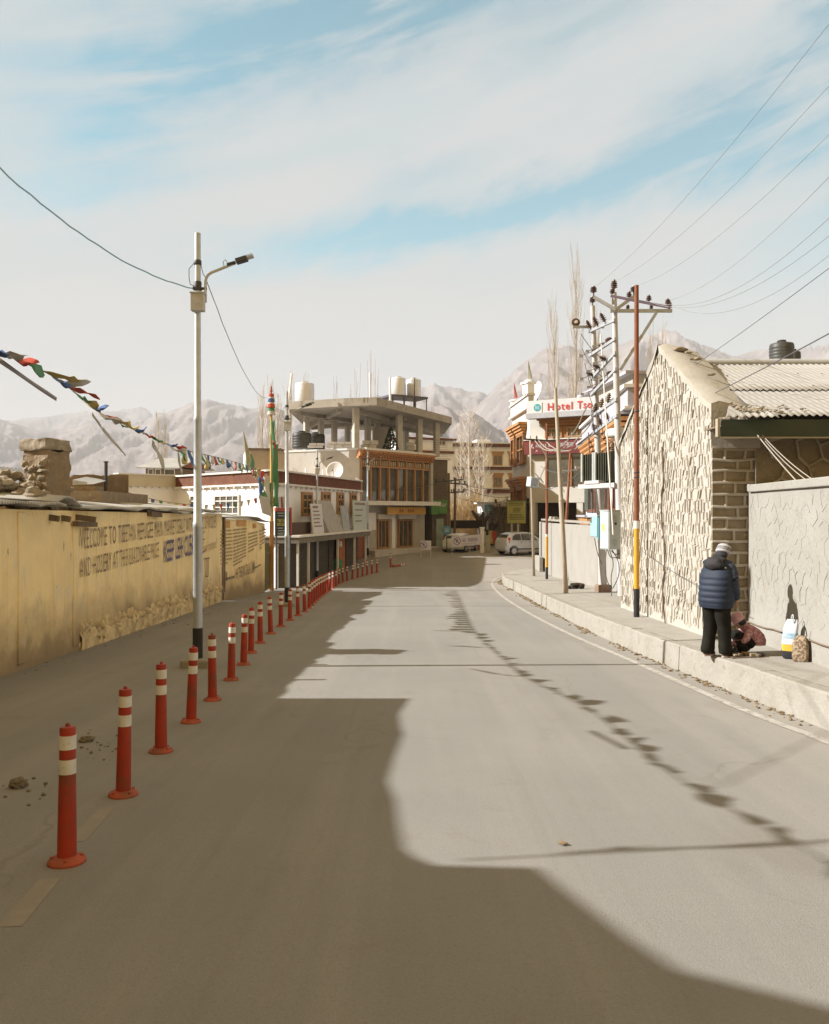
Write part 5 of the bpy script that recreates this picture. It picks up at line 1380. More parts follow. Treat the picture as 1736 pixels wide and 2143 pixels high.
# corner turret and parapet
m = MB(); LB.box(m, -.15, LB.L + .1, zr2, zr2 + .85, -.3, .12); m.build('parapet', M_tile, bh)
m = MB(); LB.box(m, -.25, LB.L + .2, zr2 + .85, zr2 + .98, -.4, .25); LB.box(m, -.25, LB.L + .2, zr2 - .12, zr2 - .004, .004, .28); m.build('coping', M_white2, bh)
m = MB(); q = V((cB[0] - .05, cB[1] + .2, zr2 + .98)); m.box(q + V((0, 0, .35)), (.62, .62, .75), rz=.5); m.box(q + V((0, 0, .78)), (.85, .85, .12), rz=.5); m.lathe([(.36, .84), (.25, .98), (.03, 1.06)], q, 12); m.build('corner_pinnacle', M_white, bh)
m = MB(); q2 = LB.p(.3, zr2 + .98, -.1); m.lathe([(.3, 0), (.3, .3), (.42, .32), (.42, .42), (.1, .5)], q2, 12); m.build('pinnacle', M_white, bh)
for (q_, lab, cn, hh) in ((q + V((0, 0, 1.0)), 'small furled flag on the corner pinnacle of the bank building', 'white', 1.4), (q2 + V((0, 0, .5)), 'thin red flag on the far pinnacle of the bank building', 'red', 1.3)):
    m = MB(); m.tube([q_, q_ + V((0, 0, hh))], .025, 5); m.add([q_ + V((0, 0, hh)), q_ + V((.28, 0, .15)), q_ + V((.08, .1, .1))], [(0, 1, 2)])
    tag(m.build('small_flag', FC[cn] if cn == 'red' else mat('banner_olive', cl(.2, .2, .2)), fix=False), lab, 'flag')
# bay windows on the side face
for (y0, y1) in ((985, 905), (1092, 1018)):
    for (t0, t1) in ((.45, 1.5), (2.2, 4.1)):
        k = LB.L / 5.0; z0, z1 = Z(y0 - 8, 62), Z(y1 - 5, 62)
        window(LB, t0 * k, t1 * k, z0 + .2, z1 - .3, bh, M_tib, M_glass, 2, 2, .16, .28)
        m = MB()
        for j in range(4): LB.box(m, t0 * k - .1 - .1 * j, t1 * k + .1 + .1 * j, z1 - .28 + .2 * j, z1 - .28 + .2 * j + .19, .004, .3 + .12 * j)
        m.build('window_eave', M_tib2, bh)
# front: timber storey, bank sign, glazed floor
s0 = .9; sE = FB.L - .2
z1, z0 = Z(868, 60), Z(893, 60)
m = MB()
for j in range(4): FB.box(m, 1.0 - .12 * j, FB.L, z0 - .05 + .2 * j, z0 - .05 + .2 * j + .19, .004, .25 + .17 * j)
m.build('timber_eave', M_tib, bh)
m = MB(); FB.box(m, 1.2, FB.L - .1, Z(922, 60), z0 - .06, .004, .10); m.build('timber_front', M_tib, bh)
for k in range(4):
    t0 = 1.35 + k * 1.5; window(FB, t0, t0 + 1.15, Z(919, 60), Z(898, 60), bh, M_wood, M_glass, 3, 2, .1, .1, back=.1)
zb0, zb1 = Z(951, 59.5), Z(922, 59.5)
m = MB(); FB.box(m, -.25, FB.L - .4, zb0, zb1, .05, .42); bs_ = m.build('bank_sign', mat('bank_maroon', cl(.165, .032, .028), cl(.13, .026, .022), 2, .5), bh)
m = MB(); write_on(m, FB, 'एक्\u093f\u0938\u0938', 2.2, 3.45, zb0 + .34, zb1 - .14, .426); write_on(m, FB, 'बैंक', 3.62, 4.25, zb0 + .34, zb1 - .14, .426)
write_on(m, FB, 'AXIS BANK', .62, 1.75, zb0 + .48, zb1 - .30, .426); write_on(m, FB, 'A', .62, .8, zb0 + .16, zb0 + .32, .426)
m.prism([FB.p(.22, zb0 + .42, .423), FB.p(.30, zb0 + .42, .423), FB.p(.42, zb1 - .26, .423), FB.p(.34, zb1 - .26, .423)], FB.n * .004); m.prism([FB.p(.40, zb0 + .42, .423), FB.p(.50, zb0 + .42, .423), FB.p(.42, zb0 + .58, .423)], FB.n * .004)
m.build('lettering', M_signwhite, bs_, fix=False)
m = MB(); FB.box(m, -.3, FB.L - .4, zb1 + .004, zb1 + .08, .05, .48); m.build('sign_edge', M_white2, bh)
m = MB(); FB.box(m, 1.3, FB.L - .1, Z(1018, 60), zb0 - .25, .01, .05); m.build('glazed_front', M_glass, bh)
for k in range(7): 
    m = MB(); t0 = 1.3 + k * (FB.L - 1.5) / 6; FB.box(m, t0 - .06, t0 + .06, Z(1018, 60), zb0 - .1, .05, .13); m.build('mullion', M_tib, bh)
# hotel sign on the roof
hs = thing('hotel_sign', 'white rooftop sign board with red letters and round teal emblem', 'sign', FB.p(3.5, zr2, .5))
hz0, hz1 = Z(867, 59.5), Z(841, 59.5)
m = MB(); FB.box(m, .15, FB.L + .3, hz0, hz1, .55, .95); m.build('board', M_signwhite, hs)
m = MB(); FB.box(m, .1, 6.6, hz0 - .38, hz0 - .004, .4, 1.05); m.build('ledge', mat('ledge_grey', cl(.40, .40, .42), cl(.34, .34, .35), 2, .7), hs)
def tp(px): return FB.hit(px, 850, .95)[0]
m = MB(); write_on(m, FB, 'Hotel', tp(1147), tp(1199), Z(863, 59.2), Z(847, 59.2), .985, bold=True); write_on(m, FB, 'Tso kar', tp(1209), tp(1277), Z(863, 59.2), Z(847, 59.2), .985, bold=True)
m.build('lettering', mat('sign_letters_red', cl(.50, .06, .055)), hs, fix=False)
m = MB(); FB.box(m, tp(1116), tp(1135), Z(866, 59.2), Z(844, 59.2), .951, .99); e = m.build('emblem_plate', M_white2, hs)
R0 = Matrix(((FB.u.x, 0, FB.n.x), (FB.u.y, 0, FB.n.y), (0, 1, 0)))
m = MB(); m.lathe([(.27, 0), (.27, .01)], FB.p(tp(1125.5), Z(855, 59.2), .992), 24, rot=R0); m.build('emblem_disc', mat('emblem_teal', cl(.05, .30, .34)), e)
m = MB(); write_on(m, FB, 'ht', tp(1122), tp(1129.5), Z(858.5, 59.2), Z(850, 59.2), 1.006, bold=True); m.build('emblem_letters', M_signwhite, e, fix=False)
dish('satellite_dish', 'large mesh satellite dish standing on the bank building roof behind the hotel sign', V((X(1125, 63), 63, zr2)), .95, (-.9, -.35, .35), M_dish, 1.35)

# ================= house with painted eaves along the pavement
M_dkblue = mat('parapet_lilac', cl(.40, .38, .41), cl(.34, .32, .35), 2, .85)
ph = thing('painted_eave_house', 'white house with stepped orange painted eaves behind the transformer poles', 'house', (10.4, 45, gz(45)))
PH = Fac((10.55, 51.0), (9.0, 34.0)); pz = 7.15
PE = Fac((9.0, 34.0), (20, 34.5))
m = MB(); m.prism([V((10.55, 51, -3)), V((9.0, 34, -3)), V((20, 34.5, -3)), V((20, 51, -3))], (0, 0, pz - .9 + 3)); m.build('wall', M_white, ph)
m = MB(); PH.box(m, 0, PH.L, pz - .9, pz - .14, -.3, .25); m.build('parapet', M_dkblue, ph)
m = MB(); PH.box(m, -.1, PH.L + .1, pz - .14, pz, -.4, .42); PH.box(m, -.1, PH.L + .1, pz - 1.0, pz - .904, .004, .4); m.build('coping', M_white2, ph)
m = MB(); PH.box(m, .3, .55, pz - 2.6, pz - 2.45, .004, .7); m.build('bracket', M_white2, ph)
for (t0, t1, za, zb) in ((.6, 5.2, 1.9, 4.9), (6.6, 10.6, 1.9, 4.9), (11.8, 15.8, 1.9, 4.9), (.8, 4.2, -1.2, .5), (6.6, 10.4, -1.2, .5)):
    window(PH, t0, t1, za, zb - .1, ph, M_maroon, M_glass, 3, 2, .16, .12)
    m = MB()
    for j in range(5): PH.box(m, t0 - .15 - .1 * j, t1 + .15 + .1 * j, zb - .1 + .24 * j, zb - .1 + .24 * j + .16, .004, .12 + .09 * j)
    for j in range(4):
        nb = int((t1 - t0) / .32)
        for k in range(nb): PH.box(m, t0 - .05 + k * .32, t0 + .12 + k * .32, zb + .06 + .24 * j, zb + .14 + .24 * j, .08, .18 + .09 * j)
    m.build('window_eave', M_tib2, ph)
    m = MB(); PH.box(m, t0 - .6, t1 + .6, zb + 1.11, zb + 1.22, .004, .62); m.build('eave_slab', M_dkblue, ph)
m = MB()
for i in range(9):
    PH.box(m, .7 + i * .2, .76 + i * .2, 2.0, 4.7, .14, .18)
m.build('grille', mat('grille_green', cl(.16, .19, .16)), ph)
# blue banner on the roof and grey hotel block behind
bq = thing('rooftop_banner', 'blue and white banner on poles above the painted eave house', 'banner', (X(1310, 46), 46, 7))
BQ = Fac((X(1292, 47), 47), (X(1330, 45), 45)); m = MB(); BQ.box(m, 0, BQ.L, Z(880, 46), Z(838, 46), -.04, 0); m.build('cloth', mat('banner_blue', cl(.11, .22, .40), cl(.16, .27, .44), 3, .8), bq)
m = MB()
for i in range(4): BQ.box(m, .12 + .05 * i, BQ.L - .12 - .1 * (i % 2), Z(876 - 9 * i, 46), Z(871 - 9 * i, 46), .002, .008)
m.build('stripe', M_signwhite, bq)
m = MB(); m.tube([BQ.p(.02, 6, -.06), BQ.p(.02, Z(832, 46), -.06)], .04, 6); m.tube([BQ.p(BQ.L, 6, -.06), BQ.p(BQ.L, Z(832, 46), -.06)], .04, 6); m.build('pole', M_darkmetal, bq)
gh = thing('grey_block', 'plain grey house with small window above the painted eave house', 'house', (X(1290, 62), 62, 0))
GH = Fac((X(1225, 70), 70), (X(1325, 58), 58)); m = MB(); GH.box(m, 0, GH.L, -1, Z(810, 64), -6, 0); m.build('wall', mat('grey_plaster', cl(.38, .36, .33), cl(.32, .30, .27), 1.2, .9), gh)
m = MB(); GH.box(m, -.3, GH.L + .3, Z(810, 64), Z(804, 64), -6.3, .6); m.build('roof', M_dkblue, gh)
for (x0, x1) in ((1296, 1306), (1262, 1272)): s0, z0 = GH.hit(x0, 838); s1, z1 = GH.hit(x1, 824); window(GH, s0, s1, z0, z1, gh, M_white2, M_glass, 2, 1, .1, .08)

# ================= yellow board, white kiosk, pollards, poles and banners at the bend
yb = thing('yellow_board', 'olive yellow signboard with several rows of dark text hanging by the garage', 'sign', W(1081, 1096, 57))
YF = Fac((X(1062, 57.4), 57.4), (X(1101, 56.6), 56.6)); y0_, y1_ = Z(1095, 57), Z(1048, 57)
m = MB(); YF.box(m, 0, YF.L, y0_, y1_, -.08, 0); m.build('panel', mat('board_olive', cl(.36, .34, .11), cl(.30, .29, .10), 2, .7), yb)
m = MB(); R6 = random.Random(5)
for (u, a, b_) in ((.93, .08, .9), (.86, .1, .88), (.79, .12, .85), (.66, .35, .75), (.6, .3, .7), (.54, .35, .72), (.48, .3, .7), (.38, .15, .8), (.31, .12, .85), (.24, .1, .9), (.16, .15, .85)):
    x_ = a
    while x_ < b_:
        w = min(R6.uniform(.05, .12), b_ - x_ + .01); YF.box(m, x_ * YF.L, (x_ + w) * YF.L, y0_ + (y1_ - y0_) * u, y0_ + (y1_ - y0_) * (u + .038), .002, .006); x_ += w + .025
m.build('small_writing', mat('board_text', cl(.085, .085, .035)), yb)
m = MB(); YF.box(m, -.04, 0, y0_ - .04, y1_ + .3, -.07, .02); YF.box(m, YF.L, YF.L + .05, y0_ - .04, y1_ + .3, -.07, .02); YF.box(m, 0, YF.L, y1_, y1_ + .05, -.07, .02); m.build('frame', M_darkmetal, yb)
m = MB(); YF.box(m, YF.L * .5, YF.L * .5 + .1, gz(57) - .3, y0_ - .04, -.2, -.1); m.build('post', M_galv2, yb)
kk = thing('tea_kiosk', 'small white flat roofed kiosk with turquoise corner at the street end', 'kiosk', (X(1035, 66), 66, gz(66)))
KF = Fac((X(1000, 69), 69), (X(1074, 64.5), 64.5)); k0 = gz(66)
m = MB(); KF.box(m, 0, 1.1, k0 - .3, Z(1055, 66), -2, 0); m.build('wall', M_white, kk)
m = MB(); KF.box(m, -.1, KF.L, Z(1054, 66), Z(1050, 66), -2.2, .3); m.build('roof', M_white2, kk)
m = MB(); KF.box(m, 1.1, 1.9, Z(1078, 66), Z(1055, 66), -.1, .02); m.build('fascia', mat('turquoise_paint', cl(.14, .32, .31), cl(.10, .25, .25), 3, .7), kk)
m = MB(); KF.box(m, 1.9, KF.L - .1, k0, Z(1056, 66), -1.9, -.8); m.build('interior', mat('kiosk_inside', cl(.22, .18, .11), cl(.30, .20, .10), 2, .9), kk)
m = MB(); KF.box(m, 1.45, 1.58, k0, Z(1078, 66), -.06, .06); KF.box(m, KF.L - .2, KF.L - .1, k0, Z(1055, 66), -.06, .06); m.build('post', M_white, kk)
for k, (px, cn, y1) in enumerate(((1016, 'white', 1112), (1022, 'blue', 1108), (1028, 'yellow', 1110), (1035, 'red', 1112))):
    c0 = W(px, y1, 64); m = MB(); cloth(m, c0, V((c0.x, 64, gz(64) + .3)), (1, .1, 0), .34, .4, k + 70, 6, 3)
    tag(m.build('hanging_garment', FC[cn] if cn != 'blue' else mat('navy_cloth', cl(.05, .055, .085)), smooth=True, fix=False), f'{["white", "dark navy", "ochre yellow", "red"][k]} garment hanging in front of the kiosk', 'garment', 'garments hung outside the kiosk')
def pollard(px, d, y0, label, seed, r=.32):
    R = random.Random(seed); t_ = thing('pollard_tree', label, 'tree', (X(px, d), d, gz(d)), 'pollarded trunks'); m = MB()
    b_ = V((X(px, d), d, gz(d) - .1)); H = Z(y0, d) - b_.z; q = b_ + V((R.uniform(-.2, .2), 0, H * .55))
    m.tube([b_, b_.lerp(q, .5) + V((.08, 0, 0)), q], [r, r * .85, r * .95], 9)
    for k in range(5):
        e = q + V((R.uniform(-.9, .9), R.uniform(-.3, .3), H * R.uniform(.25, .45))); m.tube([q, q.lerp(e, .5) + V((R.uniform(-.1, .1), 0, .1)), e], [r * .6, r * .42, r * .34], 7); m.blob(e, r * .42, k, .5, 1)
    m.build('trunk', mat('dark_bark', cl(.10, .075, .05), cl(.16, .12, .085), 5, .96, .8, 12), t_, smooth=True, auto=50); m = MB()
    for k in range(26):
        a = q + V((R.uniform(-.7, .7), R.uniform(-.3, .3), H * .3)); m.tube([a, a + V((R.uniform(-.5, .5), 0, R.uniform(.5, 1.2)))], [.02, .006], 3, cap=False)
    m.build('crown', M_twig, t_, fix=False)
pollard(1012, 67, 1068, 'dark pollarded trunk at the end of the black awning', 3, .34)
pollard(1022, 68, 1088, 'stubby pollarded trunk close to the white kiosk', 5, .42)
pollard(1052, 64, 1045, 'dark pollarded tree between kiosk and yellow board', 8, .26)
m = MB(); AW = Fac((X(945, 65), 65), (X(1010, 65.5), 65.5)); AW.box(m, 0, AW.L, Z(1106, 65), Z(1089, 65), -.9, .0)
aw = thing('dark_awning', 'long black shop awning on posts in front of the orange thicket', 'awning', (X(975, 65), 65, gz(65))); m.build('canopy', mat('black_awning', cl(.035, .028, .02), cl(.05, .038, .026), 2, .8), aw)
for t0 in (.1, AW.L - .1):
    m = MB(); AW.box(m, t0 - .04, t0 + .04, gz(65) - .2, Z(1106.2, 65), -.5, -.42); m.build('post', M_galv2, aw)
def util_pole(px, d, y0, lean, r, label, arms, name='utility_pole', grp='dark utility poles by the brick flank'):
    b_ = V((X(px, d), d, gz(d) - .1)); t_ = thing(name, label, 'utility pole', b_, grp); m = MB(); e = V((b_.x + lean, d, Z(y0, d)))
    m.tube([b_, b_.lerp(e, .5), e], [r, r * .85, r * .65], 8); m.build('pole', M_oldwood, t_, smooth=True, auto=40)
    for (u, w, dz) in arms:
        c = b_.lerp(e, u); m = MB(); m.beam(c + V((-w, -.08, -dz)), c + V((w, -.08, dz)), .09, .09)
        a = m.build('cross_arm', M_darkmetal, t_)
        m = MB()
        for s in (-.9, -.4, .4, .9): m.lathe([(.02, 0), (.06, .05), (.04, .1), (.06, .14), (.02, .2)], c + V((w * s, -.08, dz * s + .05)), 8)
        m.build('insulator', M_darkmetal, a)
    return t_
util_pole(941, 60.5, 990, -.05, .13, 'dark leaning utility pole against the brick flank', [(.9, 1.0, .1)])
util_pole(951, 62, 1000, .1, .11, 'dark utility pole with double cross arms before the thicket', [(.92, .8, -.06), (.8, .7, .05)])
bs2 = thing('round_sign', 'small round blue sign on a thin dark post near the brick flank', 'sign', G(935.5, 1160)); q = G(935.5, 1160)
m = MB(); q.y = 57; q = V((X(935.5, 57), 57, gz(57))); m.tube([q, q + V((0, 0, Z(1100, 57) - q.z))], .03, 6); m.build('post', M_darkmetal, bs2)
m = MB(); R0 = Matrix.Rotation(rad(90), 3, 'X'); m.lathe([(.30, -.0), (.31, .015), (.30, .03)], (q.x, q.y - .04, Z(1110, 57)), 24, rot=R0); m.build('disc', mat('sign_blue', cl(.07, .20, .33), cl(.10, .24, .36), 3, .6), bs2)
m = MB()
for k in range(3): m.obox((q.x - .14, q.y - .078, Z(1110, 57) + .08 - k * .09), (.28, 0, 0), (0, .004, 0), (0, 0, .035))
m.build('small_writing', M_signwhite, bs2)
# no parking boards
M_npr = mat('board_ink', cl(.12, .085, .12)); M_npb = mat('board_lilac_white', cl(.52, .49, .53), cl(.47, .44, .48), 2, .7)
def no_entry_mark(m, f, t0, z0, r, off):
    n = 28
    for k in range(n):
        a, b_ = 6.2832 * k / n, 6.2832 * (k + 1) / n
        m.add([f.p(t0 + r * math.cos(a), z0 + r * math.sin(a), off), f.p(t0 + r * math.cos(b_), z0 + r * math.sin(b_), off), f.p(t0 + r * .84 * math.cos(b_), z0 + r * .84 * math.sin(b_), off), f.p(t0 + r * .84 * math.cos(a), z0 + r * .84 * math.sin(a), off)], [(0, 1, 2, 3)])
    write_on(m, f, 'P', t0 - r * .3, t0 + r * .35, z0 - r * .5, z0 + r * .5, off, bold=True)
    d = r * .72; w = r * .08
    m.add([f.p(t0 - d - w, z0 + d - w, off + .002), f.p(t0 - d + w, z0 + d + w, off + .002), f.p(t0 + d + w, z0 - d + w, off + .002), f.p(t0 + d - w, z0 - d - w, off + .002)], [(0, 1, 2, 3)])
np1 = thing('no_parking_board', 'small white board on two legs bearing only a crossed P', 'sign', G(884, 1170))
NF = Fac((X(881, 53.4), 53.4), (X(903, 53.6), 53.6)); nz1, nz0 = Z(1131.5, 53.5), Z(1151, 53.5)
m = MB(); NF.box(m, 0, NF.L, nz0, nz1, -.03, 0); m.build('panel', M_npb, np1)
m = MB(); no_entry_mark(m, NF, NF.L * .28, (nz0 + nz1) / 2 + .02, .23, .004); m.build('symbol', M_npr, np1, fix=False)
for t0 in (.01, NF.L - .04): m = MB(); NF.box(m, t0, t0 + .03, gz(53.5) - .05, nz0, -.03, 0); m.build('leg', M_galv2, np1)
np2 = thing('no_parking_banner', 'long white banner board reading NO PARKING in front of the parked white car', 'sign', G(975, 1166))
NF = Fac((X(945.5, 55), 55), (X(1009, 55.4), 55.4)); nz1, nz0 = Z(1122.5, 55), Z(1144, 55)
m = MB(); m.obox(NF.p(0, nz0, -.03), NF.u * NF.L + V((0, 0, .12)), NF.n * .03, V((0, 0, nz1 - nz0))); m.build('panel', M_npb, np2)
m = MB(); no_entry_mark(m, NF, .38, (nz0 + nz1) / 2 + .02, .25, .006)
write(m, 'NO  PARKING', NF.p(.75, nz0 + .28, .006), NF.p(1.78, nz0 + .36, .006), NF.p(.75, nz0 + .53, .006), NF.p(1.78, nz0 + .61, .006), bold=True)
write(m, 'IN FRONT OF GATE', NF.p(.77, nz0 + .12, .006), NF.p(1.7, nz0 + .2, .006), NF.p(.77, nz0 + .21, .006), NF.p(1.7, nz0 + .29, .006))
m.build('lettering', M_npr, np2, fix=False)
for t0 in (.02, 1.25, NF.L - .05): m = MB(); NF.box(m, t0, t0 + .03, gz(55) - .05, nz0 + .05, -.06, -.032); m.build('leg', M_galv2, np2)
m = MB(); q = G(1010, 1163); q = V((X(1009.5, 57), 57, gz(57))); m.box(q + V((0, 0, .8)), (.28, .28, 1.7)); m.box(q + V((0, 0, 1.7)), (.36, .36, .1)); tag(m.build('white_post', M_white, bevel=.02), 'square whitewashed gate post beside the NO PARKING banner', 'post')
m = MB(); q = V((X(1021, 57.5), 57.5, gz(57.5))); m.box(q + V((0, 0, .55)), (.36, .3, 1.1)); m.box(q + V((0, 0, 1.12)), (.42, .36, .08)); tag(m.build('white_post', mat('cream_post', cl(.46, .42, .33), cl(.40, .36, .28), 3, .85), bevel=.02), 'short cream gate post between white post and silver car', 'post')
ob = MB(); OF = Fac((X(965, 60), 60), (X(1012, 60.5), 60.5)); OF.box(ob, 0, OF.L, gz(60) - .1, gz(60) + 1.05, -.5, 0); tag(ob.build('orange_barrier', M_rust), 'low rust orange wall behind the NO PARKING banner', 'wall')
# wires across the street end
for k, (a, b_, s) in enumerate(((W(951, 1008, 62), W(1120, 1010, 60), .5), (W(951, 1010, 62), W(1110, 1030, 62), .7), (W(952, 1038, 62), W(1065, 1045, 62), .4), (W(941, 1000, 60.5), W(754, 1010, 54.5), .6))):
    m = MB(); m.tube(sag(a, b_, s, 16), .016, 4); tag(m.build('overhead_cable', M_wire), ['highest cable from the dark utility poles to the bank corner', 'slack middle cable crossing the thicket to the bank side', 'lowest cable crossing the orange thicket', 'dark cable from the utility pole along the glazed front'][k], 'cable', 'cables at the street end')
# ================= stone gable house on the pavement
M_ashlar = mat('lime_washed_stone', cl(.40, .372, .322), cl(.365, .335, .282), 1.6, .95, .5, 22, c3=cl(.33, .28, .215), sc3=5, t3=(.58, .7))
M_pointing = mat('raised_mortar', cl(.40, .368, .315), cl(.31, .26, .195), 5, .95, .4, 30)
M_sstone = mat('bare_field_stone', cl(.27, .22, .15), cl(.19, .15, .095), 3.4, .95, .9, 16, c3=cl(.33, .28, .20), sc3=7)
M_coping = mat('gable_plaster', cl(.365, .335, .28), cl(.32, .29, .235), 2, .94, .5, 12, c3=cl(.25, .205, .15), sc3=5, t3=(.6, .72))
M_roof = mat('pale_corrugated_roof', cl(.34, .325, .30), cl(.30, .282, .25), .9, .6, 0, c3=cl(.30, .24, .17), sc3=4.5, t3=(.66, .75), spec=.3)
M_fascia = mat('dark_green_fascia', cl(.035, .055, .04), cl(.055, .065, .05), 2, .6)
GA, GB = (5.10, 20.5), (4.87, 13.55)
SG = Fac(GA, GB)
tpk = 3.65; EZ, PZ = 3.67, 5.31
def gtop(t): return EZ + (PZ - EZ) * (t / tpk if t < tpk else (SG.L - t) / (SG.L - tpk))
def gbase(t): return gz((SG.A + SG.u * t).y) + KH - .05
st = thing('stone_gable_house', 'stone house with tall gable of raised mortar ribs and pale corrugated roof', 'house', (GB[0], GB[1], gz(13.5)))
m = MB()
def gable_part(t0, t1, n):
    for i in range(n):
        a, b_ = t0 + (t1 - t0) * i / n, t0 + (t1 - t0) * (i + 1) / n
        hi = lambda t: gtop(t) - .02
        k = 16
        for j in range(k):
            def pt(t, w):
                z = gbase(t) - .3 + (hi(t) - gbase(t) + .3) * w
                return SG.p(t, z, .008 * noise.noise(V((t * 1.1, z * 1.1, 4))) + .004 * noise.noise(V((t * 4, z * 4, 4))))
            m.add([pt(a, j / k), pt(b_, j / k), pt(b_, (j + 1) / k), pt(a, (j + 1) / k)], [(0, 1, 2, 3)])
gable_part(0, tpk, 14); gable_part(tpk, SG.L, 14)
m.add([SG.p(0, gbase(0) - .3), SG.p(0, EZ - .02), SG.p(0, EZ - .02, -.7), SG.p(0, gbase(0) - .3, -.7)], [(0, 1, 2, 3)])
poly = [SG.p(0, -1.4, -.7), SG.p(SG.L, -1.4, -.7), SG.p(SG.L, EZ - .2, -.7), SG.p(tpk, PZ - .2, -.7), SG.p(0, EZ - .2, -.7)]
m.add(poly, [(0, 1, 2, 3, 4)])
gw = m.build('gable_wall', M_ashlar, st, fix=False)
m = MB()
inside = lambda t, z: .02 < t < SG.L + .01 and gbase(t) + .12 < z < gtop(t) - .07
cell_ribs(m, SG, inside, 0, SG.L, -.7, 5.3, .165, .20, .026, .024, .95, .24, 5, off=.0, drop=.16, hk=.35)
m.build('mortar_ribs', M_pointing, gw, fix=False)
m = MB(); P0 = []
for i in range(20):       # long crack running down the face, drawn as a dark brown tube
    z = 3.2 - i * .19; t = SG.L - 3.0 + .10 * math.sin(i * .7) + .10 * noise.noise(V((i * .9, 0, 0))) + i * .012
    P0.append(SG.p(t, z, .035))
m.tube(P0, [.012 + .006 * (i % 3) for i in range(20)], 5); m.build('crack', mat('crack_brown', cl(.12, .075, .045), rough=1), gw)
# plastered top of the gable, rough on the street edge
m = MB(); R7 = random.Random(2)
for (ta, tb) in ((0, tpk), (tpk, SG.L + .03)):
    n = 16; vs = []
    for i in range(n + 1):
        t = ta + (tb - ta) * i / n; z = gtop(t)
        for (o, dz) in ((.035 + R7.uniform(-.02, .03), -.12), (.03 + R7.uniform(-.02, .02), -.02), (-.1, .02), (-.4, -.05), (-.78, -.18), (-.80, -.60)):
            vs.append(SG.p(t, z + dz + R7.uniform(-.015, .015), o))
    m.add(vs, [(i * 6 + j, i * 6 + j + 1, (i + 1) * 6 + j + 1, (i + 1) * 6 + j) for i in range(n) for j in range(5)])
m.add([SG.p(SG.L + .03, gtop(SG.L - .25) + dz - .10, o) for o, dz in ((.03, -.14), (.03, -.02), (-.1, .02), (-.4, -.05), (-.76, -.20), (-.76, -.75), (.03, -.75))], [(0, 1, 2, 3, 4, 5, 6)])
m.build('gable_coping', M_coping, st, smooth=True, auto=50)
m = MB()
for (px, py, d, s) in ((1398, 722, 16.4, .10), (1430, 752, 15.8, .07), (1415, 745, 16.2, .05), (1460, 790, 14.9, .05)):
    q = W(px, py, d); m.blob(V((q.x + .25, q.y, gtop((20.5 - d) * 1.0) + .03)), (s * 1.6, s, s * .5), int(px), .4, 2, fr=1.8)
m.build('loose_stone', M_rubble, st)
# broken stones at the eave end
m = MB(); R7 = random.Random(14); SG.box(m, SG.L - .5, SG.L + .02, 2.9, EZ - .12, -.70, -.01)
for i in range(20):
    m.obox(SG.p(SG.L + R7.uniform(-.02, .14), EZ - R7.uniform(.10, .62), -R7.uniform(.0, .5)), V((R7.uniform(.16, .34), R7.uniform(-.1, .1), R7.uniform(-.03, .03))), V((.04, R7.uniform(.12, .25), 0)), V((0, R7.uniform(-.02, .02), R7.uniform(.07, .15))))
m.build('broken_quoin', M_rubble, st, bevel=.02)
# front wall: quoins with heavy mortar then hexagons under the eave
FFc = Fac((4.87, 13.55), (14.0, 14.25)); fz = gz(13.5) + KH - .3
m = MB(); FFc.box(m, .0, .09, fz, 3.35, -.05, 0); FFc.box(m, .091, FFc.L, fz, 3.35, -.6, 0); fw_ = m.build('front_wall', M_sstone, st)
m = MB()
for r in range(19):
    z = -.12 + r * .192 + .045 * noise.noise(V((r, 2, 0))); z2 = z + .192
    if z > 3.0: break
    n1 = .06 * noise.noise(V((r * 1.3, 5, 0)))
    m.tube([FFc.p(-.015, z, .012), FFc.p(.25, z + n1, .02), FFc.p(.5, z + n1 * .5, .018), FFc.p(.72, z + .01, .015)], .027, 6)
    for s in ([.21, .56] if r % 2 else [.40, .66]):
        s += .07 * noise.noise(V((r * 2.7, s, 1))); m.tube([FFc.p(s, z, .014), FFc.p(s + .05 * noise.noise(V((r * 1.9, s, 4))), z2, .014)], .024, 6)
cell_ribs(m, FFc, lambda t, z: .72 < t < FFc.L and 1.9 < z < 3.3, .72, FFc.L, 2.0, 3.6, .46, .36, .045, .030, .55, .34, 8, off=.003, drop=.1)
m.build('mortar_ribs', M_pointing, fw_, fix=False)
# roof: two courses of corrugated sheets facing the camera, and the far slope
RD0, RZ0, RD1, RZ1 = 12.85, 3.40, 17.0, 4.93
def corr(m, xa, xb, xa2, d0, z0, d1, z1, pitch, amp, lift=0.0, ragged=0.0, rows=6):
    n = int((xb - min(xa, xa2)) / pitch * 8); vs = []
    for j in range(rows + 1):
        u = j / rows; x0 = xa + (xa2 - xa) * u
        for i in range(n + 1):
            x = x0 + (xb - x0) * i / n
            d = d0 + (d1 - d0) * u - (ragged * noise.noise(V((x * 1.2, 3, 0))) if j == 0 else 0)
            z = z0 + (z1 - z0) * u + lift + amp * math.sin(2 * math.pi * x / pitch) + .012 * noise.noise(V((x * .7, u * 3, 1)))
            vs.append((x, d, z))
    m.add(vs, [(j * (n + 1) + i, j * (n + 1) + i + 1, (j + 1) * (n + 1) + i + 1, (j + 1) * (n + 1) + i) for j in range(rows) for i in range(n)])
mid = .42; dm, zm = RD0 + (RD1 - RD0) * mid, RZ0 + (RZ1 - RZ0) * mid
m = MB(); corr(m, 5.52, 15.5, 5.66, dm - .05, zm - .02, RD1 + .02, RZ1, .115, .015, .022)
o = m.build('roof_upper_sheets', M_roof, st, smooth=True, fix=False); sd = o.modifiers.new('thickness', 'SOLIDIFY'); sd.thickness = .005
m = MB(); corr(m, 5.40, 15.5, 5.58, RD0, RZ0, dm + .1, zm + .035, .115, .015, 0, .03)
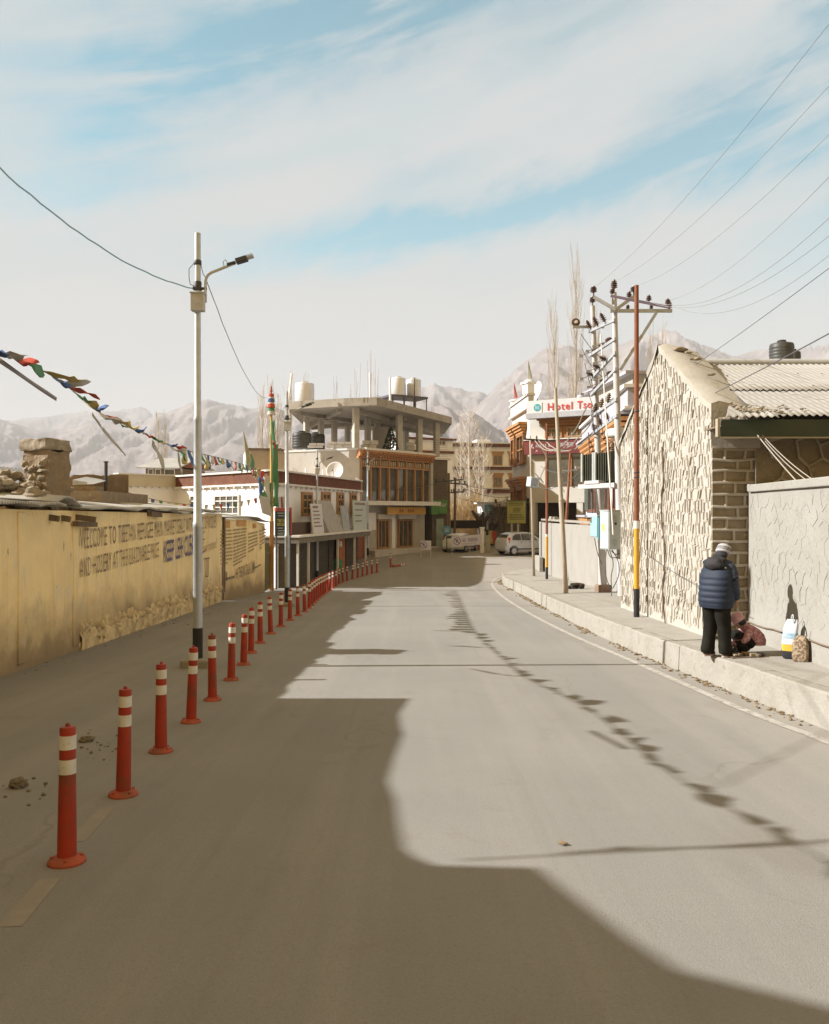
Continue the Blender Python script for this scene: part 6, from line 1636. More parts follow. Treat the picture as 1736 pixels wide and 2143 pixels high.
o = m.build('roof_lower_sheets', M_roof, st, smooth=True, fix=False); sd = o.modifiers.new('thickness', 'SOLIDIFY'); sd.thickness = .005
m = MB(); corr(m, 4.80, 5.62, 5.05, RD0 - .1, RZ0 - .05, 13.35, RZ0 + .17, .115, .015, .02, .16)
o = m.build('bent_eave_sheet', M_roof, st, smooth=True, fix=False); sd = o.modifiers.new('thickness', 'SOLIDIFY'); sd.thickness = .005
m = MB(); corr(m, 5.66, 15.5, 5.6, RD1 - .02, RZ1 + .0, 21.1, 3.5, .115, .015); m.build('far_roof_slope', M_roof, st, smooth=True, fix=False)
m = MB(); m.tube([(5.62, RD1, RZ1 + .02), (15.5, RD1, RZ1 + .02)], .09, 10); m.build('ridge_cap', mat('ridge_grey', cl(.40, .40, .39), cl(.33, .33, .32), 3, .6), st, smooth=True, auto=50)
m = MB(); R7 = random.Random(9)
for i in range(46):
    u = R7.choice((.06, .46, .72, .93)); x = 5.8 + R7.randrange(0, 60) * .115 + .03
    m.lathe([(.014, 0), (.012, .012), (.004, .018)], (x, RD0 + (RD1 - RD0) * u, RZ0 + (RZ1 - RZ0) * u + .035), 6)
setting(m.build('roof_screws', M_darkmetal, st), 'stuff')
m = MB()
for i in range(60):
    u = abs(R7.gauss(0, .12)); x = 5.1 + abs(R7.gauss(0, .45)); s = R7.uniform(.015, .05); d = RD0 + .1 + u * 2.0
    m.blob((x, d, RZ0 + (d - RD0) * .369 + .03), (s, s * .8, s * .5), i, .4, 1)
setting(m.build('roof_debris', M_rubble), 'stuff', 'crumbs of broken stone lying on the bent eave sheet', 'rubble')
m = MB(); m.obox((4.78, RD0 + .04, RZ0 - .33), (10.7, 0, 0), (0, .05, 0), (0, 0, .27)); m.build('fascia', M_fascia, st)
m = MB(); m.obox((4.74, RD0 + .0, RZ0 - .355), (10.74, 0, 0), (0, .1, 0), (0, 0, .022)); m.obox((4.70, RD0 + .0, RZ0 - .33), (.035, 0, 0), (0, .1, 0), (0, 0, .28)); m.build('fascia_trim', mat('trim_beige', cl(.36, .31, .23), cl(.28, .24, .17), 4, .8), st)
m = MB(); m.obox((4.80, RD0 + .095, RZ0 - .16), (10.6, 0, 0), (0, .72, 0), (0, 0, .03)); m.build('soffit', M_oldwood, st)
m = MB(); m.obox((5.75, 13.9, -1), (9.6, .6, 0), (0, 6.3, 0), (0, 0, 4.3)); m.build('house_core', M_sstone, st)

# ================= compound wall with faint hexagonal pointing
M_cwall = mat('pale_plaster_wall', cl(.305, .288, .256), cl(.272, .252, .216), 1.7, .95, .6, 14, c3=cl(.23, .208, .172), sc3=5, t3=(.58, .72), speck=(cl(.24, .19, .13), 26, .3))
CWf = Fac((5.47, 13.66), (4.98, 8.6)); ct_ = 2.34
cw = thing('compound_wall', 'low pale wall with faint hexagonal pointing and thick coping beside the stone house', 'wall', (5.4, 11.5, gz(11.5)))
m = MB(); n, k = 26, 16; vs = []
for i in range(n + 1):
    t_ = CWf.L * i / n
    for j in range(k + 1):
        zb = zat(CWf, t_) + KH - .2; z = zb + (ct_ - .12 - zb) * j / k
        vs.append(CWf.p(t_, z, .005 * noise.noise(V((t_ * 1.5, z * 1.5, 2))) + .002 * noise.noise(V((t_ * 5, z * 5, 2))) + (.03 if z < zat(CWf, t_) + KH + .38 else 0)))
m.add(vs, [(i * (k + 1) + j, (i + 1) * (k + 1) + j, (i + 1) * (k + 1) + j + 1, i * (k + 1) + j + 1) for i in range(n) for j in range(k)])
CWf.box(m, 0, CWf.L, -1, ct_ - .13, -.32, -.06)
m.build('wall', M_cwall, cw, smooth=True, auto=40)
m = MB(); cell_ribs(m, CWf, lambda t, z: .1 < t < CWf.L - .05 and zat(CWf, t) + KH + .45 < z < ct_ - .16, .1, CWf.L, .0, 2.2, .25, .22, .03, .0016, .6, .36, 12, off=.003, drop=.4)
m.build('mortar_ribs', M_cwall, cw, fix=False)
m = MB(); CWf.box(m, .22, CWf.L, ct_ - .12, ct_, -.38, .05); CWf.box(m, .0, .215, ct_ - .10, ct_ + .015, -.38, .03); m.build('coping', M_cwall, cw, bevel=.015)
CX2 = Fac((4.98, 8.595), (5.3, -7.0)); m = MB(); CX2.box(m, 0, CX2.L, -.6, ct_ - .13, -.32, 0); m.build('wall', M_cwall, cw)
m = MB(); CX2.box(m, .01, CX2.L, ct_ - .12, ct_, -.38, .05); m.build('coping', M_cwall, cw, bevel=.015)
m = MB()
m.tube([CWf.p(t_, zat(CWf, t_) + KH + .30 + .01 * math.sin(t_ * 5), .055) for t_ in [CWf.L * i / 14 for i in range(15)]], .011, 6)
tag(m.build('water_pipe', M_oldwood), 'thin brown pipe running along the foot of the compound wall', 'pipe')
# roof tanks far behind
tb = thing('concrete_block_house', 'plain concrete house behind the corrugated roof carrying black tanks', 'house', (X(1640, 36), 36, 0))
m = MB(); m.obox((X(1560, 34), 34, -1.5), (7.5, 1, 0), (-1, 7, 0), (0, 0, Z(772, 35) + 1.5)); m.build('wall', M_cement, tb)
m = MB(); m.obox((X(1600, 33.5), 33.6, Z(772, 35)), (6, .8, 0), (-1, 7, 0), (0, 0, .12)); m.build('roof_edge', M_white2, tb)
zk = Z(772, 35) + .12
water_tank('black_tank', 'big ribbed black tank on the roof behind the corrugated sheets', V((X(1637, 36), 36, zk)), .50, 1.08, M_blacktank, 7, 'black roof tanks behind the corrugated roof', .13)
water_tank('black_tank', 'smaller black tank half hidden behind the big ribbed one', V((X(1663, 36.8), 36.8, zk)), .27, .92, M_blacktank, 4, 'black roof tanks behind the corrugated roof', .06)

# ================= plastered wall along the pavement
M_pw = mat('rough_cast_plaster', cl(.32, .30, .266), cl(.285, .262, .225), 1.4, .95, .9, 24, c3=cl(.31, .265, .205), sc3=4, t3=(.6, .72))
PWf = Fac((7.0, 45.5), (6.62, 22.0))
pw = thing('roughcast_wall', 'pale roughcast wall behind the wooden poles ending in a stepped pier', 'wall', (6.8, 40, gz(40)))
m = MB(); n = 30
for i in range(n):
    a, b_ = PWf.L * i / n, PWf.L * (i + 1) / n; zt = 1.32 + .12 * a / PWf.L + .01 * noise.noise(V((i, 0, 0)))
    PWf.box(m, a, b_, zat(PWf, b_) + KH - .6, zt, -.32, .006 * noise.noise(V((i * .7, 2, 0))))
m.build('wall', M_pw, pw)
m = MB(); PWf.box(m, -.05, PWf.L, 1.435, 1.53, -.36, .05); m.build('coping', M_kerb, pw, bevel=.015)
m = MB(); PWf.box(m, -.45, -.002, zat(PWf, 0) - .2, 1.36, -.5, .10); PWf.box(m, -.6, 1.2, zat(PWf, 0) - .2, zat(PWf, 0) + 1.15, .103, .32); m.build('pier', M_pw, pw, bevel=.04)
m = MB(); m.obox(PWf.p(2.6, 1.532, -.3), PWf.u * .9, PWf.n * .3, V((0, 0, .14))); m.obox(PWf.p(3.7, 1.532, -.28), PWf.u * .5, PWf.n * .25, V((0, 0, .10)))
tag(m.build('loose_brick', M_kerb), 'loose concrete lumps lying on top of the roughcast wall', 'bricks')

# ================= poles on the pavement
M_rustpole = mat('rust_red_pole', cl(.235, .085, .04), cl(.175, .065, .032), 4, .75, .15, 30, c3=cl(.14, .07, .04), sc3=8)
M_ylpole = mat('yellow_pole_paint', cl(.58, .31, .03), cl(.50, .27, .035), 5, .65)
M_greypole = mat('grey_white_pole', cl(.46, .44, .43), cl(.40, .38, .37), 3, .75, .1, 20)
M_log = mat('peeled_log', cl(.40, .345, .27), cl(.30, .24, .17), 2.5, .9, .4, 16, stretch=(1, 1, .25))
M_porc = mat('brown_porcelain', cl(.10, .042, .028), cl(.07, .03, .025), 4, .3, spec=.6)
M_steelarm = mat('galvanised_arm', cl(.42, .43, .44), cl(.34, .35, .36), 5, .55, metal=.3)
def wz(y): return gz(y) + KH + .04
def insulator(c, h=.22, r=.06, disc=4, rot=None):
    r *= 1.2; m = MB(); pr = [(.02, 0)]
    for i in range(disc):
        z = h * (.12 + .8 * i / disc); dz = h * .8 / disc; k = r * (1 if i < disc - 1 else .8)
        pr += [(r * .45, z), (k, z + dz * .25), (k, z + dz * .5), (r * .45, z + dz * .62)]
    pr += [(r * .4, h), (.01, h * 1.05)]
    m.lathe(pr, c, 10, rot=rot); return m
def banded_pole(px, d, y_top, cuts, r, label, name='banded_pole', grp='red and yellow banded poles'):
    b_ = V((X(px, d), d, wz(d))); t_ = thing(name, label, 'utility pole', b_, grp)
    zs = [b_.z - .1] + [Z(y, d) for y in cuts] + [Z(y_top, d)]
    nm = ['black_band', 'yellow_band', 'white_band', 'shaft']; mt = [M_black, M_ylpole, M_white2, M_rustpole]
    for i in range(4):
        if zs[i + 1] - zs[i] < .01: continue
        k = lambda z: r * (1.05 - .28 * (z - zs[0]) / (zs[-1] - zs[0]))
        m = MB(); m.lathe([(k(zs[i]), zs[i] - b_.z), (k(zs[i + 1]), zs[i + 1] - b_.z)], (b_.x, b_.y, b_.z), 18); m.build(nm[i], mt[i], t_, smooth=True, auto=40)
    return t_
pa = banded_pole(1333, 17.8, 597, (1232, 1106, 1090), .060, 'thick rust red pole with yellow and black foot against the stone gable')
m = MB(); a0, a1 = W(1280, 619, 18.3), W(1402, 643, 17.2); m.beam(a0, a1, .05, .06); ar = m.build('cross_arm', mat('dark_brown_arm', cl(.085, .05, .055), cl(.06, .04, .045), 5, .8), pa)
for u in (.02, .32, .66, .97): 
    q = a0.lerp(a1, u); insulator(q + V((0, 0, .045)), .13, .05, 3).build('insulator', M_porc, ar, smooth=True, auto=40)
m = MB()
for y in (1000, 990, 862): m.lathe([(.062, 0), (.066, .015), (.062, .03)], (pa.location.x, 17.8, Z(y, 17.8)), 14)
m.build('strap', M_darkmetal, pa)
pd = banded_pole(1145, 38.5, 886, (1187, 1123, 1118), .062, 'thin red pole with yellow and black foot by the roughcast wall')
m = MB(); q = W(1142, 921, 38.3); m.beam(q + V((-1.0, 0, .05)), q + V((.45, 0, -.05)), .07, .07); ar = m.build('cross_arm', M_darkmetal, pd)
for u in (-.95, -.4, .4): insulator(q + V((u, 0, .04)), .16, .05, 3).build('insulator', M_porc, ar)
# peeled log pole leaning, light box pole, and a leaning red pole behind the wall
lp = thing('log_pole', 'pale peeled log pole leaning on the pavement beside the sleeping dog', 'utility pole', (X(1185, 27), 27, wz(27)))
b_ = V((X(1185, 27), 27, wz(27) - .1)); e = W(1163, 812, 27.4); m = MB(); k1 = b_.lerp(e, .45) + V((-.0, 0, 0)); m.tube([b_, b_.lerp(e, .2), k1, b_.lerp(e, .46), b_.lerp(e, .75), e], [.088, .083, .079, .071, .062, .052], 14); m.build('shaft', M_log, lp, smooth=True, auto=50)
m = MB(); q = b_.lerp(e, .455); m.lathe([(.078, 0), (.083, .02), (.078, .06)], q, 14); m.build('collar', M_log, lp, smooth=True)
bp_ = thing('light_pole', 'slim grey pole carrying a pale square lamp box by the wall pier', 'street lamp', (X(1118, 42), 42, wz(42)))
b_ = V((X(1118.5, 42), 42, gz(42))); e = W(1110, 912, 42); m = MB(); m.tube([b_, b_.lerp(e, .5), e], [.075, .062, .04], 10); m.build('pole', M_log, bp_, smooth=True)
m = MB(); q = W(1116, 1009, 41.8); m.box(q, (.52, .42, .5), rz=.5, rot=Matrix.Rotation(.12, 3, 'Y') @ Matrix.Rotation(.45, 3, 'Z')); m.build('lamp_box', mat('pale_blue_box', cl(.44, .50, .50), cl(.36, .43, .44), 3, .5), bp_, bevel=.03)
m = MB(); m.box(q + V((.06, -.26, -.02)), (.36, .03, .34), rot=Matrix.Rotation(.12, 3, 'Y') @ Matrix.Rotation(.45, 3, 'Z')); m.build('glass_cover', M_glass, bp_)
rp = thing('leaning_pole', 'leaning rust red pole rising behind the roughcast wall', 'utility pole', (X(1184, 50), 50, gz(50)))
m = MB(); b_ = W(1181, 1120, 50); b_.z = gz(50); e = W(1194, 948, 50.5); m.tube([b_, b_.lerp(e, .5), e], [.10, .085, .06], 8); m.build('pole', M_rustpole, rp, smooth=True)
m = MB(); q = W(1192, 985, 50.3); m.beam(q + V((-.5, 0, 0)), q + V((.5, 0, .05)), .06, .06); m.build('cross_arm', M_white2, rp)

# ================= two-pole transformer stand
ts = thing('transformer_stand', 'two tall whitish poles holding a finned transformer and stacked switchgear', 'transformer', (6.2, 26.4, wz(26.4)))
D1, D2 = 25.2, 27.3
P1b, P1t = V((X(1303, D1), D1, wz(D1) - .1)), W(1286, 612, D1)
P2b, P2t = V((X(1263, D2), D2, wz(D2) - .1)), W(1241, 640, D2)
def on1(y): return P1b.lerp(P1t, (Z(y, D1) - P1b.z) / (P1t.z - P1b.z))
def on2(y): return P2b.lerp(P2t, (Z(y, D2) - P2b.z) / (P2t.z - P2b.z))
for b_, e in ((P1b, P1t), (P2b, P2t)):
    m = MB(); m.tube([b_, b_.lerp(e, .45), b_.lerp(e, .46), e], [.135, .115, .105, .075], 14); m.build('pole', M_greypole, ts, smooth=True, auto=40)
m = MB(); m.box((P2b.x, P2b.y, P2b.z + .14), (.42, .42, .42), rz=.3); m.build('footing', mat('reddish_concrete', cl(.26, .18, .13), cl(.20, .13, .09), 4, .95, .5, 14), ts, bevel=.04)
# main arm on the near pole with brace, and V arms
c = on1(652)
m = MB(); m.obox(V((X(1276, D1), D1 - .14, c.z - .05)), V((X(1405, D1) - X(1276, D1), 0, 0)), V((0, .07, 0)), V((0, 0, .10))); am = m.build('cross_arm', M_steelarm, ts)
for px, y, h in ((1399, 648, .26), (1362, 648, .15), (1313, 646, .14)): insulator(V((X(px, D1), D1 - .1, c.z + .05)), h, .075 if px == 1399 else .05, 4).build('insulator', M_porc, am, smooth=True, auto=40)
m = MB(); m.beam(V((X(1372, D1), D1 - .15, c.z - .05)), on1(775) + V((.1, -.12, 0)), .06, .09); m.build('brace', M_steelarm, ts)
m = MB(); m.beam(on1(650) + V((0, -.13, 0)), W(1243, 621, D1), .06, .10); m.build('brace', M_steelarm, ts)
m = MB(); m.beam(on1(650) + V((0, -.13, 0)), W(1329, 619, D1), .06, .10); m.build('brace', M_steelarm, ts)
for q, h in ((P1t + V((0, 0, .0)), .40), (W(1243, 620, D1), .30), (W(1327, 618, D1), .26), (P2t, .30)):
    m = insulator(q + V((0, 0, .10)), h * .72, .085, 4); m.tube([q, q + V((0, 0, .12))], .02, 6); m.build('insulator', M_porc, ts, smooth=True, auto=40)
# left arm with the round disc
m = MB(); q = on2(684); m.beam(W(1199, 684, D2), q + V((.35, 0, 0)), .06, .08); m.build('cross_arm', M_steelarm, ts)
m = MB(); R0 = Matrix.Rotation(rad(80), 3, 'X'); m.lathe([(.06, -.05), (.14, -.04), (.14, .0), (.06, .02)], W(1206, 674, D2), 20, rot=R0); m.build('disc_insulator', M_porc, ts, smooth=True, auto=40)
m = MB(); m.lathe([(.05, -.06), (.05, .04)], W(1206, 674, D2) + V((0, -.04, 0)), 12, rot=R0); m.build('disc_hub', M_white2, ts)
# beams between the two poles carrying switchgear
for k, (y2, y1) in enumerate(((693, 672), (742, 712), (790, 742), (822, 776), (868, 838), (905, 872))):
    a, b2_ = on2(y2), on1(y1); m = MB(); d_ = (b2_ - a)
    m.beam(a - d_ * .12 + V((-.1, -.1, 0)), b2_ + d_ * .06 + V((-.06, -.1, 0)), .07, .09); bm_ = m.build('beam', M_steelarm, ts)
    for u in (.02, .36, .70):
        q = a.lerp(b2_, u) + V((-.12, -.12, .05)); R1 = Matrix.Rotation((-.5, .9, -1.2, 1.0, .2, -.3)[k], 3, 'Y')
        insulator(q, .30 if k in (0, 4) else .22, .075, 4, R1).build('insulator', M_porc if k != 4 else M_oldwood, bm_, smooth=True, auto=40)
        if k in (1, 2, 3):
            w = MB(); w.beam(q + V((-.34, -.05, -.12)), q + V((.25, .05, .12)), .025, .025); w.box(q + V((-.38, -.05, -.13)), (.12, .09, .07)); w.build('switch_blade', M_steelarm, bm_)
m = MB()
for k in range(6): 
    a = on2(700 + 30 * k) + V((RN.uniform(-.5, .1), -.1, 0)); b2_ = on2(760 + 30 * k) + V((RN.uniform(-.3, .7), -.15, 0)); m.tube(sag(a, b2_, .14, 8), .011, 4)
m.build('jumper_wire', M_wire, ts)
m = MB(); m.tube([W(1258, 700, 26), W(1271, 905, 25.2), W(1284, 1119, 24.4)], .022, 8); m.build('operating_rod', M_white2, ts)
# finned transformer on its shelf
TFa = Fac((X(1228, 26.9), 26.9), (X(1296, 25.3), 25.3)); ty0, ty1 = Z(1004, 26), Z(948, 26)
M_trafo = mat('transformer_green', cl(.05, .052, .032), cl(.075, .075, .05), 3, .7)
M_tredge = mat('transformer_grey_edge', cl(.27, .29, .26), cl(.34, .35, .32), 3, .7)
m = MB(); TFa.box(m, -.1, TFa.L + .1, ty0 - .26, ty0 - .12, -.5, .25); m.build('shelf_beam', M_greypole, ts)
m = MB(); TFa.box(m, .05, TFa.L - .1, ty0 - .115, ty1 - .08, -.75, -.16); tk = m.build('tank', M_trafo, ts)
for k in range(13):
    t0 = .06 + k * (TFa.L - .3) / 12
    m = MB(); TFa.box(m, t0, t0 + .03, ty0 - .05, ty1, -.155, .16); m.build('fin', M_trafo, tk)
for t0 in (.0, TFa.L * .36, TFa.L * .42):
    m = MB(); TFa.box(m, t0, t0 + .09, ty0 - .04, ty1 + .03, .165, .22); m.build('header_pipe', M_tredge, tk)
m = MB(); TFa.box(m, .3, TFa.L * .62, ty0 - .12, ty0 - .02, .0, .28); m.build('terminal_box', M_greypole, tk)
m = MB(); c = TFa.p(TFa.L * .66, ty1 + .62, -.2); m.tube([c - TFa.u * .2, c + TFa.u * .45], .15, 12); m.build('conservator', M_white2, ts, smooth=True, auto=50)
for u in (.35, .5, .65): insulator(TFa.p(TFa.L * u, ty1 - .06, -.4), .42, .065, 5).build('bushing', M_oldwood, ts, smooth=True, auto=40)
m = MB()
for u, px in ((.35, 1245), (.5, 1252), (.65, 1262)): m.tube([TFa.p(TFa.L * u, ty1 + .36, -.4), W(px, 905, 26.6), W(px - 4, 860, 26.8)], .014, 4)
m.tube([W(1232, 905, 26.6), W(1238, 1005, 26.6), W(1240, 1075, 26.4)], .018, 5)
m.build('down_lead', M_wire, ts)
# cabinets hung on the pole
CA = V((X(1276, 24.9), 24.9, 0)); cz0, cz1 = Z(1150, 25), Z(1069, 25)
cab = thing('switch_cabinet', 'large pale grey switch cabinet hung on the transformer pole, louvred on one side', 'cabinet', CA + V((0, 0, cz0)))
CL = Fac((CA.x - .20, CA.y + .36), (CA.x, CA.y)); CR = Fac((CA.x, CA.y), (CA.x + .40, CA.y + .17))
M_cab = mat('cabinet_grey', cl(.44, .47, .46), cl(.39, .42, .41), 2, .55)
m = MB(); m.prism([CL.A + V((0, 0, cz0)), CA + V((0, 0, cz0)), CR.B + V((0, 0, cz0)), CR.B + (CL.A - CA) + V((0, 0, cz0))], (0, 0, cz1 - cz0)); m.build('body', M_cab, cab, bevel=.012)
m = MB(); CL.box(m, .02, CL.L - .02, cz0 + .03, cz1 - .03, .002, .016); m.build('door', M_cab, cab, bevel=.004)
for zb in (cz1 - .32, cz0 + .12):
    m = MB(); CR.box(m, .13, .29, zb - .01, zb + .19, .001, .006)
    for i in range(5): CR.box(m, .14, .28, zb + .04 * i, zb + .016 + .04 * i, .006, .024)
    m.build('louvre', M_cab, cab)
m = MB(); CR.box(m, .19, .25, cz1 - .42, cz1 - .36, .002, .03); m.build('handle', M_black, cab)
m = MB(); CL.box(m, .10, .22, cz1 - .60, cz1 - .40, .017, .020); m.build('warning_label', mat('label_yellow', cl(.52, .46, .14)), cab)
m = MB(); m.prism([CL.A + V((-.02, .02, cz1 + .002)), CA + V((-.03, -.03, cz1 + .002)), CR.B + V((.03, 0, cz1 + .002)), CR.B + (CL.A - CA) + V((0, .02, cz1 + .002))], (0, 0, .025)); m.build('top_cover', M_cab, cab)
mb_ = thing('meter_box', 'narrow turquoise meter box strapped beside the big cabinet', 'box', W(1243, 1124, 26))
MBF = Fac((X(1235.5, 26.3), 26.3), (X(1250, 25.9), 25.9)); M_turq = mat('turquoise_box', cl(.30, .46, .46), cl(.24, .40, .41), 3, .5)
m = MB(); MBF.box(m, 0, MBF.L, Z(1124, 26), Z(1078, 26), -.16, 0); m.build('body', M_turq, mb_, bevel=.03)
m = MB(); MBF.box(m, .03, .10, Z(1094, 26), Z(1082, 26), .001, .008); m.build('window', M_glass, mb_)
m = MB(); MBF.box(m, MBF.L + .003, MBF.L + .11, Z(1130, 26), Z(1083, 26), -.12, -.02); m.build('side_box', mat('deep_teal', cl(.06, .17, .20), cl(.05, .14, .16), 3, .6), mb_)
cb_ = thing('cable_bundle', 'tangle of dark cables looping below the switch cabinet', 'cables', W(1280, 1200, 25))
for k, pts in enumerate((((1270, 1150), (1266, 1185), (1271, 1218), (1281, 1233)), ((1276, 1150), (1286, 1180), (1279, 1205), (1281, 1232)), ((1282, 1151), (1296, 1175), (1297, 1205), (1283, 1232)), ((1272, 1150), (1278, 1168), (1290, 1167), (1298, 1170)), ((1279, 1152), (1290, 1162), (1299, 1157), (1304, 1153)), ((1281, 1232), (1280, 1250), (1281, 1262), (1278, 1268)), ((1245, 1126), (1249, 1150), (1256, 1172), (1260, 1180)))):
    m = MB(); m.tube(smooth_line([W(a, b2_, 25.05 if k < 6 else 26) for a, b2_ in pts], 2), .014, 5); m.build('cable', M_wire, cb_)
# overhead lines towards the next poles behind the camera
tops = [(W(1243, 602, D1), W(1830, -70, 9)), (P1t + V((0, 0, .32)), W(1830, 75, 10)), (W(1327, 600, D1), W(1830, 185, 10.5)), (V((X(1399, D1), D1 - .1, Z(630, D1))), W(1860, 235, 11)), (W(1384, 634, 17.5), W(1830, 362, 9)), (W(1357, 630, 17.6), W(1830, 412, 9.2)), (W(1402, 636, 17.3), W(1850, 430, 9.4))]
for k, (a, b2_) in enumerate(tops):
    m = MB(); m.tube(on_past(sag(a, b2_, .30 + .05 * k, 22), 26), .0042, 4)
    tag(m.build('power_line', mat('bare_wire', cl(.26, .25, .25), rough=.6)), ['steepest bare power line rising from the far pole insulator', 'bare power line rising from the near pole top, second steepest', 'third bare power line, from the near V arm insulator', 'bare power line from the end of the main cross arm', 'lower line from the red pole arm, upper of three close ones', 'lower line from the red pole arm, middle of three close ones', 'lower line from the red pole arm end, lowest of three close ones'][k], 'power line', 'power lines above the pavement')
for k, (a, b2_, s, r) in enumerate(((W(1303, 860, 22), W(1850, 475, 9), .10, .005), (W(1296, 907, 25), W(1850, 636, 8.0), .12, .008), (W(1538, 846, 13.6), W(1800, 1135, 10.5), .12, .011), (W(1560, 866, 13.4), W(1800, 1052, 10.6), .2, .008), (W(1561, 868, 13.4), W(1800, 1060, 10.6), .24, .008), (W(1341, 1150, 17.7), W(1478, 1232, 13.2), .05, .005))):
    m = MB(); m.tube(on_past(sag(a, b2_, s, 18), 20) if k < 2 else sag(a, b2_, s, 18), r, 5); tag(m.build('service_cable', mat('pale_cable', cl(.30, .27, .22), rough=.7) if k in (2, 3, 4) else M_wire), ['thin cable crossing above the stone gable', 'thicker cable crossing the gable and roof corner', 'pale cable dropping from the eave corner across the compound wall', 'upper of two slack pale cables under the fascia', 'lower of two slack pale cables under the fascia', 'thin wire slanting down the gable from the red pole'][k], 'cable', 'service cables around the stone house')
for k, (a, b2_, s) in enumerate(((W(1120, 922, 38.3), W(1230, 850, 27), .9), (W(1128, 922, 38.3), W(1240, 880, 27), .7), (W(1145, 925, 38.3), W(1245, 905, 26.8), .5), (W(1132, 975, 40), W(1300, 905, 25), .7), (W(1120, 1015, 42), W(1240, 960, 27), .5))):
    m = MB(); m.tube(sag(a, b2_, s, 18, .02, k), .022 if k < 3 else .014, 5); tag(m.build('service_cable', mat('pale_cable', cl(.30, .27, .22)) if k < 3 else M_wire), ['highest pale looping cable from thin red pole to transformer', 'middle pale looping cable from thin red pole to transformer', 'lowest pale looping cable from thin red pole to transformer', 'long dark cable sagging in front of the bank sign', 'dark cable from the lamp box pole to the transformer'][k], 'cable', 'cables before the bank building')
m = MB(); P0 = [W(1125, 930, 38), W(1140, 945, 38), W(1146, 965, 38), W(1138, 985, 38), W(1130, 1000, 38), W(1142, 1015, 38), W(1120, 990, 38)]; m.tube(smooth_line(P0, 2), .025, 5); P0 = [W(1172, 980, 35), W(1178, 1000, 35), W(1175, 1018, 35), W(1182, 1030, 35)]; m.tube(smooth_line(P0, 2), .02, 5)
tag(m.build('cable_coil', mat('pale_cable', cl(.3, .27, .22))), 'untidy coil of pale cable hanging on the thin red pole', 'cable')

# ================= houses beside the photographer whose shadows cover the near road
nh = thing('near_house', 'plain mud plastered house with stepped roof close beside the photographer', 'house', (-8, 7, 0))
m = MB(); prof = [(10.2, -1), (10.2, 3.55), (9.2, 3.52), (8.4, 3.58), (8.3, 3.60), (7.2, 3.60), (6.5, 3.61), (6.0, 3.68), (5.5, 3.72), (5.0, 3.77), (4.85, 3.82), (4.72, 3.90), (4.66, 4.28), (4.3, 4.37), (3.75, 4.52), (3.45, 4.62), (3.25, 4.84), (3.05, 5.05), (2.7, 5.5), (1.8, 6.2), (.5, 6.6), (-7, 6.6), (-7, -1)]
m.prism([V((-6.45, y, z)) for y, z in prof], (-4.0, 0, 0)); m.build('wall', M_mud, nh)
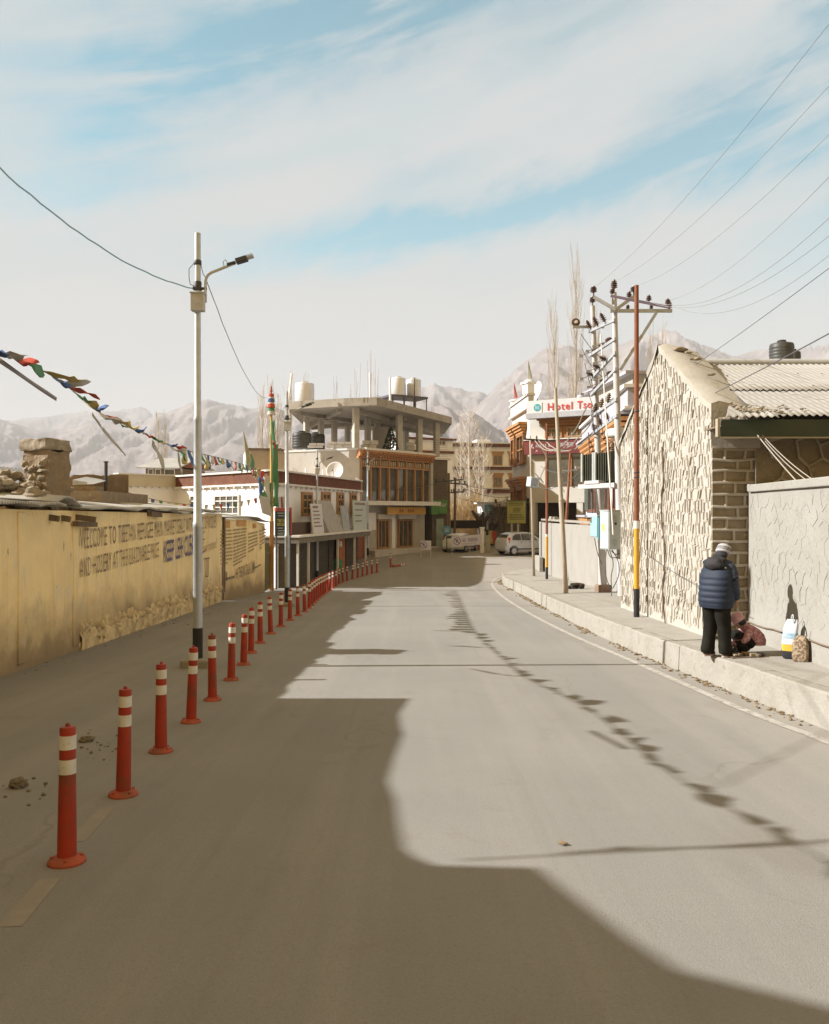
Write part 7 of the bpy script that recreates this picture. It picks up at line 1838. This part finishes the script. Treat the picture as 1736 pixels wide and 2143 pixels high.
# ================= cars
def make_car(name, label, paint, loc, yaw, plate):
    t_ = thing(name, label, 'car', (0, 0, 0)); m = MB()
    #      x     zb   zsill zbelt zroof  wsill wbelt wroof
    ST = [(-1.73, .42, .50, .78, .80, .60, .62, .58), (-1.70, .30, .48, .88, .93, .72, .73, .66), (-1.60, .24, .46, .94, 1.08, .765, .76, .63), (-1.38, .22, .46, .96, 1.38, .785, .775, .57), (-1.10, .22, .46, .96, 1.46, .79, .78, .57),
          (-.55, .22, .46, .95, 1.50, .79, .78, .58), (.0, .22, .46, .93, 1.50, .79, .78, .58), (.42, .22, .46, .92, 1.42, .79, .775, .57), (.80, .22, .46, .91, 1.16, .785, .765, .60), (1.08, .22, .46, .90, .935, .78, .755, .62), (1.40, .24, .46, .82, .85, .755, .72, .60), (1.62, .28, .46, .72, .75, .70, .66, .55), (1.74, .40, .48, .60, .62, .58, .54, .45)]
    rings = []
    for (x, zb, zs, zl, zr, ws, wl, wr) in ST:
        h = [(ws * .93, zb), (ws, zs), ((ws + wl) / 2 + .012, (zs + zl) / 2), (wl, zl), (wr + (wl - wr) * .35, zl + (zr - zl) * .6), (wr, zr - .02 * (zr - zl > .2)), (wr * .6, zr + .012)]
        rings.append([(x, -a, b_) for a, b_ in h] + [(x, a, b_) for a, b_ in h[::-1]])
    n = len(rings[0]); vs = [p for r in rings for p in r]
    m.add(vs, [(i * n + k, i * n + (k + 1) % n, (i + 1) * n + (k + 1) % n, (i + 1) * n + k) for i in range(len(rings) - 1) for k in range(n)] + [tuple(range(n)), tuple(range((len(rings) - 1) * n, len(rings) * n))[::-1]])
    b_ = m.build('body', paint, t_, smooth=True, auto=50)
    def side(s, pts, nm, mt, par, out=.012):
        mm = MB(); P = []
        for x, z in pts:
            for (a, c_) in zip(ST[:-1], ST[1:]):
                if a[0] <= x <= c_[0]:
                    u = (x - a[0]) / (c_[0] - a[0]); zl = a[3] + (c_[3] - a[3]) * u; zr = a[4] + (c_[4] - a[4]) * u; wl = a[6] + (c_[6] - a[6]) * u; wr = a[7] + (c_[7] - a[7]) * u
                    w = wl + .012 if z <= zl else (wl + (wr - wl) * (z - zl) / max(.05, zr - zl)) + .012
                    if z > zl: w += .028 * math.sin(math.pi * min(1, (z - zl) / max(.05, zr - zl)))
            P.append(V((x, s * (w + out), z)))
        mm.prism(P, (0, -s * .02, 0)); return mm.build(nm, mt, par)
    for s in (-1, 1):
        side(s, [(-1.30, 1.0), (-.62, .98), (-.62, 1.40), (-.95, 1.39), (-1.2, 1.24)], 'side_window', M_glass, t_)
        side(s, [(-.54, .98), (.12, .97), (.12, 1.405), (-.54, 1.41)], 'side_window', M_glass, t_)
        side(s, [(.20, .97), (.72, .96), (.40, 1.28), (.20, 1.385)], 'side_window', M_glass, t_)
        for x in (-.62, .10):
            mm = MB(); mm.box((x, s * .815, .86), (.14, .03, .035)); mm.build('door_handle', M_darkmetal, t_)
        mm = MB(); mm.prism([V((-1.66, s * .70, .80)), V((-1.50, s * .785, .80)), V((-1.42, s * .76, 1.16)), V((-1.50, s * .66, 1.16))], (-.03, 0, 0)); mm.build('tail_lamp', mat('tail_lamp_red', cl(.42, .02, .02), rough=.2, spec=.6), t_)
        mm = MB(); mm.blob((.70, s * .86, .98), (.06, .09, .06), 1, .1, 2); mm.build('mirror', paint, t_, smooth=True)
        mm = MB(); mm.box((.0, s * .80, .40), (2.0, .03, .06)); mm.build('side_trim', M_darkmetal, t_)
    m = MB(); m.prism([V((-1.60, -.56, 1.0)), V((-1.60, .56, 1.0)), V((-1.44, .50, 1.36)), V((-1.44, -.50, 1.36))], (-.035, 0, -.01)); m.build('rear_window', M_glass, t_)
    m = MB(); m.prism([V((1.06, -.60, .96)), V((1.06, .60, .96)), V((.52, .53, 1.39)), V((.52, -.53, 1.39))], (.05, 0, .03)); m.build('windscreen', M_glass, t_)
    m = MB(); m.box((-1.735, 0, .50), (.06, 1.36, .24)); m.build('bumper', paint, t_, bevel=.03)
    m = MB(); m.box((-1.772, 0, .62), (.01, .46, .11)); m.build('number_plate', M_signwhite, t_)
    for x in (-1.18, 1.18):
        for s in (-1, 1):
            R0 = Matrix.Rotation(rad(90), 3, 'X'); mm = MB(); mm.lathe([(.20, -.09), (.27, -.085), (.285, -.05), (.285, .05), (.27, .085), (.20, .09)], (x, s * .72, .285), 24, rot=R0); w = mm.build('wheel', M_black, t_, smooth=True, auto=40)
            mm = MB(); mm.lathe([(.03, 0), (.18, .01), (.19, .02), (.19, -.02)], (x, s * .812, .285), 16, rot=Matrix.Rotation(rad(90) * (1 if s < 0 else -1), 3, 'X')); mm.build('rim', M_galv, w, smooth=True, auto=40)
            mm = MB()
            for k in range(12):
                a, b2 = math.pi * k / 12, math.pi * (k + 1) / 12
                mm.add([(x + r * math.cos(q), s * .806, .285 + r * math.sin(q)) for r, q in ((.30, a), (.35, a), (.35, b2), (.30, b2))], [(0, 1, 2, 3)])
            mm.build('arch', M_black, t_, fix=False)
    t_.location = V(loc); t_.rotation_euler = (0, 0, yaw); return t_
M_silver = mat('silver_car_paint', cl(.56, .58, .61), cl(.52, .54, .57), 1, .28, metal=.3, spec=.6)
M_whitecar = mat('white_car_paint', cl(.58, .58, .57), rough=.28, spec=.6)
cx = X(1094, 55.6); make_car('parked_car', 'silver hatchback parked at the bend before the dark garage', M_silver, (cx, 55.6, gz(55.6)), rad(26), '')
cx = X(964, 58.6); make_car('parked_car', 'white hatchback half hidden behind the NO PARKING banner', M_whitecar, (cx, 58.6, gz(58.6)), rad(68), ''); bpy.data.objects['parked_car.001'].scale = (1, 1, .84)

# ================= people
M_skin = mat('skin', cl(.34, .20, .13), cl(.28, .16, .10), 8, .55)
def skin_body(name, verts, edges, parent=None, mt=None, sub=2):
    me = bpy.data.meshes.new(name); me.from_pydata([v[0] for v in verts], edges, [])
    o = bpy.data.objects.new(name, me); COL.objects.link(o)
    sk = o.modifiers.new('skin', 'SKIN'); sk.use_smooth_shade = True
    for i, v in enumerate(verts):
        r = v[1]; me.skin_vertices[0].data[i].radius = (r, r) if not isinstance(r, tuple) else r
        me.skin_vertices[0].data[i].use_root = (i == 0)
    sb = o.modifiers.new('sub', 'SUBSURF'); sb.levels = sub; sb.render_levels = sub
    dg = bpy.context.evaluated_depsgraph_get(); dg.update()
    m2 = bpy.data.meshes.new_from_object(o.evaluated_get(dg)); vs = [v.co.copy() for v in m2.vertices]; fs = [tuple(p.vertices) for p in m2.polygons]
    bpy.data.objects.remove(o); bpy.data.meshes.remove(me); bpy.data.meshes.remove(m2)
    return vs, fs
class Frame:
    def __init__(s, base, ang): s.b = V(base); s.f = V((math.cos(ang), math.sin(ang), 0)); s.l = V((-s.f.y, s.f.x, 0)); s.a = ang; s.k = 1.0
    def p(s, f, l, z): return s.b + (s.f * f + s.l * l + V((0, 0, z))) * s.k
def fingers(verts, edges, wrist_i, fr, f, l, z, side, scale=1.0, bend=.5):
    """palm and five bent fingers hanging from a wrist, pointing down and a little forward"""
    base = len(verts); palm = (f + .025 * scale, l, z - .055 * scale)
    verts.append((fr.p(*palm), (.030 * scale, .016 * scale))); edges.append((wrist_i, base))
    for k in range(4):
        df = (.030 - .020 * k) * scale; L = (.075, .085, .08, .062)[k] * scale
        a = (palm[0] + df, palm[1] + side * .004, palm[2] - .035 * scale); b_ = (a[0] + .012 * scale, a[1] - side * L * .25 * bend, a[2] - L * .5); c = (b_[0] + .012 * scale, b_[1] - side * L * .5 * bend, b_[2] - L * .38)
        i = len(verts); verts += [(fr.p(*a), .0095 * scale), (fr.p(*b_), .0085 * scale), (fr.p(*c), .0072 * scale)]; edges += [(base, i), (i, i + 1), (i + 1, i + 2)]
    i = len(verts); verts += [(fr.p(palm[0] + .035 * scale, palm[1] - side * .012, palm[2] + .01 * scale), .0105 * scale), (fr.p(palm[0] + .052 * scale, palm[1] - side * .02, palm[2] - .03 * scale), .0088 * scale)]; edges += [(base, i), (i, i + 1)]

FX = Frame((4.19, 11.5, wz(11.5) - .035), rad(38))
vt = [(FX.p(0, 0, .80), .12), (FX.p(.02, 0, .95), .125), (FX.p(.06, 0, 1.12), .13), (FX.p(.09, 0, 1.24), .10), (FX.p(.125, 0, 1.31), .048), (FX.p(.15, 0, 1.37), .066), (FX.p(.165, 0, 1.43), .084), (FX.p(.16, 0, 1.50), .062), (FX.p(.245, 0, 1.405), .018), (FX.p(.20, 0, 1.355), .05)]
ed = [(0, 1), (1, 2), (2, 3), (3, 4), (4, 5), (5, 6), (6, 7), (6, 8), (5, 9)]
for s in (-1, 1):
    i = len(vt); vt += [(FX.p(.08, s * .15, 1.22), .058), (FX.p(.06, s * .20, 1.00), .043), (FX.p(.20, s * .165, .84), .028)]; ed += [(3, i), (i, i + 1), (i + 1, i + 2)]
    fingers(vt, ed, i + 2, FX, .215, s * .16, .83, s)
    i = len(vt); vt += [(FX.p(-.01, s * .085, .72), .088), (FX.p(.03 - s * .02, s * .09, .43), .058), (FX.p(-.0 - s * .05, s * .10, .09), .038), (FX.p(.10 - s * .05, s * .115, .04), .035)]; ed += [(0, i), (i, i + 1), (i + 1, i + 2), (i + 2, i + 3)]
vs, fs = skin_body('person', vt, ed); m = MB(); m.add(vs, fs)
wm = m.build('person', M_skin, smooth=True); tag(wm, 'person in blue quilted jacket and striped pale cap standing at the kerb, looking down', 'person')
M_jkt = mat('navy_quilt', cl(.018, .027, .047), cl(.012, .017, .031), 5, .65, .15, 40, spec=.3)
M_hood = mat('dark_hood', cl(.022, .024, .03), cl(.035, .03, .03), 6, .8)
M_trs = mat('black_trousers', cl(.014, .013, .010), cl(.02, .019, .015), 6, .95, spec=.08)
yw_ = rad(38 + 90)
rings = []; NZ = 46
for i in range(NZ + 1):
    u = i / NZ; z = .68 + u * .64
    a = .225 + .012 * math.sin(u * 3.1) - .065 * max(0, u - .72) / .28; b_ = .18 + .02 * math.sin(u * 3.1) - .07 * max(0, u - .72) / .28
    if u < .05: a -= .012; b_ -= .012
    q = .011 * abs(math.sin(math.pi * z / .082)) if u < .86 else 0
    rings.append((FX.p(-.01 + .105 * u ** 1.4, 0, z), a + q, b_ + q, yw_))
rings.append((FX.p(.11, 0, 1.335), .08, .075, yw_))
m = MB(); m.loft(rings, 30, power=2.5); jk = m.build('jacket', M_jkt, wm, smooth=True, auto=70)
for s in (-1, 1):
    m = MB(); P = smooth_line([FX.p(.085, s * .14, 1.25), FX.p(.075, s * .20, 1.18), FX.p(.05, s * .235, 1.00), FX.p(.13, s * .205, .88), FX.p(.205, s * .17, .82)], 3)
    acc = 0; rr = []
    for i, q in enumerate(P):
        if i: acc += (q - P[i - 1]).length
        rr.append(.074 - .026 * i / len(P) + .009 * abs(math.sin(math.pi * acc / .078)))
    m.tube(P, rr, 16); m.build('sleeve', M_jkt if s > 0 else mat('navy_quilt_worn', cl(.028, .035, .052), cl(.02, .024, .036), 5, .65, .15, 40), jk, smooth=True)
m = MB(); m.blob(FX.p(-.075, 0, 1.285), (.085, .155, .095), 2, .2, 3, fr=2, rz=FX.a); m.blob(FX.p(.02, 0, 1.325), (.10, .13, .06), 5, .15, 3, rz=FX.a); m.build('hood', M_hood, jk, smooth=True)
m = MB(); m.blob(FX.p(-.04, -.16, 1.235), .013, 1, 0, 1); m.build('badge', M_signwhite, jk)
m = MB(); tr = []
for s in (-1, 1):
    R9 = [(FX.p(-.01, s * .085, .76), .118, .130), (FX.p(0, s * .09, .60), .108, .120), (FX.p(.02 - s * .02, s * .092, .42), .090, .098), (FX.p(.0 - s * .04, s * .10, .2), .084, .094), (FX.p(.0 - s * .05, s * .108, .07), .088, .108), (FX.p(.01 - s * .05, s * .108, .045), .082, .10)]
    rings = []
    for (c, a, b_), (c2, a2, b2) in zip(R9[:-1], R9[1:]):
        for k in range(5):
            u = k / 5; cc_ = c.lerp(c2, u); w = 1 + .06 * noise.noise(V((cc_.z * 9, s, 0))) + .03 * math.sin(cc_.z * 60 + s) * (1 if cc_.z < .35 + gz(11.5) + KH else .3); rings.append((cc_, (a + (a2 - a) * u) * w, (b_ + (b2 - b_) * u) * w, yw_))
    rings.append((R9[-1][0], R9[-1][1], R9[-1][2], yw_)); m.loft(rings, 18)
m.build('trousers', M_trs, wm, smooth=True, auto=70)
for s in (-1, 1):
    m = MB(); c = FX.p(.05 - s * .05, s * .115, .035); m.blob(c, (.13, .05, .036), 1, .1, 3, rz=FX.a); o = m.build('shoe', mat('shoe_brown', cl(.10, .05, .035)), wm, smooth=True)
    m = MB(); m.loft([(c + V((0, 0, -.036)), .052, .135, yw_), (c + V((0, 0, -.018)), .053, .138, yw_)], 20); m.build('sole', mat('sole_cream', cl(.5, .40, .34)), o)
hc = FX.p(.160, 0, 1.43); tilt = Matrix.Rotation(rad(24), 3, FX.l)
M_cap = mat('knit_cap_pale', cl(.44, .42, .42), cl(.38, .36, .36), 30, .95, .3, 60)
pr = [(.098, -.005), (.104, .01), (.103, .045), (.094, .085), (.07, .113), (.035, .128), (.006, .132)]
m = MB(); m.lathe(pr, hc, 24, rot=tilt); cp = m.build('knit_cap', M_cap, wm, smooth=True)
for z, r in ((.030, .1062), (.048, .1056), (.066, .1018)):
    m = MB(); m.lathe([(r - .001, z - .004), (r + .0015, z), (r - .001, z + .004)], hc, 24, rot=tilt); m.build('stripe', M_hood, cp, smooth=True)
for s in (-1, 1):
    m = MB(); m.blob(FX.p(.238, s * .032, 1.425), (.012, .012, .009), 1, 0, 2); m.build('eye', mat('eye_dark', cl(.02, .015, .012), rough=.2), wm)
m = MB(); m.blob(FX.p(.235, 0, 1.362), (.012, .024, .006), 1, 0, 2, rz=FX.a); m.build('mouth', mat('lip', cl(.30, .11, .09)), wm)
m = MB(); m.blob(FX.p(.115, 0, 1.40), (.075, .085, .065), 3, .15, 3, rz=FX.a); m.build('hair', M_hood, wm, smooth=True)

# crouching child
FK = Frame((4.71, 11.70, wz(11.7) - .03), rad(172)); FK.k = 1.28
vt = [(FK.p(-.06, 0, .12), .085), (FK.p(-.05, 0, .20), .085), (FK.p(-.0, 0, .28), .078), (FK.p(.055, 0, .315), .04), (FK.p(.10, 0, .345), .064), (FK.p(.115, 0, .385), .060), (FK.p(.175, 0, .325), .014)]
ed = [(0, 1), (1, 2), (2, 3), (3, 4), (4, 5), (4, 6)]
for s in (-1, 1):
    i = len(vt); vt += [(FK.p(.01, s * .10, .275), .036), (FK.p(.06, s * .135, .17), .027), (FK.p(.17, s * .075, .115), .019)]; ed += [(2, i), (i, i + 1), (i + 1, i + 2)]
    fingers(vt, ed, i + 2, FK, .185, s * .07, .115, s, .62)
    i = len(vt); vt += [(FK.p(.0, s * .075, .13), .06), (FK.p(.12, s * .10, .20), .045), (FK.p(.05, s * .10, .05), .033), (FK.p(.13, s * .10, .025), .026)]; ed += [(0, i), (i, i + 1), (i + 1, i + 2), (i + 2, i + 3)]
vt = [(p_, r_ * 1.28 if not isinstance(r_, tuple) else (r_[0] * 1.28, r_[1] * 1.28)) for p_, r_ in vt]
vs, fs = skin_body('child', vt, ed); m = MB(); m.add(vs, fs); km = m.build('person', M_skin, smooth=True)
tag(km, 'small child in pink top and cap crouching beside the standing person', 'person')
M_pink = mat('pink_plaid', cl(.36, .15, .16), cl(.25, .09, .10), 26, .9, .2, 50, c3=cl(.48, .34, .34), sc3=30, t3=(.5, .6))
M_pink2 = mat('pink_knit', cl(.42, .19, .20), cl(.52, .34, .34), 20, .95, .3, 60)
yk = rad(172 + 90)
m = MB(); m.loft([(FK.p(-.075, 0, .11), 0.1600, 0.1344, yk), (FK.p(-.07, 0, .16), 0.1690, 0.1472, yk), (FK.p(-.055, 0, .22), 0.1664, 0.1408, yk), (FK.p(-.02, 0, .275), 0.1510, 0.1216, yk), (FK.p(.02, 0, .315), 0.1024, 0.0896, yk), (FK.p(.045, 0, .335), 0.0640, 0.0640, yk)], 22); tp_ = m.build('jacket', M_pink, km, smooth=True, auto=70)
for s in (-1, 1):
    m = MB(); P = smooth_line([FK.p(.0, s * .09, .29), FK.p(.03, s * .135, .24), FK.p(.065, s * .145, .17), FK.p(.165, s * .08, .125)], 2); m.tube(P, [.064 - .023 * i / len(P) for i in range(len(P))], 12); m.build('sleeve', M_pink, tp_, smooth=True)
for s in (-1, 1):
    m = MB(); P = [FK.p(-.03, s * .07, .12), FK.p(.07, s * .095, .185), FK.p(.125, s * .10, .20), FK.p(.095, s * .10, .12), FK.p(.06, s * .10, .045)]; m.tube(smooth_line(P, 2), .078, 14); m.build('trouser_leg', M_trs, km, smooth=True)
    m = MB(); m.blob(FK.p(.115, s * .10, .025), (.09, .041, .033), 1, .1, 2, rz=FK.a); m.build('shoe', M_hood, km, smooth=True)
tilt = Matrix.Rotation(rad(35), 3, FK.l); hc = FK.p(.108, 0, .372)
m = MB(); m.lathe([(.095, -.015), (.101, .0), (.099, .038), (.085, .077), (.051, .105), (.01, .115)], hc, 20, rot=tilt); m.build('knit_cap', M_pink2, km, smooth=True)
m = MB(); m.blob(FK.p(.075, 0, .35), (.07, .087, .064), 3, .15, 2, rz=FK.a); m.build('hair', M_hood, km, smooth=True)
for s in (-1, 1):
    m = MB(); m.blob(FK.p(.168, s * .022, .348), (.008, .009, .006), 1, 0, 1); m.build('eye', mat('eye_dark', cl(.02, .015, .012)), km)
# their small wares on the ground
wr = thing('shoeshine_kit', 'spread of small brushes, tins and rags on the pavement before the child', 'shoe shine kit', G(1520, 1375, KH))
q0 = V((4.45, 11.38, wz(11.4) - .028)); R8 = random.Random(4)
m = MB(); m.obox(q0 + V((-.12, -.1, .0)), (.52, .03, 0), (-.02, .26, 0), (0, 0, .008)); m.build('mat', mat('rag_brown', cl(.17, .12, .075), cl(.11, .08, .05), 12, .95), wr)
for i in range(7):
    m = MB(); m.box(q0 + V((-.06 + i * .062, R8.uniform(-.05, .1), .03)), (R8.uniform(.04, .07), R8.uniform(.05, .1), R8.uniform(.02, .05)), rz=R8.uniform(0, 2)); m.build('brush', [M_log, M_oldwood, M_hood, M_wood][i % 4], wr, bevel=.006)
m = MB(); m.lathe([(.035, 0), (.035, .03), (.03, .034)], q0 + V((.30, .02, .01)), 14); m.build('tin', M_black, wr)
# bags by the compound wall
bg_ = thing('shopping_bag', 'white and blue woven bag with yellow base leaning near the compound wall', 'bag', (5.28, 11.55, wz(11.55)))
c0 = V((5.03, 11.12, wz(11.1) - .012)); yb_ = rad(-38)
def bag(m, c, rr): m.loft([(c + V((dx, 0, z)), a, b_, yb_) for (z, a, b_, dx) in rr], 24, power=4.5)
m = MB(); bag(m, c0, [(0.0, .075, .05, 0), (.02, .085, .06, 0), (.10, .09, .062, 0)]); m.build('base', M_hood, bg_, smooth=True, auto=60)
m = MB(); bag(m, c0, [(.101, .09, .062, 0), (.19, .092, .062, .0)]); m.build('yellow_band', mat('bag_yellow', cl(.50, .36, .05)), bg_, smooth=True, auto=60)
m = MB(); bag(m, c0, [(.191, .092, .062, 0), (.30, .092, .056, .006), (.40, .088, .040, .018), (.47, .078, .020, .03), (.52, .066, .008, .04)]); b1 = m.build('body', mat('bag_white', cl(.50, .52, .54), cl(.44, .47, .50), 8, .6), bg_, smooth=True, auto=60)
m = MB(); bag(m, c0, [(.27, .0935, .0605, .004), (.34, .092, .052, .012)]); m.build('blue_print', mat('bag_blue', cl(.16, .30, .40), cl(.40, .45, .48), 18, .6), b1, smooth=True, auto=60)
m = MB(); m.tube(smooth_line([c0 + V((.03, -.04, .48)), c0 + V((.04, -.03, .58)), c0 + V((.045, .03, .58)), c0 + V((.04, .04, .48))], 2), .007, 6); m.build('handle', mat('bag_white', cl(.5, .5, .5)), bg_)
sk = thing('sack', 'small brown patterned sack with a dark loop handle against the compound wall', 'bag', (5.42, 11.2, wz(11.2)))
c0 = V((5.06, 10.86, wz(10.9) - .012))
m = MB(); bag(m, c0, [(0, .09, .07, 0), (.04, .10, .075, 0), (.2, .10, .07, 0), (.28, .08, .055, .0), (.33, .05, .03, .01)]); m.build('body', mat('sack_print', cl(.34, .26, .17), cl(.13, .085, .055), 34, .9, .3, 50, t2=(.45, .55)), sk, smooth=True, auto=60)
m = MB(); m.tube(smooth_line([c0 + V((.0, 0, .30)), c0 + V((.01, 0, .42)), c0 + V((.06, 0, .46)), c0 + V((.08, 0, .32))], 2), .006, 6); m.build('handle', M_hood, sk)
# sleeping dog
fd_ = Frame((X(1203, 29.6), 29.6, wz(29.6) - .035), 0.1)
vt = [(fd_.p(0, 0, .13), .12), (fd_.p(.14, .02, .14), .125), (fd_.p(.24, -.03, .15), .105), (fd_.p(.28, -.14, .17), .065), (fd_.p(.20, -.22, .13), .062), (fd_.p(.12, -.25, .09), .036), (fd_.p(.07, -.26, .07), .026),
      (fd_.p(-.13, .0, .12), .115), (fd_.p(-.20, -.06, .09), .08), (fd_.p(-.27, -.12, .05), .028), (fd_.p(-.2, -.24, .03), .018), (fd_.p(-.08, -.28, .025), .012),
      (fd_.p(-.12, -.14, .06), .06), (fd_.p(-.02, -.2, .04), .03), (fd_.p(.06, -.18, .03), .022), (fd_.p(.24, -.10, .06), .045), (fd_.p(.14, -.17, .035), .024), (fd_.p(.05, -.2, .025), .02)]
ed = [(0, 1), (1, 2), (2, 3), (3, 4), (4, 5), (5, 6), (0, 7), (7, 8), (8, 9), (9, 10), (10, 11), (7, 12), (12, 13), (13, 14), (2, 15), (15, 16), (16, 17)]
vs, fs = skin_body('dog', vt, ed); m = MB(); m.add(vs, fs)
dg_ = m.build('dog', mat('black_fur', cl(.022, .019, .014), cl(.045, .032, .02), 9, .9, .5, 60), smooth=True); tag(dg_, 'black dog curled asleep on the pavement beside the log pole', 'dog')
for s in (-1, 1):
    m = MB(); c = fd_.p(.22 + .045 * s, -.20 + .02 * s, .185); m.lathe([(.028, 0), (.02, .03), (.004, .06)], c, 8); m.build('ear', mat('brown_fur', cl(.16, .06, .03)), dg_, smooth=True)
m = MB(); m.blob(fd_.p(.10, -.21, .03), (.05, .02, .018), 1, .2, 2); m.build('pale_paw', M_white2, dg_, smooth=True)
